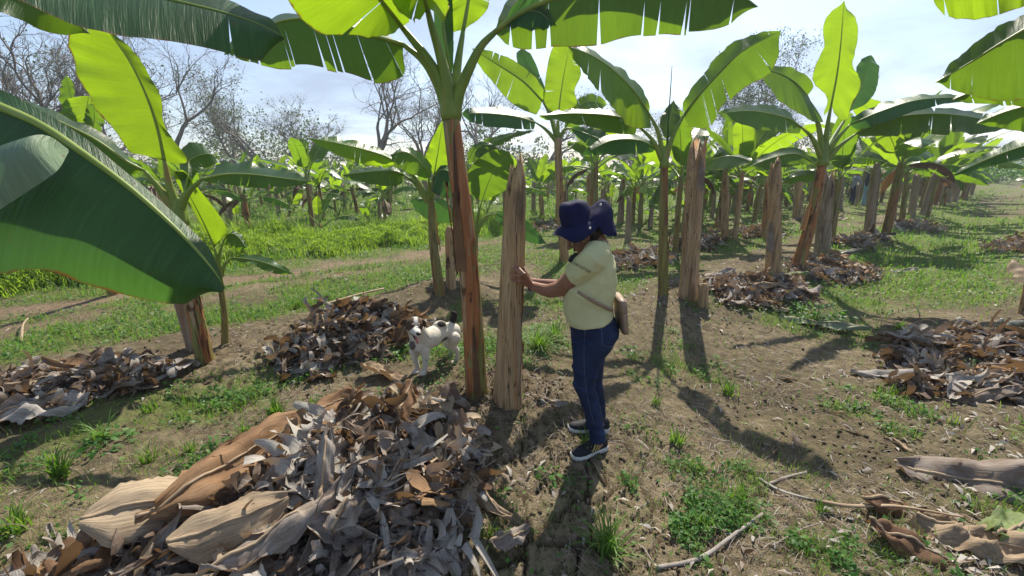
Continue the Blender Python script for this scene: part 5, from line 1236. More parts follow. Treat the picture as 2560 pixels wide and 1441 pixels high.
def shredded(seed):
    """dead leaf torn into ribbons along one midrib, unit length"""
    rs = np.random.default_rng(seed); V = []; Fs = []; UV = []; RN = []
    def strip(p, d, up, L, w, m=8, base=0.0):
        o = len(V); d = d/np.linalg.norm(d); s = np.cross(d, up); s /= np.linalg.norm(s)+1e-9; c0 = rs.normal(0, .10); c1 = rs.normal(-.05, .35); tw = rs.normal(0, .22); r_ = rs.normal(0, .18)+base
        cup = rs.choice([-1, 1])*rs.uniform(.1, .8)
        for i in range(m):
            q = i/(m-1); ww = w*(1-.6*q**3)*rs.uniform(.85, 1.1)
            n_ = np.cross(s, d)
            for j in (-1, 0, 1):
                V.append(p+s*ww*.5*j*math.cos(cup*abs(j))+n_*ww*.5*math.sin(cup*abs(j))); UV.append((q*.6, .5+.5*j*.5+seed*.1)); RN.append(r_)
            a = c0+c1*q*1.6/m*4
            dn = d*math.cos(a)+n_*math.sin(a); dn[2] -= .05; d = dn/np.linalg.norm(dn); s = s*math.cos(tw)+np.cross(d, s)*math.sin(tw); s -= d*(s@d); s /= np.linalg.norm(s)+1e-9
            p = p+d*L/(m-1)
        for i in range(m-1):
            for j in range(2): a_ = o+i*3+j; Fs.append((a_, a_+1, a_+4, a_+3))
    arc = rs.normal(0, .25); n = int(rs.integers(8, 13))
    P_ = lambda t: np.array([t-.5, arc*math.sin(t*3)*.5, .05*math.sin(t*2.5)])
    strip(P_(0), P_(.2)-P_(0), np.array([0, 0, 1.]), 1.0, .022, 14, -.1)
    for side in (-1, 1):
        sweep = rs.uniform(.2, 1.0)
        for i in range(n):
            if rs.random() < .18: continue
            t = (i+.5)/n; w = 1/n*rs.uniform(.7, 1.7); d = np.array([sweep+rs.normal(0, .2), side*1.0, rs.normal(.15, .3)])
            strip(P_(t), d, np.array([0, 0, 1.])+rs.normal(0, .25, 3), rs.uniform(.18, .42), w)
    return np.array(V), Fs, UV, np.array(RN)
def proto(k, length, width, mat, rnd):
    key = (k, mat, round(rnd, 1))
    if key not in PROT:
        if k < 100: V, Fs, UV, RN = shredded(k+1000)
        else: V, Fs, UV = crumpled(length, width, k, 22, 9, jag=.3); RN = np.zeros(len(V))
        me = bpy.data.meshes.new('dry_leaf'); me.from_pydata([tuple(v) for v in V], [], Fs)
        l = me.uv_layers.new(name='UVMap'); vi = np.empty(len(me.loops), dtype=np.int32); me.loops.foreach_get('vertex_index', vi); l.data.foreach_set('uv', np.array(UV, np.float32)[vi].ravel())
        a = me.attributes.new('rnd', 'FLOAT', 'POINT'); a.data.foreach_set('value', (RN+rnd).astype(np.float32)); me.materials.append(M[mat])
        me.polygons.foreach_set('use_smooth', np.ones(len(me.polygons), bool)); PROT[key] = me
    return PROT[key]
HEAPS = []   # (cx, cy, a, b, ang, h): elliptical heaps that lift what lies on them
def heap_h(x, y):
    z = 0
    for cx, cy, a, b, ang, h in HEAPS:
        dx, dy = x-cx, y-cy; u = (dx*math.cos(ang)+dy*math.sin(ang))/a; v = (-dx*math.sin(ang)+dy*math.cos(ang))/b
        z = max(z, h*max(0, 1-(u*u+v*v))**.7) if not hasattr(x, 'shape') else np.maximum(z, h*np.clip(1-(u*u+v*v), 0, 1)**.7)
    return z
def heap(name_label, cx, cy, a, b, ang, h, nbig, nfill, seed, group, sizes=(.25, .7), mats=('dry', 'dry', 'dry', 'dry', 'dry', 'dry_tan', 'dry_brown'), fillsize=.15, flow=None, label=None):
    rs = np.random.default_rng(seed); HEAPS.append((cx, cy, a, b, ang, h))
    # underlying matted fill
    m = nfill; u = rs.uniform(-1, 1, (m*2, 2)); u = u[(u**2).sum(1) < 1.1][:m]; ca, sa = math.cos(ang), math.sin(ang)
    x = cx+u[:, 0]*a*ca-u[:, 1]*b*sa; y = cy+u[:, 0]*a*sa+u[:, 1]*b*ca; zz = h*np.clip(1-(u**2).sum(1), 0, 1)**.7
    V = []; Fc = []; RN = []; UV = []; off = 0
    sh_ = [shredded(2000+i)[:3] for i in range(3)]
    temps = [crumpled(1, [.22, .35, .15, .4, .28, .12][i], 900+i, nx=8, ny=4, crumple=2.5) for i in range(6)]
    temps[1], temps[3], temps[5] = sh_
    for k in range(6):
        idx = np.arange(k, len(x), 6); n = len(idx); tv, tf, tu = temps[k]; tf = np.array(tf); tv = np.array(tv)
        sz = fillsize*rs.uniform(.5, 1.8, n)*(1.7 if k % 2 else 1)
        v, f = scatter(tv, tf, np.c_[x[idx], y[idx], hbase(x[idx], y[idx])+zz[idx]*rs.uniform(.35, .85, n)+.005], rotm(rs.uniform(0, 6.28, n), rs.normal(0, .4, n), rs.normal(0, .6, n)), sz)
        V.append(v); Fc.append(f+off); off += len(v); RN.append(np.repeat(np.clip(rs.normal(.55, .38, n), 0, 1.3), len(tv))); UV.append(np.tile(np.array(tu), (n, 1)))
    # closed mound under it all, so no soil shows through
    tag(mk('leaf_mulch', np.vstack(V), np.vstack(Fc), [M['dry']], attrs={'rnd': np.concatenate(RN)}, uv=np.vstack(UV)), name_label, kind='stuff')
    for i in range(nbig):
        t = rs.uniform(0, 6.28); q = math.sqrt(rs.random()); uu, vv = q*math.cos(t), q*math.sin(t)
        px_ = cx+uu*a*ca-vv*b*sa; py_ = cy+uu*a*sa+vv*b*ca; z = hz(px_, py_)+heap_h(px_, py_)
        L = rs.uniform(*sizes)*1.25; k = int(rs.integers(0, 12))+(100 if rs.random() < .38 else 0); mat = mats[int(rs.integers(0, len(mats)))]
        me = proto(k, 1.0, rs.choice([.14, .2, .28, .36]), mat, rs.choice([.2, .4, .6, .75, .95]))
        o = bpy.data.objects.new('dry_leaf', me); COL.objects.link(o); o.scale = (L, L, L*rs.uniform(.8, 1.2))
        yaw = (flow if flow is not None else 0)+(rs.normal(0, .6) if flow is not None else rs.uniform(0, 6.28))
        # follow the slope
        e = .05; gx = (hz(px_+e, py_)+heap_h(px_+e, py_)-hz(px_-e, py_)-heap_h(px_-e, py_))/(2*e); gy = (hz(px_, py_+e)+heap_h(px_, py_+e)-hz(px_, py_-e)-heap_h(px_, py_-e))/(2*e)
        gx = max(-1.2, min(1.2, gx)); gy = max(-1.2, min(1.2, gy))
        nrmv = Vector((-gx, -gy, 1)).normalized(); qn = Vector((0, 0, 1)).rotation_difference(nrmv)
        from mathutils import Euler
        o.rotation_mode = 'QUATERNION'; o.rotation_quaternion = qn @ Euler((rs.normal(0, .35), rs.normal(0, .22), yaw)).to_quaternion()
        o.location = (px_, py_, z+.02+.03*rs.random()); tag(o, label, 'dry leaf', group)
def bigleaf(px, py, length, width, yaw, label, seed, mat='dry_tan', rnd=.5, curl=.5, roll=.2, tilt=(0, 0), lift=.03, crumple=1.0, name='dry_leaf', nx=30, ny=13, rib=True):
    g = G(px, py); V, Fs, UV = crumpled(length, width, seed, nx, ny, curl=curl, roll=roll, crumple=crumple, jag=.12)
    rot = rotm(R(yaw), tilt[0], tilt[1])[0]; W = V@rot.T+g+np.array([0, 0, lift+heap_h(g[0], g[1])+(.06 if 30 < seed < 46 else 0)])
    if not rib:
        return tag(mk(name, W, Fs, [M[mat]], uv=UV, attrs={'rnd': np.full(len(V), rnd)}, origin=g), label, 'dry leaf')
    e = tag(empty(name, g), label, 'dry leaf'); mk('blade', W, Fs, [M[mat]], e, uv=UV, attrs={'rnd': np.full(len(V), rnd)})
    midl = W.reshape(nx, ny, 3)[:, ny//2]+np.array([0, 0, .004]); v, f = tube(midl, np.linspace(.009, .003, nx), 6); mk('midrib', v, f, [M['dry_tan']], e, uv=np.zeros((len(v), 2)), attrs={'rnd': np.full(len(v), .4)})
    return e
def stick(pts, r0, r1, label, mat='dry_tan', rnd=.4, lift=.012, name='dry_stalk', cat='stalk', k=8):
    P3 = []
    for p in pts:
        g = G(p[0], p[1]); P3.append(g+np.array([0, 0, lift+(p[2] if len(p) > 2 else 0)+heap_h(g[0], g[1])]))
    path = cr(P3, 24); rs = np.random.default_rng(int(pts[0][0]))
    v, f = tube(path, np.linspace(r0, r1, 24), k, flat=.65, rfun=lambda z, th: 1+.12*np.sin(3*th+z*9)+.06*np.sin(z*40+th))
    return tag(mk(name, v, f, [M[mat]], uv=np.zeros((len(v), 2)), attrs={'rnd': np.full(len(v), rnd)}, origin=P3[0]), label, cat)
# heaps
pa, pb = G(980, 1130), G(620, 1390)
heap('matted grey brown dry banana leaves of the front heap', -.80, 1.98, .62, .50, R(35), .09, 58, 460, 11, 'dry leaves of the front heap', sizes=(.24, .50), label='curled grey brown dry banana leaf of the front heap', flow=R(60))
heap('matted dry leaf crumbs in the bottom left part of the front heap', -1.15, 1.45, .95, .34, R(20), .09, 38, 420, 12, 'dry leaves at the lower end of the front heap', sizes=(.2, .45), label='grey dry leaf strip in the lower end of the front heap', flow=R(50))
heap('loose dry leaves of the rear heap beside the dog', -1.52, 3.74, .64, .42, R(45), .13, 46, 420, 13, 'dry leaves of the rear heap', sizes=(.22, .46), label='dry banana leaf of the rear heap left of the dog', flow=R(20))
heap('dry leaf mulch at the left edge', -3.45, 2.85, .60, .28, R(20), .07, 20, 300, 14, 'dry leaves at the left edge heap', sizes=(.2, .45), label='dry leaf of the heap at the left edge', flow=R(20))
heap('dry leaf mulch behind the wide pale stump', 3.35, 5.45, .80, .42, R(20), .06, 20, 300, 15, 'dry leaves beside the wide pale stump', sizes=(.25, .5), label='dry leaf of the heap right of the wide pale stump', flow=R(10))
heap('dry leaf mulch at the foot of the leaning plant', 5.3, 6.8, 1.0, .5, R(30), .07, 16, 300, 16, 'dry leaves under the leaning plant', sizes=(.3, .6), label='dry leaf on the heap at the foot of the leaning plant', flow=R(20))
heap('dry leaf mulch near the right edge', 3.9, 3.3, .95, .5, R(35), .05, 18, 190, 17, 'dry leaves near the right edge', sizes=(.2, .5), label='dry leaf in the litter near the right edge', flow=R(10))
for i, (px, py, lab) in enumerate([(2150, 610, 'in the right row under the ringed leaning stem'), (1600, 650, 'behind the woman, left of the yellow green stem'), (1900, 585, 'in the second row behind the pointed stump'), (2290, 570, 'further along the right row'), (2040, 548, 'near the two far people'), (1740, 610, 'behind the wide pale stump'), (2540, 620, 'at the far right edge of the path'), (1350, 570, 'in the shade behind the touched stump')]):
    g = G(px, py); s = .5+.04*g[1]
    heap('dry leaf litter '+lab, g[0], g[1], s*1.1, s*.5, R(35), .05, 2, 130, 20+i, 'dry leaves '+lab, sizes=(.25, .6), fillsize=.19, label='dry leaf lying '+lab, flow=R(20))

# big single leaves and stalks one can point at
bigleaf(650, 1215, .80, .30, 48, 'large rust brown dry leaf slanting across the left side of the front heap', 31, 'dry_brown', .75, curl=-.5, tilt=(-.12, .45), lift=.10, crumple=1.2)
bigleaf(430, 1370, .52, .34, 28, 'smooth pale tan dry leaf at the lower left end of the front heap', 32, 'dry_tan', .55, curl=-.6, roll=.1, tilt=(-.05, .4), lift=.08, crumple=.5)
bigleaf(600, 1400, .42, .26, 40, 'second tan folded leaf beside the smooth pale one', 33, 'dry_tan', .35, curl=-.9, tilt=(0, .5), lift=.09, crumple=.5)
bigleaf(830, 1090, .42, .22, 35, 'brown purple leaf lying under the yellow green stalk on the front heap', 34, 'dry_brown', .65, curl=-.5, tilt=(-.1, .2), lift=.07)
bigleaf(740, 1110, .28, .18, 70, 'orange brown ragged leaf at the upper left end of the front heap', 35, 'dry_brown', .9, curl=.6, tilt=(-.3, .1), lift=.06)
bigleaf(500, 1270, .36, .12, 30, 'silvery grey crumpled leaf left of the rust brown leaf', 36, 'dry', .9, curl=.4, lift=.05, crumple=1.6)
bigleaf(1000, 1090, .38, .15, 70, 'twisted red brown leaf on top of the front heap', 37, 'dry_brown', .5, curl=-1.1, roll=1.0, tilt=(-.2, .1), lift=.07)
bigleaf(1170, 1130, .40, .16, -50, 'grey arched leaf at the top right of the front heap', 38, 'dry', .7, curl=-.9, tilt=(.15, 0), lift=.04)
bigleaf(1215, 1240, .44, .12, -40, 'long curled ribbed leaf hanging down the right side of the front heap', 39, 'dry_tan', .2, curl=-1.5, roll=.6, tilt=(.1, 0), lift=.03)
bigleaf(1275, 1365, .20, .12, 15, 'single rounded grey leaf lying right below the front heap', 40, 'dry', .6, curl=-.6, lift=.02)
bigleaf(900, 1330, .42, .18, 80, 'broad grey leaf hanging down the front of the heap', 41, 'dry', .6, curl=-.7, tilt=(.35, 0), lift=.05)
bigleaf(820, 1270, .34, .12, 85, 'upright twisted grey leaf end in the middle of the front heap', 42, 'dry', .75, curl=-1.2, tilt=(-.5, .2), lift=.12)
bigleaf(960, 1270, .36, .16, 60, 'folded grey brown leaf under the thin stalk of the front heap', 43, 'dry', .45, curl=-.9, tilt=(-.1, .2), lift=.06)
bigleaf(560, 1330, .55, .14, 40, 'reddish sheath strip below the rust brown leaf', 44, 'dry_brown', .75, curl=-1.0, lift=.04)
bigleaf(720, 1380, .62, .16, 48, 'long fibrous grey leaf bundle at the bottom of the front heap', 45, 'dry', .6, curl=-1.3, lift=.06, crumple=1.5)
stick([(755, 1200, .03), (860, 1215, .03), (1025, 1240, .02)], .010, .006, 'thin pale stalk lying across the middle of the front heap', lift=.05)
stick([(765, 1105, .02), (820, 1075, .03), (885, 1038, .03)], .014, .006, 'yellow green cut stalk on top of the front heap', 'wilt', .1, lift=.09)
stick([(610, 1150, .0), (650, 1100, .06), (730, 1125, .05)], .010, .007, 'kinked brown stalk at the left of the front heap', 'dry', .3, lift=.02)
stick([(1040, 1310, .0), (1090, 1312, .0), (1135, 1302, .0)], .008, .005, 'short stalk lying right of the front heap on bare soil', 'dry', .4)
stick([(200, 1430, .0), (400, 1330, .03), (560, 1240, .04)], .022, .016, 'dark bent sheath along the left side of the front heap', 'dry', .15, lift=.02)
stick([(10, 955, 0), (120, 935, .02), (262, 915, .02)], .045, .03, 'fallen hollow stem lying at the left edge heap', 'dry', .45, lift=.04, name='fallen_log', cat='fallen log', k=12)
bigleaf(170, 985, .6, .16, 20, 'light curled leaf below the fallen hollow stem, left edge', 46, 'dry_tan', .3, curl=-.9, lift=.07)
bigleaf(110, 1035, .5, .3, 10, 'grey crumpled leaf at the left edge', 47, 'dry', .85, curl=.4, crumple=2.0, lift=.05)
bigleaf(960, 945, .42, .2, -10, 'pale curved leaf at the right foot of the rear heap, below the dog', 48, 'dry_tan', .1, curl=.9, tilt=(.0, -.3), lift=.05)
bigleaf(1010, 870, .34, .2, 70, 'dark brown leaf standing upright behind the face of the dog', 49, 'dry_brown', .25, curl=.3, tilt=(-1.0, 0), lift=.16)
bigleaf(900, 800, .6, .2, 25, 'wide dark brown leaf on top of the rear heap', 50, 'dry_brown', .2, curl=-.6, lift=.06)
bigleaf(820, 930, .36, .22, 60, 'silver grey leaf at the lower left of the rear heap', 51, 'dry', .9, curl=-.5, lift=.03, crumple=1.5)
stick([(815, 775, .02), (900, 755, .05), (960, 738, .04)], .02, .016, 'pale fallen stalk crossing the top of the rear heap', 'dry_tan', .5, lift=.05)
stick([(755, 825, .0), (790, 805, .02), (815, 787, .02)], .008, .005, 'thin green yellow stalk at the left of the rear heap', 'wilt', .3, lift=.05)
# right foreground
bigleaf(2440, 1205, .66, .36, -28, 'large grey brown curled leaf on bare soil at the right edge', 52, 'dry', .45, curl=-.8, roll=.9, tilt=(.0, .6), lift=.09, crumple=1.6)
stick([(2052, 1275, .02), (2120, 1290, .03), (2240, 1292, .03), (2400, 1315, .02)], .012, .006, 'green tipped cut leaf stalk at the lower right', 'dry_tan', .25, lift=.03)
bigleaf(2235, 1285, .30, .16, -8, 'shiny brown leaf arching over the green tipped stalk', 53, 'dry_brown', .3, curl=-1.3, lift=.05, crumple=.5)
bigleaf(2300, 1390, .36, .20, -25, 'dark brown rolled leaf at the bottom right', 54, 'dry_brown', .25, curl=-1.1, lift=.04)
bigleaf(2440, 1360, .40, .26, -55, 'pale rough leaf at the bottom right corner', 55, 'dry_tan', .25, curl=-.4, crumple=1.6, lift=.04)
bigleaf(2520, 1330, .30, .2, 10, 'leaf with a green patch at the bottom right corner', 56, 'wilt', .2, curl=-.5, lift=.05)
bigleaf(2450, 990, .55, .16, -12, 'ragged edged brown leaf near the right edge, behind the large curled one', 57, 'dry', .4, curl=-.9, lift=.04)
bigleaf(2490, 860, .55, .22, 0, 'dark brown leaf on the litter at the right edge', 58, 'dry_brown', .15, curl=-.5, lift=.08)
stick([(2500, 840, .03), (2545, 832, .05), (2590, 838, .03)], .05, .045, 'black rotten stem piece at the right edge', 'dry_dark', .2, lift=.05, name='rotten_log', cat='fallen log', k=12)
bigleaf(2535, 690, .5, .34, 60, 'curled hollow dry leaf standing at the right edge beyond the path', 59, 'dry_tan', .3, curl=-1.5, tilt=(-.2, 0), lift=.1)
stick([(1640, 1425, .0), (1750, 1400, .0), (1835, 1345, .01), (1905, 1295, .015)], .011, .008, 'weathered grey stalk curving along the bottom, right of the spreading tuft', 'dry', .75, lift=.012)
stick([(1895, 1200, .0), (1960, 1235, .0), (2080, 1265, .0)], .009, .006, 'thin grey stalk forming one side of the crossed sticks', 'dry', .8)
stick([(1920, 1215, .0), (1965, 1198, .0), (2015, 1185, .0)], .009, .008, 'short grey stalk crossing the thin one', 'dry', .7)
stick([(1845, 1180, .0), (1900, 1185, .0), (1945, 1187, .0)], .012, .010, 'short brown stalk piece left of the crossed sticks', 'dry', .3)
stick([(1930, 1370, .0), (2000, 1330, .0), (2060, 1310, .0)], .005, .003, 'thin twig below the green tipped stalk', 'dry', .6)
stick([(55, 860, .02), (62, 825, .05), (75, 810, .06)], .012, .008, 'pale bent stalk standing in the grass at the left', 'dry_tan', .4, lift=.01)
# right middle heap with fresh wilted leaves
bigleaf(1850, 735, .95, .22, 8, 'long tan folded leaf right of the knee high stub', 60, 'dry_tan', .05, curl=-1.0, lift=.06, crumple=.7)
bigleaf(1960, 700, .6, .2, -5, 'fresh green cut leaf on the heap right of the knee high stub', 61, 'wilt', .05, curl=-1.0, lift=.08, name='fallen_leaf')
bigleaf(1930, 770, .42, .16, -65, 'cream and brown torn leaf below the fresh green one', 62, 'dry_tan', .9, curl=-.7, lift=.07)
bigleaf(2040, 810, .95, .20, -42, 'grey green wilted leaf trailing under the thick weed clump', 63, 'wilt', .7, curl=-.9, lift=.06, name='fallen_leaf')
bigleaf(2090, 655, .9, .32, -8, 'wilted dark green leaf arched over the litter at the foot of the leaning plant', 64, 'dry_dark', .3, curl=-1.3, lift=.14, name='fallen_leaf')
bigleaf(2180, 608, .9, .22, -15, 'dark wilted leaf lying under the ringed leaning stem', 65, 'dry_dark', .4, curl=-1.2, lift=.10, name='fallen_leaf')
bigleaf(1800, 700, .7, .2, 20, 'grey leaf on top of the heap right of the wide pale stump', 66, 'dry', .7, curl=-.7, lift=.10)
bigleaf(2250, 680, .5, .12, -5, 'flat grey leaf on the green path at the right', 67, 'dry', .7, curl=-.4, lift=.03)
bigleaf(1365, 998, .32, .08, -8, 'narrow grey leaf on the soil between the stump and the far shoe', 68, 'dry', .8, curl=-1.0, lift=.015)
bigleaf(1275+0, 655, .0001, .0001, 0, 'x', 1) if False else None
# loose single leaves on the soil
rs = np.random.default_rng(77)
loose = [(1960, 945), (2090, 1040), (2130, 1080), (1930, 1130), (2210, 760), (2450, 900), (1460, 1200), (1500, 1190), (1180, 1180), (600, 1010), (330, 1210), (150, 1340), (520, 960), (2260, 1120), (2040, 880), (1990, 1110), ]
for i, (px, py) in enumerate(loose):
    g = G(px, py); me = proto(int(rs.integers(100, 112)), 1.0, .38, ['dry', 'dry_tan', 'dry'][i % 3], [.3, .6, .75][i % 3]); L = rs.uniform(.08, .18)
    o = bpy.data.objects.new('dry_leaf', me); COL.objects.link(o); o.scale = (L, L, L); o.rotation_euler = (rs.normal(0, .15), rs.normal(0, .15), rs.uniform(0, 6.28)); o.location = (g[0], g[1], g[2]+.015)
    tag(o, 'small dry leaf piece lying loose on the bare soil away from the heaps', 'dry leaf', 'loose dry leaf pieces on the soil')
# clear plastic bottle half buried in the rear heap
def bottle():
    g = G(790, 850); n = NT('clear_plastic'); oc = n.coord('Object')
    m = n.done(n.pbr((.55, .68, .74), .18, .6, n.bump(n.noise(oc, 30, 2), .5, .01), Transmission_Weight=.75, IOR=1.2))
    prof = [(0, .001), (.005, .028), (.02, .033), (.07, .034), (.075, .031), (.08, .034), (.13, .034), (.16, .026), (.185, .013), (.20, .0125)]
    ax = np.array([.55, .30, .35]); ax /= np.linalg.norm(ax); b = g+np.array([0, 0, .10+heap_h(g[0], g[1])*.5])
    v, f = tube(np.array([b+ax*p[0]*1.2 for p in prof]), [p[1]*1.3 for p in prof], 18)
    e = tag(empty('plastic_bottle', g), 'clear bluish plastic bottle half buried in the rear leaf heap', 'bottle'); mk('bottle_body', v, f, [m], e)
    v, f = tube(np.array([b+ax*.236, b+ax*.262]), .019, 14); mk('bottle_cap', v, f, [plain('cap_plastic', (.5, .55, .6), .4)], e)
bottle()
# ------------------------------------------------------------------ figures
def sphere(c, r, ax=None, k=20, m=12):
    c = np.asarray(c, float); r = np.ones(3)*r if np.isscalar(r) else np.asarray(r, float)
    th = np.linspace(0, math.pi, m)[1:-1]; ph = np.linspace(0, 2*math.pi, k, endpoint=False)
    U = [np.array([0, 0, 1.])]+[np.array([math.sin(t)*math.cos(p), math.sin(t)*math.sin(p), math.cos(t)]) for t in th for p in ph]+[np.array([0, 0, -1.])]
    U = np.array(U)*r
    if ax is not None: U = U@np.asarray(ax, float)
    V = U+c; Fs = [(0, 1+j, 1+(j+1) % k) for j in range(k)]
    for i in range(len(th)-1):
        for j in range(k): a = 1+i*k+j; b = 1+i*k+(j+1) % k; Fs.append((a, a+k, b+k, b))
    l = len(V)-1; Fs += [(l, l-k+(j+1) % k, l-k+j) for j in range(k)]
    return V, Fs
def rings(rl, k=28, n=None, cap=True):
    """rl: (lx,ly,rx,ry,Y,halfdepth[,skew]) in photo pixels; closed rings through the left and right outline points"""
    n = n or len(rl)*5; C = []; A = []; B = []
    for q in rl:
        lx, ly, rx, ry, Y, hd = q[:6]; sk = q[6] if len(q) > 6 else 0
        L = P(lx, ly, Y+sk); Rr = P(rx, ry, Y-sk); C.append((L+Rr)/2); A.append((Rr-L)*.478); B.append([hd])
    Q_ = cr(np.c_[np.array(C), np.array(A)*.3, np.array(B)*.3], n); C, A, B = Q_[:, :3], Q_[:, 3:6]/.3, Q_[:, 6:7]/.3
    th = np.linspace(0, 2*math.pi, k, endpoint=False); V = []
    for c, a, b in zip(C, A, B):
        yax = np.array([-a[1], a[0], 0]); nn = np.linalg.norm(yax); yax = yax/nn if nn > 1e-6 else np.array([0, 1., 0])
        if yax[1] < 0: yax = -yax
        for t in th: V.append(c+a*math.cos(t)+yax*b[0]*math.sin(t))
    Fs = [(i*k+j, i*k+(j+1) % k, (i+1)*k+(j+1) % k, (i+1)*k+j) for i in range(n-1) for j in range(k)]
    if cap: Fs += [tuple(range(k-1, -1, -1)), tuple(range((n-1)*k, n*k))]
    return np.array(V), Fs
def fuse(name, parts, mat, parent, voxel=.004, smooth=6, attrs=None, post=None, noise_amp=0, folds=None):
    V, Fs, _ = join(parts); me = bpy.data.meshes.new('tmp'); me.from_pydata([tuple(v) for v in V], [], Fs)
    o = bpy.data.objects.new('tmp', me); COL.objects.link(o)
    # make windings outward
    import bmesh
    bm = bmesh.new(); bm.from_mesh(me); bmesh.ops.recalc_face_normals(bm, faces=bm.faces); bm.to_mesh(me); bm.free()
    m = o.modifiers.new('r', 'REMESH'); m.mode = 'VOXEL'; m.voxel_size = voxel
    s = o.modifiers.new('s', 'SMOOTH'); s.factor = .5; s.iterations = smooth
    dg = bpy.context.evaluated_depsgraph_get(); ev = o.evaluated_get(dg); m2 = bpy.data.meshes.new_from_object(ev)
    W = np.empty(len(m2.vertices)*3, np.float32); m2.vertices.foreach_get('co', W); W = W.reshape(-1, 3).astype(float)
    Nn = np.empty(len(m2.vertices)*3, np.float32); m2.vertices.foreach_get('normal', Nn); Nn = Nn.reshape(-1, 3)
    Fc = [tuple(p.vertices) for p in m2.polygons]
    bpy.data.objects.remove(o); bpy.data.meshes.remove(me); bpy.data.meshes.remove(m2)
    if folds is not None: W = W+Nn*folds(W)[:, None]
    a = attrs(W) if attrs else None
    return mk(name, W, Fc, [mat], parent, attrs=a)
def skin_mat(name, c):
    n = NT(name); oc = n.coord('Object'); v = n.noise(oc, 22, 4, .6)
    col = n.ramp(v, [(.3, tuple(x*.82 for x in c)), (.7, tuple(x*1.15 for x in c))])
    return n.done(n.pbr(col, .5, .35, n.bump(n.noise(oc, 260, 2), .15, .002), Subsurface_Weight=.08, Subsurface_Scale=.02))
M['skin'] = skin_mat('skin_brown', (.26, .125, .08))
def cloth(name, c, weave=900, rough=.85, var=.12, transl=0.0):
    n = NT(name); oc = n.coord('Object'); v = n.noise(oc, 9, 4, .6); w = n.noise(oc, weave, 2, .6)
    col = n.ramp(n.math('ADD', n.math('MULTIPLY', v, .7), n.math('MULTIPLY', w, .3)), [(.3, tuple(x*(1-var) for x in c)), (.7, tuple(min(1, x*(1+var)) for x in c))])
    s = n.pbr(col, rough, .15, n.bump(n.math('ADD', n.math('MULTIPLY', v, 1.5), n.math('MULTIPLY', w, .15)), .35, .01))
    if transl: s = n.translucent(s, c, transl)
    return n.done(s)
M['shirt'] = cloth('cotton_pale_yellow', (.58, .56, .31), transl=.12)
def denim():
    n = NT('blue_denim'); oc = n.coord('Object'); v = n.noise(n.coord('Object', (1, 1, .4)), 14, 4, .6); w = n.noise(oc, 500, 2, .6)
    col = n.ramp(n.math('ADD', n.math('MULTIPLY', v, .65), n.math('MULTIPLY', w, .35)), [(.32, (.008, .013, .036)), (.55, (.015, .026, .070)), (.75, (.032, .054, .125))])
    h = n.noise(n.coord('Object', (1, 1, 3.5)), 12, 3, .5, .8)
    return n.done(n.pbr(col, .8, .2, n.bump(h, .6, .015)))
M['denim'] = denim()
M['hat'] = cloth('navy_cotton', (.010, .011, .048), 500, .8, .2)
M['black'] = plain('black_mesh_fabric', (.014, .014, .018), .7, .3, 200, .4)
M['white_rubber'] = plain('white_sole_rubber', (.50, .49, .46), .5, .4, 60, .25)
M['gold'] = plain('gold_stripe', (.45, .33, .10), .4, .5, 60, .15)
M['tan'] = plain('tan_leatherette', (.26, .18, .125), .5, .4, 40, .12)
M['hair'] = plain('black_hair', (.012, .009, .008), .5, .4, 90, .3)
M['metal'] = plain('steel_snap', (.6, .6, .62), .3, .5, 50, .1, .1, 1.0)

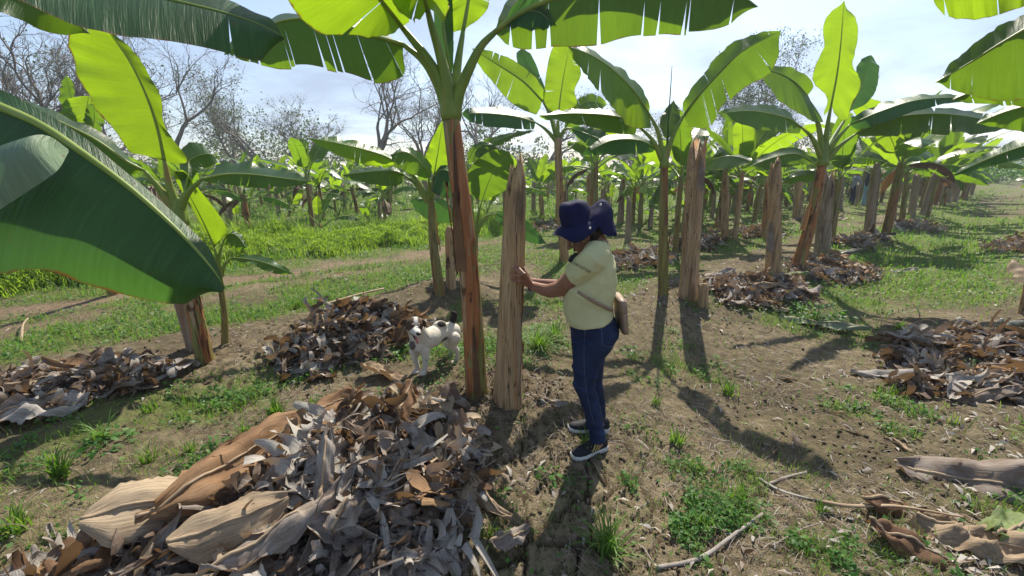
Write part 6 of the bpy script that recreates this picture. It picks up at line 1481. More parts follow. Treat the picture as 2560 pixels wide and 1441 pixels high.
def capsule(pts, rad, k=16, n=None, flat=1.0, up=(0, 0, 1)):
    path = cr(pts, n or max(10, len(pts)*5)); rr = np.interp(np.linspace(0, 1, len(path)), np.linspace(0, 1, len(rad)), rad)
    parts = [tube(path, rr, k, flat=flat, up=up)+(0,)]
    parts += [sphere(path[0], rr[0]*.98, k=14, m=9)+(0,), sphere(path[-1], rr[-1]*.98, k=14, m=9)+(0,)]
    return parts
def woman():
    Y0 = 2.33; base = G(1478, 1118)
    e = tag(empty('person', base), 'woman in navy sun hat, pale yellow T shirt and jeans touching the tall stump', 'person')
    ys = STB[1]
    body = []
    # torso core, hips and legs (a little inside the clothes)
    body.append(rings([(1484, 604, 1508, 606, Y0, .05), (1470, 620, 1516, 622, Y0, .12), (1450, 645, 1528, 648, Y0, .165), (1436, 690, 1530, 692, Y0, .165), (1420, 745, 1526, 745, Y0, .16), (1420, 790, 1526, 785, Y0, .16), (1432, 850, 1524, 850, Y0, .155), (1436, 875, 1508, 875, Y0, .14)]))
    for (rl) in ([(1434, 858, 1518, 858, 2.24, .075), (1436, 935, 1488, 935, 2.24, .058), (1448, 990, 1488, 990, 2.24, .045), (1470, 1050, 1500, 1050, 2.25, .042), (1480, 1095, 1506, 1095, 2.26, .034), (1484, 1112, 1508, 1112, 2.26, .034)],
                 [(1440, 865, 1515, 865, 2.43, .07), (1450, 920, 1500, 920, 2.44, .06), (1468, 990, 1506, 990, 2.46, .05), (1476, 1030, 1506, 1030, 2.48, .04), (1484, 1062, 1508, 1062, 2.48, .034)]):
        body.append(rings(rl))
    # neck and head (bowed towards the hand)
    body += capsule([P(1496, 618, Y0), P(1488, 600, Y0), P(1474, 590, Y0)], [.062, .055, .056])
    hc = P(1456, 577, Y0-.005); fw = np.array([-.78, .06, -.62]); fw /= np.linalg.norm(fw); up = np.array([-.60, 0, .80]); up -= fw*(up@fw); up /= np.linalg.norm(up); sd = np.cross(fw, up)
    ax = np.array([fw, sd, up])
    H = lambda f, s, u: hc+fw*f+sd*s+up*u
    body.append(sphere(hc+up*.0, (.090, .074, .090), ax, 28, 18))
    body.append(sphere(H(.035, 0, -.055), (.062, .056, .062), ax, 24, 14))       # jaw
    body.append(sphere(H(.078, 0, -.092), (.020, .024, .017), ax))               # chin
    body += capsule([H(.090, 0, .008), H(.104, 0, -.016), H(.116, 0, -.034)], [.008, .010, .013], 12)     # nose
    body += [sphere(H(.105, .012, -.037), .0075), sphere(H(.105, -.012, -.037), .0075)]
    body.append(sphere(H(.097, 0, -.058), (.010, .022, .0055), ax)); body.append(sphere(H(.095, 0, -.067), (.010, .020, .0065), ax))  # lips
    for s in (1, -1):
        body.append(sphere(H(.062, .044*s, -.030), (.026, .022, .026), ax))      # cheeks
        body.append(sphere(H(.084, .031*s, .016), (.012, .016, .006), ax))       # lids
        body.append(sphere(H(-.002, .076*s, -.018), (.014, .006, .030), ax))     # ears
    # arms
    sh = P(1484, 650, Y0-.160); el = P(1403, 722, 2.34); wr = P(1326, 713, 2.53)
    body += capsule([sh, (sh+el)/2+np.array([.0, -.01, -.004]), el], [.052, .058, .046], 20, 24)
    body += capsule([el, P(1372, 727, 2.42), P(1345, 720, 2.48), wr], [.047, .043, .034, .0265], 20, 24)
    fr = ys-.085
    kn = {'i': P(1311, 686, fr-.085), 'm': P(1304, 686, fr-.070), 'r': P(1300, 692, fr-.062), 'p': P(1299, 703, fr-.058)}
    palm = [capsule([wr, (wr+kn[c])/2+np.array([0, -.004, 0]), kn[c]], [.024, .0165, .0125], 12, 10) for c in 'imrp']
    for p_ in palm: body += p_
    def finger(k0, tip, Ytip, r, arch=.012):
        t = P(tip[0], tip[1], Ytip); m1 = k0+(t-k0)*.42+np.array([0, -arch, 0]); m2 = k0+(t-k0)*.75+np.array([0, -arch*.8, 0])
        return capsule([k0, m1, m2, t], [r*1.12, r, r*.95, r*.78], 12, 16)
    body += finger(kn['i'], (1293, 665), fr-.004, .0088); body += finger(kn['m'], (1283, 668), fr+.001, .009)
    body += finger(kn['r'], (1274.5, 681), fr+.006, .0086); body += finger(kn['p'], (1276, 697), fr+.006, .0078)
    body += capsule([wr+np.array([.0, .02, .012]), P(1318, 690, fr-.04), P(1311, 671, fr-.008)], [.016, .013, .010], 12, 14)   # thumb, on the far side of the palm
    # far arm reaches alongside, behind the near one
    sh2 = P(1476, 645, Y0+.165); el2 = P(1402, 716, 2.60); wr2 = P(1340, 706, 2.72)
    body += capsule([sh2, el2], [.058, .044], 16, 16); body += capsule([el2, wr2], [.042, .025], 16, 16)
    k2 = P(1322, 703, 2.77)
    body += capsule([wr2, k2], [.024, .026], 14, 8)
    for i, (a, b) in enumerate([((1316, 694), (1309, 686)), ((1314, 700), (1306, 693)), ((1314, 706), (1306, 700)), ((1316, 711), (1308, 706))]):
        body += capsule([k2, P(a[0], a[1], 2.79), P(b[0], b[1], 2.82)], [.011, .009, .007], 10, 10)
    fuse('body', body, M['skin'], e, .0036, 5)
    # fingernails
    nv = []
    for tip, Yt in (((1292.4, 664.6), fr-.012), ((1282.4, 667.4), fr-.008), ((1274, 680.6), fr-.002), ((1275.4, 696.6), fr-.001)):
        nv.append(sphere(P(*tip, Yt), (.0048, .0015, .0055), None, 10, 7))
    V, Fs, _ = join(nv); mk('fingernails', V, Fs, [plain('nail', (.50, .30, .25), .3)], e)
    for s in (1, -1):
        v, f = sphere(H(.079, .031*s, .006), .011); mk('eye', v, f, [M['hair']], e)
    # T shirt
    rdg = lambda a, b, s_: 1-np.abs(2*vnoise(a, b, s_)-1)*2
    fold = lambda W: .005*rdg(W[:, 2]*13+W[:, 0]*6, W[:, 0]*4+W[:, 1]*3, 3)*sm(1.32, 1.02, W[:, 2])+.0035*rdg(W[:, 0]*11-W[:, 2]*9, W[:, 2]*3+W[:, 1]*5, 4)+.003*fbm(W[:, 0]*22, W[:, 2]*22, 3, 8)
    shirt = [rings([(1484, 600, 1510, 598, Y0, .072), (1470, 609, 1520, 611, Y0, .125), (1456, 622, 1526, 622, Y0, .168), (1444, 645, 1534, 645, Y0, .192), (1432, 675, 1539, 680, Y0, .195), (1414, 712, 1539, 712, Y0, .190), (1406, 745, 1535, 740, Y0, .185), (1407, 775, 1531, 760, Y0, .185), (1414, 806, 1531, 781, Y0, .186)])]
    sp = sh+(el-sh)*.50
    shirt.append(tube(cr([sh+np.array([.03, .06, .03]), sh, (sh+sp)/2, sp], 16), np.linspace(.074, .078, 16), 26))
    sp2 = sh2+(el2-sh2)*.42; shirt.append(tube(cr([sh2+np.array([.03, -.06, .03]), sh2, sp2], 14), np.linspace(.066, .069, 14), 24))
    so_ = fuse('t_shirt', shirt, M['shirt'], e, .0045, 7, folds=fold)
    # sleeve hem and sleeve lettering
    ad = (sp-sh)/np.linalg.norm(sp-sh); u_ = np.cross(ad, [0, 1, 0]); u_ /= np.linalg.norm(u_); w_ = np.cross(ad, u_)
    ring = np.array([sp-ad*.004+(u_*math.cos(t)+w_*math.sin(t))*.0775 for t in np.linspace(0, 2*math.pi, 41)]); v, f = tube(ring, .0028, 6, cap=False); mk('sleeve_hem', v, f, [M['shirt']], e)
    cu = bpy.data.curves.new('t', 'FONT'); cu.body = 'LOUIS VUITTON'; cu.size = 1; to = bpy.data.objects.new('t', cu); COL.objects.link(to)
    dg = bpy.context.evaluated_depsgraph_get(); dg.update(); tm = bpy.data.meshes.new_from_object(to.evaluated_get(dg)); tw = np.array([v.co[:] for v in tm.vertices]); tfc = [tuple(p.vertices) for p in tm.polygons]; bpy.data.objects.remove(to)
    from mathutils.bvhtree import BVHTree
    sw = np.array([v.co[:] for v in so_.data.vertices])+wloc(so_); bv = BVHTree.FromPolygons([tuple(v) for v in sw], [tuple(p.vertices) for p in so_.data.polygons])
    wd = tw[:, 0].max(); a0 = np.array([1427., 657.5]); a1 = np.array([1473., 684.]); du = (a1-a0)/wd; L_ = np.linalg.norm(a1-a0); nn = np.array([a1[1]-a0[1], -(a1[0]-a0[0])])/L_
    out = []
    for x_, y_, _z in tw:
        q = a0+du*x_+nn*y_*10.5; r = ray(q[0], q[1]); hit = bv.ray_cast(Vector((0, 0, CAM_H)), Vector(r).normalized())
        out.append(np.array(hit[0])-r/np.linalg.norm(r)*.0022 if hit[0] is not None else P(q[0], q[1], 2.12))
    mk('sleeve_lettering', out, tfc, [M['black']], e, smooth=False)
    # jeans
    jf = lambda W: .0042*(1-np.abs(2*vnoise(W[:, 2]*19+W[:, 0]*7, W[:, 0]*3.5+W[:, 1]*3, 6)-1)*2)*(.35+np.exp(-((W[:, 2]-.50)/.16)**2)+.8*np.exp(-((W[:, 2]-.12)/.13)**2)+.5*np.exp(-((W[:, 2]-.78)/.08)**2))+.0015*np.sin(W[:, 2]*55+6*np.sin(W[:, 0]*14)+W[:, 1]*12)*(sm(.95, .5, W[:, 2])*.5+.5)*(.3+np.exp(-((W[:, 2]-.50)/.14)**2)+.8*np.exp(-((W[:, 2]-.12)/.12)**2))
    jeans = [rings([(1417, 785, 1530, 772, Y0, .172), (1421, 808, 1541, 800, Y0, .176), (1425, 830, 1548, 826, Y0, .180), (1427, 855, 1534, 852, Y0, .172), (1429, 876, 1518, 876, Y0, .155)]),
             rings([(1426, 845, 1536, 845, 2.245, .094), (1428, 875, 1517, 875, 2.24, .088), (1429, 905, 1505, 905, 2.235, .080), (1430, 940, 1494, 940, 2.235, .072), (1433, 967, 1490, 967, 2.235, .064), (1443, 990, 1495, 990, 2.24, .060), (1455, 1022, 1504, 1022, 2.245, .058), (1464, 1052, 1509, 1052, 2.25, .056), (1469, 1080, 1513, 1080, 2.25, .054), (1473, 1103, 1515, 1099, 2.25, .056)]),
             rings([(1436, 850, 1530, 850, 2.42, .088), (1440, 890, 1512, 890, 2.43, .080), (1446, 935, 1508, 935, 2.45, .072), (1460, 965, 1508, 965, 2.46, .068), (1467, 995, 1512, 995, 2.47, .058), (1471, 1025, 1514, 1025, 2.48, .052), (1475, 1052, 1514, 1050, 2.48, .050)])]
    fuse('jeans', jeans, M['denim'], e, .0045, 6, folds=jf)
    # stitched pocket and side seam
    seam = plain('seam_thread', (.10, .13, .20), .8)
    def line(pts, r, mat_, nm):
        out = []
        for p in pts:
            rr = ray(*p); t = (2.33-.19)/rr[1]; out.append(np.array([0, 0, CAM_H])+rr*t)
        return out
    # hat
    hp = []; th = np.linspace(0, 2*math.pi, 44, endpoint=False)
    crown = rings([(1402, 570, 1484, 548, Y0-.005, .100), (1397, 553, 1481, 531, Y0-.005, .100), (1394, 536, 1477, 518, Y0-.005, .098), (1396, 522, 1472, 508, Y0-.005, .092), (1401, 513, 1466, 502, Y0-.005, .080), (1408, 508, 1458, 500, Y0-.005, .066), (1420, 504, 1446, 500, Y0-.005, .035)], 36, 42)
    hf = lambda W: .003*np.sin(W[:, 0]*70+W[:, 2]*30)
    fuse('hat_crown', [crown], M['hat'], e, .004, 4, folds=hf)
    L = P(1404, 567, Y0); Rr = P(1478, 540, Y0); Ci = (L+Rr)/2; Ai = (Rr-L)/2
    Lo = P(1382, 584, Y0-.01); Ro = P(1500, 553, Y0); Co = (Lo+Ro)/2; Ao = (Ro-Lo)/2
    V = []; nr = 9
    for j in range(nr):
        q = j/(nr-1)
        for t in th:
            ci, si = math.cos(t), math.sin(t)
            pi_ = Ci+Ai*ci+np.array([0, .096*si, 0]); po = Co+Ao*ci+np.array([0, .165*si, -.036*abs(si)**1.5-.010*math.sin(3*t)+.006*math.sin(5*t+1)])
            p = pi_+(po-pi_)*q; p[2] += .012*math.sin(q*math.pi); V.append(p)
    k = 44; Fs = [(j*k+i, j*k+(i+1) % k, (j+1)*k+(i+1) % k, (j+1)*k+i) for j in range(nr-1) for i in range(k)]
    V = np.array(V); nV = len(V); V2 = V-np.array([0, 0, .003]); FF = Fs+[tuple(a+nV for a in f[::-1]) for f in Fs]+[((nr-1)*k+i, nV+(nr-1)*k+i, nV+(nr-1)*k+(i+1) % k, (nr-1)*k+(i+1) % k) for i in range(k)]
    mk('hat_brim', np.vstack([V, V2]), FF, [M['hat']], e)
    tp = cr([P(1450, 545, Y0), P(1464, 526, Y0), P(1480, 514, Y0), P(1499, 502, Y0), P(1513, 502, Y0), P(1527, 512, Y0), P(1532, 532, Y0), P(1540, 583, Y0)], 26)
    bt = cr([(1472, 572), (1483, 570), (1494, 564), (1500, 562), (1504, 572), (1510, 582), (1524, 587), (1541, 587)], 26) if False else None
    bpts = [(1436, 594), (1456, 592), (1474, 584), (1488, 569), (1501, 567), (1505, 583), (1520, 587), (1541, 587)]
    of = [.165, .155, .135, .11, .10, .095, .085, .06]; bn = cr([P(a, b, Y0-o_) for (a, b), o_ in zip(bpts, of)], 26); bf = cr([P(a, b, Y0+o_) for (a, b), o_ in zip(bpts, of)], 26)
    V = []; m = 15
    for i in range(26):
        for j in range(m):
            q = j/(m-1); s = abs(2*q-1); bb = bn[i] if q < .5 else bf[i]; w = s**1.3
            p = tp[i]*(1-w)+bb*w; p = p+np.array([0, -.022 if q < .5 else .022, 0])*math.sin(w*math.pi)+np.array([.004*math.sin(i*.8+j), 0, .006*math.sin(j*1.3+i*.5)]); V.append(p)
    Fs = [(i*m+j, i*m+j+1, (i+1)*m+j+1, (i+1)*m+j) for i in range(25) for j in range(m-1)]
    V = np.array(V); nV = len(V); FF = Fs+[tuple(a+nV for a in f[::-1]) for f in Fs]
    mk('neck_flap', np.vstack([V, V-np.array([.003, 0, .003])]), FF, [M['hat']], e)
    for (a, b, yy) in ((1501, 513, Y0-.075), (1475, 571, Y0-.165)):
        v, f = sphere(P(a, b, yy), (.007, .004, .007), None, 14, 9); mk('snap_button', v, f, [M['metal']], e)
    # hair under the flap, ear ring, cord, bracelet
    fuse('hair', [sphere(H(-.030, 0, -.02), (.066, .077, .076), ax, 22, 14), sphere(P(1489, 590, Y0), .042)]+[capsule([P(1480+4*i, 580, Y0-.05), P(1484+4*i, 604, Y0-.055)], [.012, .006], 8)[0] for i in range(3)], M['hair'], e, .005, 3)
    ring = np.array([P(1461, 600, Y0-.083)+np.array([math.cos(t)*.006, 0, math.sin(t)*.014]) for t in np.linspace(0, 2*math.pi, 21)]); v, f = tube(ring, .0016, 6, cap=False); mk('earring', v, f, [M['gold']], e)
    v, f = tube(cr([P(1438, 592, Y0-.08), P(1437, 612, Y0-.09), P(1435, 630, Y0-.10), P(1433, 640, Y0-.10)], 14), .0022, 6); mk('chin_cord', v, f, [M['black']], e)
    fuse('hanging_sunglasses', [sphere(P(1433, 642, Y0-.10), (.020, .010, .012), None), sphere(P(1427, 650, Y0-.10), (.014, .010, .016), None), sphere(P(1440, 636, Y0-.10), (.012, .009, .010), None)], M['black'], e, .003, 3)
    d = (P(1345, 720, 2.48)-wr); d /= np.linalg.norm(d); a_ = np.cross(d, [0, 1, 0]); a_ /= np.linalg.norm(a_); b_ = np.cross(d, a_); c_ = wr+d*.012
    ring = np.array([c_+(a_*math.cos(t)+b_*math.sin(t))*.0305 for t in np.linspace(0, 2*math.pi, 33)]); v, f = tube(ring, .0036, 8, cap=False); mk('bracelet', v, f, [plain('dark_beads', (.03, .012, .012), .4, .4, 400, .8)], e)
    # shoes
    def shoe(heel, toe, label, seed):
        heel = np.asarray(heel, float); toe = np.asarray(toe, float); d = toe-heel; Ls = np.linalg.norm(d); f = d/Ls; s = np.cross([0, 0, 1], f); s /= np.linalg.norm(s); u = np.cross(f, s)
        Q = lambda a, b, c: heel+f*a*Ls+s*b+u*c
        xs = [-.03, .0, .12, .3, .5, .7, .88, .98, 1.02]; hw = [.018, .030, .035, .033, .036, .046, .043, .028, .012]; zs = [.030, .034, .034, .030, .026, .022, .021, .024, .03]
        def slab(z0, zt, grow):
            V = []
            for x, h, zt_ in zip(xs, hw, zs):
                for c in (-1, -.9, -.45, .45, .9, 1): V.append(Q(x, c*(h+grow), z0+(zt_*0 if abs(c) < 1 else .004)))
                for c in (1, .9, -.9, -1): V.append(Q(x, c*(h+grow), zt+(zt_ if False else 0)+zt_-(.004 if abs(c) == 1 else 0)))
            k = 10; n = len(xs); Fs = [(i*k+j, i*k+(j+1) % k, (i+1)*k+(j+1) % k, (i+1)*k+j) for i in range(n-1) for j in range(k)]+[tuple(range(k-1, -1, -1)), tuple(range((n-1)*k, n*k))]
            return np.array(V), Fs
        se = mk('shoe', *fuse_up(Q, hw), [M['black']], e)
        v, fc = slab(.0, 0, .005); mk('sole', v, fc, [M['white_rubber']], se)
        st_ = []
        for i in range(3):
            a = .36+.085*i
            for side in (-1, 1):
                pts = [Q(a, side*.0425, .038), Q(a-.05, side*.0405, .058), Q(a-.10, side*.033, .080)]
                st_.append(tube(cr(pts, 8), .0046, 6, flat=1.0))
        V, Fs, _ = join(st_); mk('stripes', V, Fs, [M['gold']], se)
        return se
    def fuse_up(Q, hw):
        V = []; k = 16
        prof = [(-.02, .020, .078), (.04, .033, .098), (.14, .035, .104), (.28, .034, .100), (.42, .035, .092), (.56, .038, .078), (.72, .043, .062), (.88, .038, .052), (.97, .024, .042), (1.0, .008, .034)]
        for x, w, h in prof:
            for j in range(k):
                t = 2*math.pi*j/k; V.append(Q(x, w*math.cos(t)*1.02, .026+max(0, math.sin(t))*(h-.026)+min(0, math.sin(t))*.006))
        n = len(prof); Fs = [(i*k+j, i*k+(j+1) % k, (i+1)*k+(j+1) % k, (i+1)*k+j) for i in range(n-1) for j in range(k)]+[tuple(range(k-1, -1, -1)), tuple(range((n-1)*k, n*k))]
        return np.array(V), Fs
    g1 = G(1512, 1120); g2 = G(1430, 1146); g1[2] = P(1518, 1124, g1[1])[2]; g1[2] = max(g1[2], g2[2]-.01); shoe(g1, g2, 'near shoe', 1)
    g3 = G(1516, 1078); g4 = G(1420, 1073); g4[2] = max(g4[2], g3[2]-.03); shoe(g3, g4, 'far shoe', 2)
    # shoulder bag: carried, so a thing of its own
    bg = P(1546, 785, 2.30); b = tag(empty('shoulder_bag', bg), 'small tan shoulder bag hanging behind the hip of the woman in the sun hat', 'bag')
    def soft(cx, w, d_, h, z0, name, grow=0):
        V = []; k = 20; n = 8
        for i in range(n):
            q = i/(n-1); z = z0-h*q
            for j in range(k):
                t = 2*math.pi*j/k; c, s = math.cos(t), math.sin(t)
                px_ = math.copysign(abs(c)**.45, c)*w*(1+.15*math.sin(q*3)); py_ = math.copysign(abs(s)**.35, s)*d_*(1+.06*math.sin(q*3.1))
                px_ *= (1+.22*math.sin(j*2.3)*grow); V.append(cx+np.array([px_+.030*q*h/.2, py_, z]))
        Fs = [(i*k+j, i*k+(j+1) % k, (i+1)*k+(j+1) % k, (i+1)*k+j) for i in range(n-1) for j in range(k)]+[tuple(range(k-1, -1, -1)), tuple(range((n-1)*k, n*k))]
        return np.array(V), Fs
    V, Fs = soft(bg, .017, .09, .19, .095, 'x', 1); mk('bag_body', V, Fs, [M['tan']], b)
    V, Fs = soft(bg+np.array([-.002, 0, 0]), .021, .096, .07, .104, 'x', 0); mk('bag_flap', V, Fs, [M['tan']], b)
    pts = [P(1444, 729, 2.125), P(1462, 741, 2.120), P(1490, 757, 2.122), P(1515, 769, 2.145), P(1533, 777, 2.20)]
    pc = cr(pts, 24); V = []; nrm_ = np.array([.35, 0, .94])
    for p in pc: V += [p+nrm_*.009, p+nrm_*.009+np.array([0, -.004, 0]), p-nrm_*.009+np.array([0, -.004, 0]), p-nrm_*.009]
    Fs = [(i*4+j, i*4+(j+1) % 4, (i+1)*4+(j+1) % 4, (i+1)*4+j) for i in range(23) for j in range(4)]; mk('strap', V, Fs, [M['tan']], b)
    # belt loops / pocket stitching on the jeans by projection
    jo = [c for c in e.children if c.name.startswith('jeans')][0]
    jw = np.array([v.co[:] for v in jo.data.vertices])+wloc(jo); bj = BVHTree.FromPolygons([tuple(v) for v in jw], [tuple(p.vertices) for p in jo.data.polygons])
    def onto(pts, r, nm, mat_):
        out = []
        for q in cr([(a, b, 0) for a, b in pts], 24):
            rr = Vector(ray(q[0], q[1])).normalized(); hit = bj.ray_cast(Vector((0, 0, CAM_H)), rr)
            if hit[0] is not None: out.append(np.array(hit[0])-np.array(rr)*.0012)
        if len(out) > 3: v, f = tube(np.array(out), r, 5); mk(nm, v, f, [mat_], jo)
    onto([(1503, 812), (1505, 840), (1507, 862)], .0012, 'pocket_stitching', seam); onto([(1503, 812), (1520, 808), (1538, 803)], .0012, 'pocket_stitching', seam); onto([(1507, 862), (1524, 868), (1542, 862)], .0012, 'pocket_stitching', seam)
    onto([(1468, 800), (1462, 830), (1460, 880), (1462, 940), (1470, 1000), (1485, 1060)], .0012, 'side_seam', seam); onto([(1424, 812), (1440, 820), (1464, 818)], .0012, 'front_pocket_edge', seam)
woman()

def dog():
    g = G(1050, 925); e = tag(empty('dog', g), 'white dog with black patches, brown head and hanging tongue beside the rear heap', 'dog')
    Yf, Yr = g[1]-.13, g[1]+.12; k = Yf/3.33
    B = lambda px, py, y: P(px, py+4, Yf+y)
    body = []
    body += capsule([B(1050, 850, -.0), B(1068, 845, .03), B(1092, 832, .12), B(1115, 824, .20), B(1132, 824, .25)], [.074, .082, .076, .070, .068], 22, 26)
    body += [sphere(B(1134, 832, .25), (.046, .066, .066)), sphere(B(1045, 856, -.02), (.068, .078, .080)), sphere(B(1100, 812, .14), (.06, .05, .045))]
    body += capsule([B(1052, 840, .0), B(1044, 828, -.05), B(1038, 815, -.10)], [.082, .070, .062], 20, 14)       # neck
    # head
    body += [sphere(B(1036, 808, -.13), (.066, .068, .060), None, 24, 16), sphere(B(1034, 816, -.15), (.058, .055, .050))]
    body += capsule([B(1037, 818, -.16), B(1040, 825, -.21), B(1044, 830, -.255)], [.040, .032, .025], 16, 14)   # muzzle
    body += capsule([B(1036, 832, -.15), B(1038, 840, -.19), B(1040, 845, -.215)], [.028, .021, .015], 14, 12)   # lower jaw, open
    # front legs: elbow, wrist, paw
    for (a, dy, pw) in ((((1036, 872), (1037, 892), (1043, 912), (1044, 922)), .06, (1040, 927)), (((1062, 872), (1064, 892), (1063, 914), (1062, 926)), -.03, (1055, 932))):
        pts = [B(p[0], p[1], dy-.01*i) for i, p in enumerate(a)]; gp_ = G(pw[0], pw[1])
        body += capsule(pts, [.042, .029, .021, .020], 14, 18); body.append(sphere(pts[-1]+np.array([-.014, -.014, -.006]), (.030, .036, .018)))
    # hind legs: thigh, knee forward, hock backward
    for (a, dy) in ((((1136, 842), (1133, 860), (1143, 874), (1142, 892), (1140, 900)), .17), (((1120, 840), (1118, 856), (1128, 868), (1127, 884), (1125, 892)), .34)):
        pts = [B(p[0], p[1], dy) for p in a]; body += capsule(pts, [.052, .036, .022, .018, .020], 14, 24); body.append(sphere(pts[-1]+np.array([-.012, -.012, -.004]), (.030, .034, .018)))
    body += capsule([B(1130, 800, .26), B(1134, 790, .27), B(1136, 782, .26), B(1131, 778, .25)], [.030, .028, .025, .018], 12, 14)   # tail
    sp = [(B(1108, 799, .10), .058, 0), (B(1116, 798, .12), .036, 0), (B(1078, 806, .03), .045, 0), (B(1070, 812, .02), .032, 0), (B(1134, 786, .26), .062, 0), (B(1026, 862, -.09), .046, 2), (B(1131, 801, .2), .018, 0), (B(1110, 850, .1), .045, 2),
          (B(1027, 806, -.16), .058, 1), (B(1047, 804, -.16), .050, 1), (B(1028, 820, -.15), .045, 1), (B(1049, 815, -.15), .036, 1), (B(1038, 796, -.10), .05, 1), (B(1056, 812, -.06), .035, 1)]
    cc = [(.010, .009, .009), (.075, .040, .025), (.10, .085, .075)]
    bl0, bl1 = B(1039, 796, -.17), B(1042, 822, -.22)
    def paint(W):
        c = np.tile(np.array([.60, .55, .46]), (len(W), 1)); nz = fbm(W[:, 0]*30+W[:, 2]*13, W[:, 1]*30+W[:, 2]*21, 3, 5)
        f = sm(.25, .5, nz)*.45*sm(-1, 0, nz); c = c*(1-f[:, None])+np.array([.22, .20, .18])*f[:, None]
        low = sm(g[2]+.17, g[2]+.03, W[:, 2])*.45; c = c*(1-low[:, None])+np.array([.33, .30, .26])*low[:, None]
        for p, r, i in sp:
            d = np.linalg.norm(W-p, axis=1)+nz*.012; a = sm(r, r-.008, d)[:, None]; c = c*(1-a)+np.array(cc[i])*a
        t = np.clip(((W-bl0)@(bl1-bl0))/((bl1-bl0)@(bl1-bl0)), -.2, 1); d = np.linalg.norm((W-(bl0+t[:, None]*(bl1-bl0)))*np.array([1, .3, .3]), axis=1); a = sm(.018, .008, d)[:, None]
        c = c*(1-a)+np.array([.60, .56, .50])*a
        mz = sm(.050, .035, np.linalg.norm(W-B(1043, 829, -.24), axis=1))[:, None]; c = c*(1-mz)+np.array([.60, .56, .50])*mz
        return {'coat': np.c_[c, np.ones(len(W))]}
    n = NT('dog_coat'); oc = n.coord('Object'); a = n.attr('coat').outputs['Color']; h = n.noise(n.coord('Object', (1, 1, .5)), 160, 3, .7)
    col = n.mix(n.math('MULTIPLY', n.rampf(h, .4, .7), .25), a, (.10, .085, .07)); m = n.done(n.pbr(col, .8, .2, n.bump(h, .6, .006)))
    fuse('body', body, m, e, .0045, 5, attrs=paint)
    brown = plain('brown_ear_fur', (.075, .038, .024), .8, .2, 90, .35, .6); dark = M['black']
    for pts, rr in (([B(1022, 801, -.12), B(1012, 802, -.13), B(1001, 808, -.14)], [.018, .027, .008]), ([B(1051, 800, -.11), B(1058, 803, -.12), B(1064, 814, -.13)], [.018, .024, .008])):
        v, f = tube(cr(pts, 12), np.interp(np.linspace(0, 1, 12), [0, .5, 1], rr), 14, flat=.35, up=(0, 1, 0)); mk('ear', v, f, [brown], e)
    v, f = sphere(B(1046, 831, -.278), (.017, .012, .013)); mk('nose', v, f, [plain('wet_nose', (.01, .01, .011), .25, .5)], e)
    for p in (B(1030, 813, -.195), B(1049, 812, -.19)):
        v, f = sphere(p, .0085); mk('eye', v, f, [plain('dog_eye', (.012, .008, .006), .15, .6)], e)
    for p in (B(1032, 807, -.196), B(1047, 806, -.19)):
        v, f = sphere(p, (.010, .006, .006)); mk('brow_spot', v, f, [plain('cream_fur', (.45, .32, .20), .8)], e)
    v, f = tube(cr([B(1038, 836, -.20), B(1041, 843, -.235), B(1043, 850, -.25), B(1043, 856, -.245)], 12), np.interp(np.linspace(0, 1, 12), [0, .7, 1], [.014, .019, .010]), 12, flat=.35, up=(0, 1, 0)); mk('tongue', v, f, [plain('tongue', (.42, .09, .12), .35, .5, 60, .2)], e)
    v, f = tube(cr([B(1032, 833, -.20), B(1036, 841, -.218), B(1040, 846, -.225)], 8), .006, 8); mk('lip', v, f, [M['black']], e)
dog()

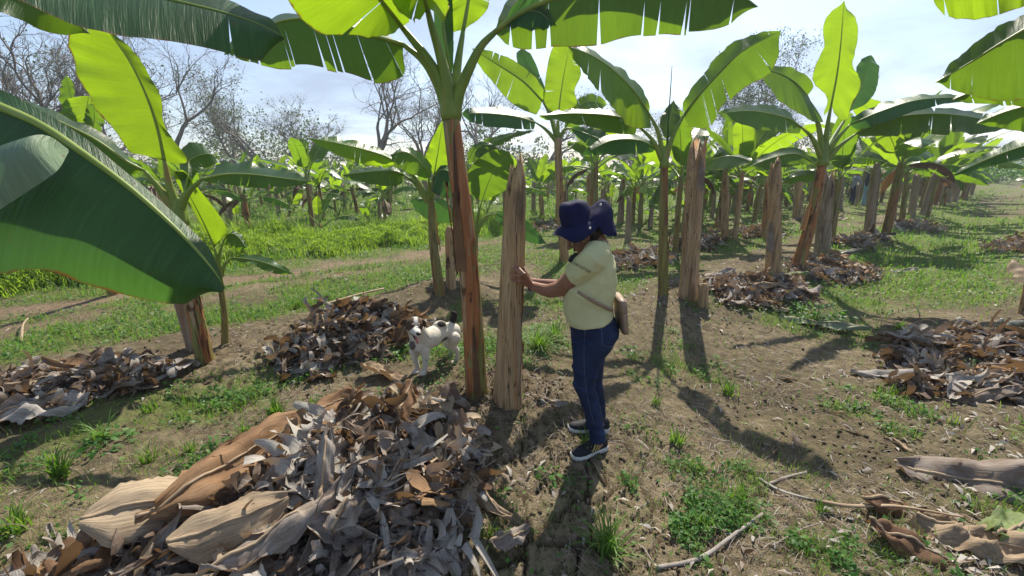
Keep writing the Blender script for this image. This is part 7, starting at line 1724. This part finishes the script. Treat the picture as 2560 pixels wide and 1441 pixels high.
def small_person(px, py, Y, h, label, shirt, pants, face, arm=None, jacket=None, head_dx=0):
    b = G(px, py); e = tag(empty('person', b), label, 'person'); s = h/1.65; fx = face
    Q = lambda x, y, z: b+np.array([x, y, z])*s
    sk = capsule([Q(0, 0, .9), Q(0, 0, 1.3)], [.11, .12])+capsule([Q(0, 0, 1.36), Q(.02*fx, 0, 1.46)], [.05, .05])+[sphere(Q(.03*fx, -.01, 1.54), (.085*s, .08*s, .11*s)), sphere(Q(.12*fx, -.01, 1.52), .016*s), sphere(Q(.08*fx, -.01, 1.47), (.03*s, .03*s, .025*s))]
    hands = arm or [(.12*fx, -.22, 1.05), (.20*fx, -.20, .95)]
    for sg in (-1, 1):
        sh = Q(0, .17*sg, 1.32); ee = Q(hands[0][0], hands[0][1]*sg*-1 if not arm else hands[0][1]+.12*sg, hands[0][2]); hh = Q(hands[1][0], hands[1][1]*sg*-1 if not arm else hands[1][1]+.05*sg, hands[1][2])
        sk += capsule([sh, ee], [.05*s, .038*s])+capsule([ee, hh], [.036*s, .026*s])
        for i in range(4): sk += capsule([hh, hh+(hh-ee)/np.linalg.norm(hh-ee)*.075*s+np.array([0, .014*(i-1.5), 0])], [.014*s, .008*s], 8)
    for sg in (-1, 1): sk += capsule([Q(0, .09*sg, .85), Q(.02*fx, .10*sg, .45), Q(0, .10*sg, .06)], [.075*s, .05*s, .038*s])+[sphere(Q(.06*fx, .10*sg, .035), (.11*s, .04*s, .035*s))]
    fuse('body', sk, M['skin'], e, .012, 2)
    sp = capsule([Q(0, 0, .92), Q(0, 0, 1.15), Q(0, 0, 1.34)], [.150*s, .150*s, .135*s], 18)
    for sg in (-1, 1):
        sh = Q(0, .16*sg, 1.33); ee = Q(hands[0][0], hands[0][1]*sg*-1 if not arm else hands[0][1]+.12*sg, hands[0][2]); sp += capsule([sh, sh+(ee-sh)*(1.0 if jacket else .55)], [.072*s, .062*s])
    fuse('shirt', sp, shirt if not jacket else jacket, e, .014, 3)
    if jacket: fuse('undershirt', capsule([Q(.06*fx, -.08, .90), Q(.07*fx, -.07, 1.32)], [.135*s, .105*s], 16), shirt, e, .014, 3)
    lg = []
    for sg in (-1, 1): lg += capsule([Q(0, .085*sg, .92), Q(.02*fx, .10*sg, .47), Q(0, .10*sg, .09)], [.105*s, .075*s, .06*s])
    fuse('trousers', lg, pants, e, .014, 3)
    fuse('hair', [sphere(Q(.005*fx, .0, 1.585), (.098*s, .092*s, .095*s))], M['hair'], e, .012, 2)
M['pink'] = cloth('pink_cotton', (.70, .40, .44)); M['greyj'] = cloth('grey_jacket', (.22, .26, .30)); M['ljean'] = cloth('light_jeans', (.22, .38, .50)); M['dshirt'] = cloth('dark_tee', (.02, .025, .035))
small_person(2127, 512, 0, 1.50, 'far person in pink shirt and open grey jacket standing between stems', M['pink'], M['denim'], 1, jacket=M['greyj'])
small_person(2160, 516, 0, 1.78, 'far person in dark shirt and light blue jeans reaching to a banana stem', M['dshirt'], M['ljean'], 1, arm=[(.20, -.15, 1.28), (.46, -.15, 1.42)])
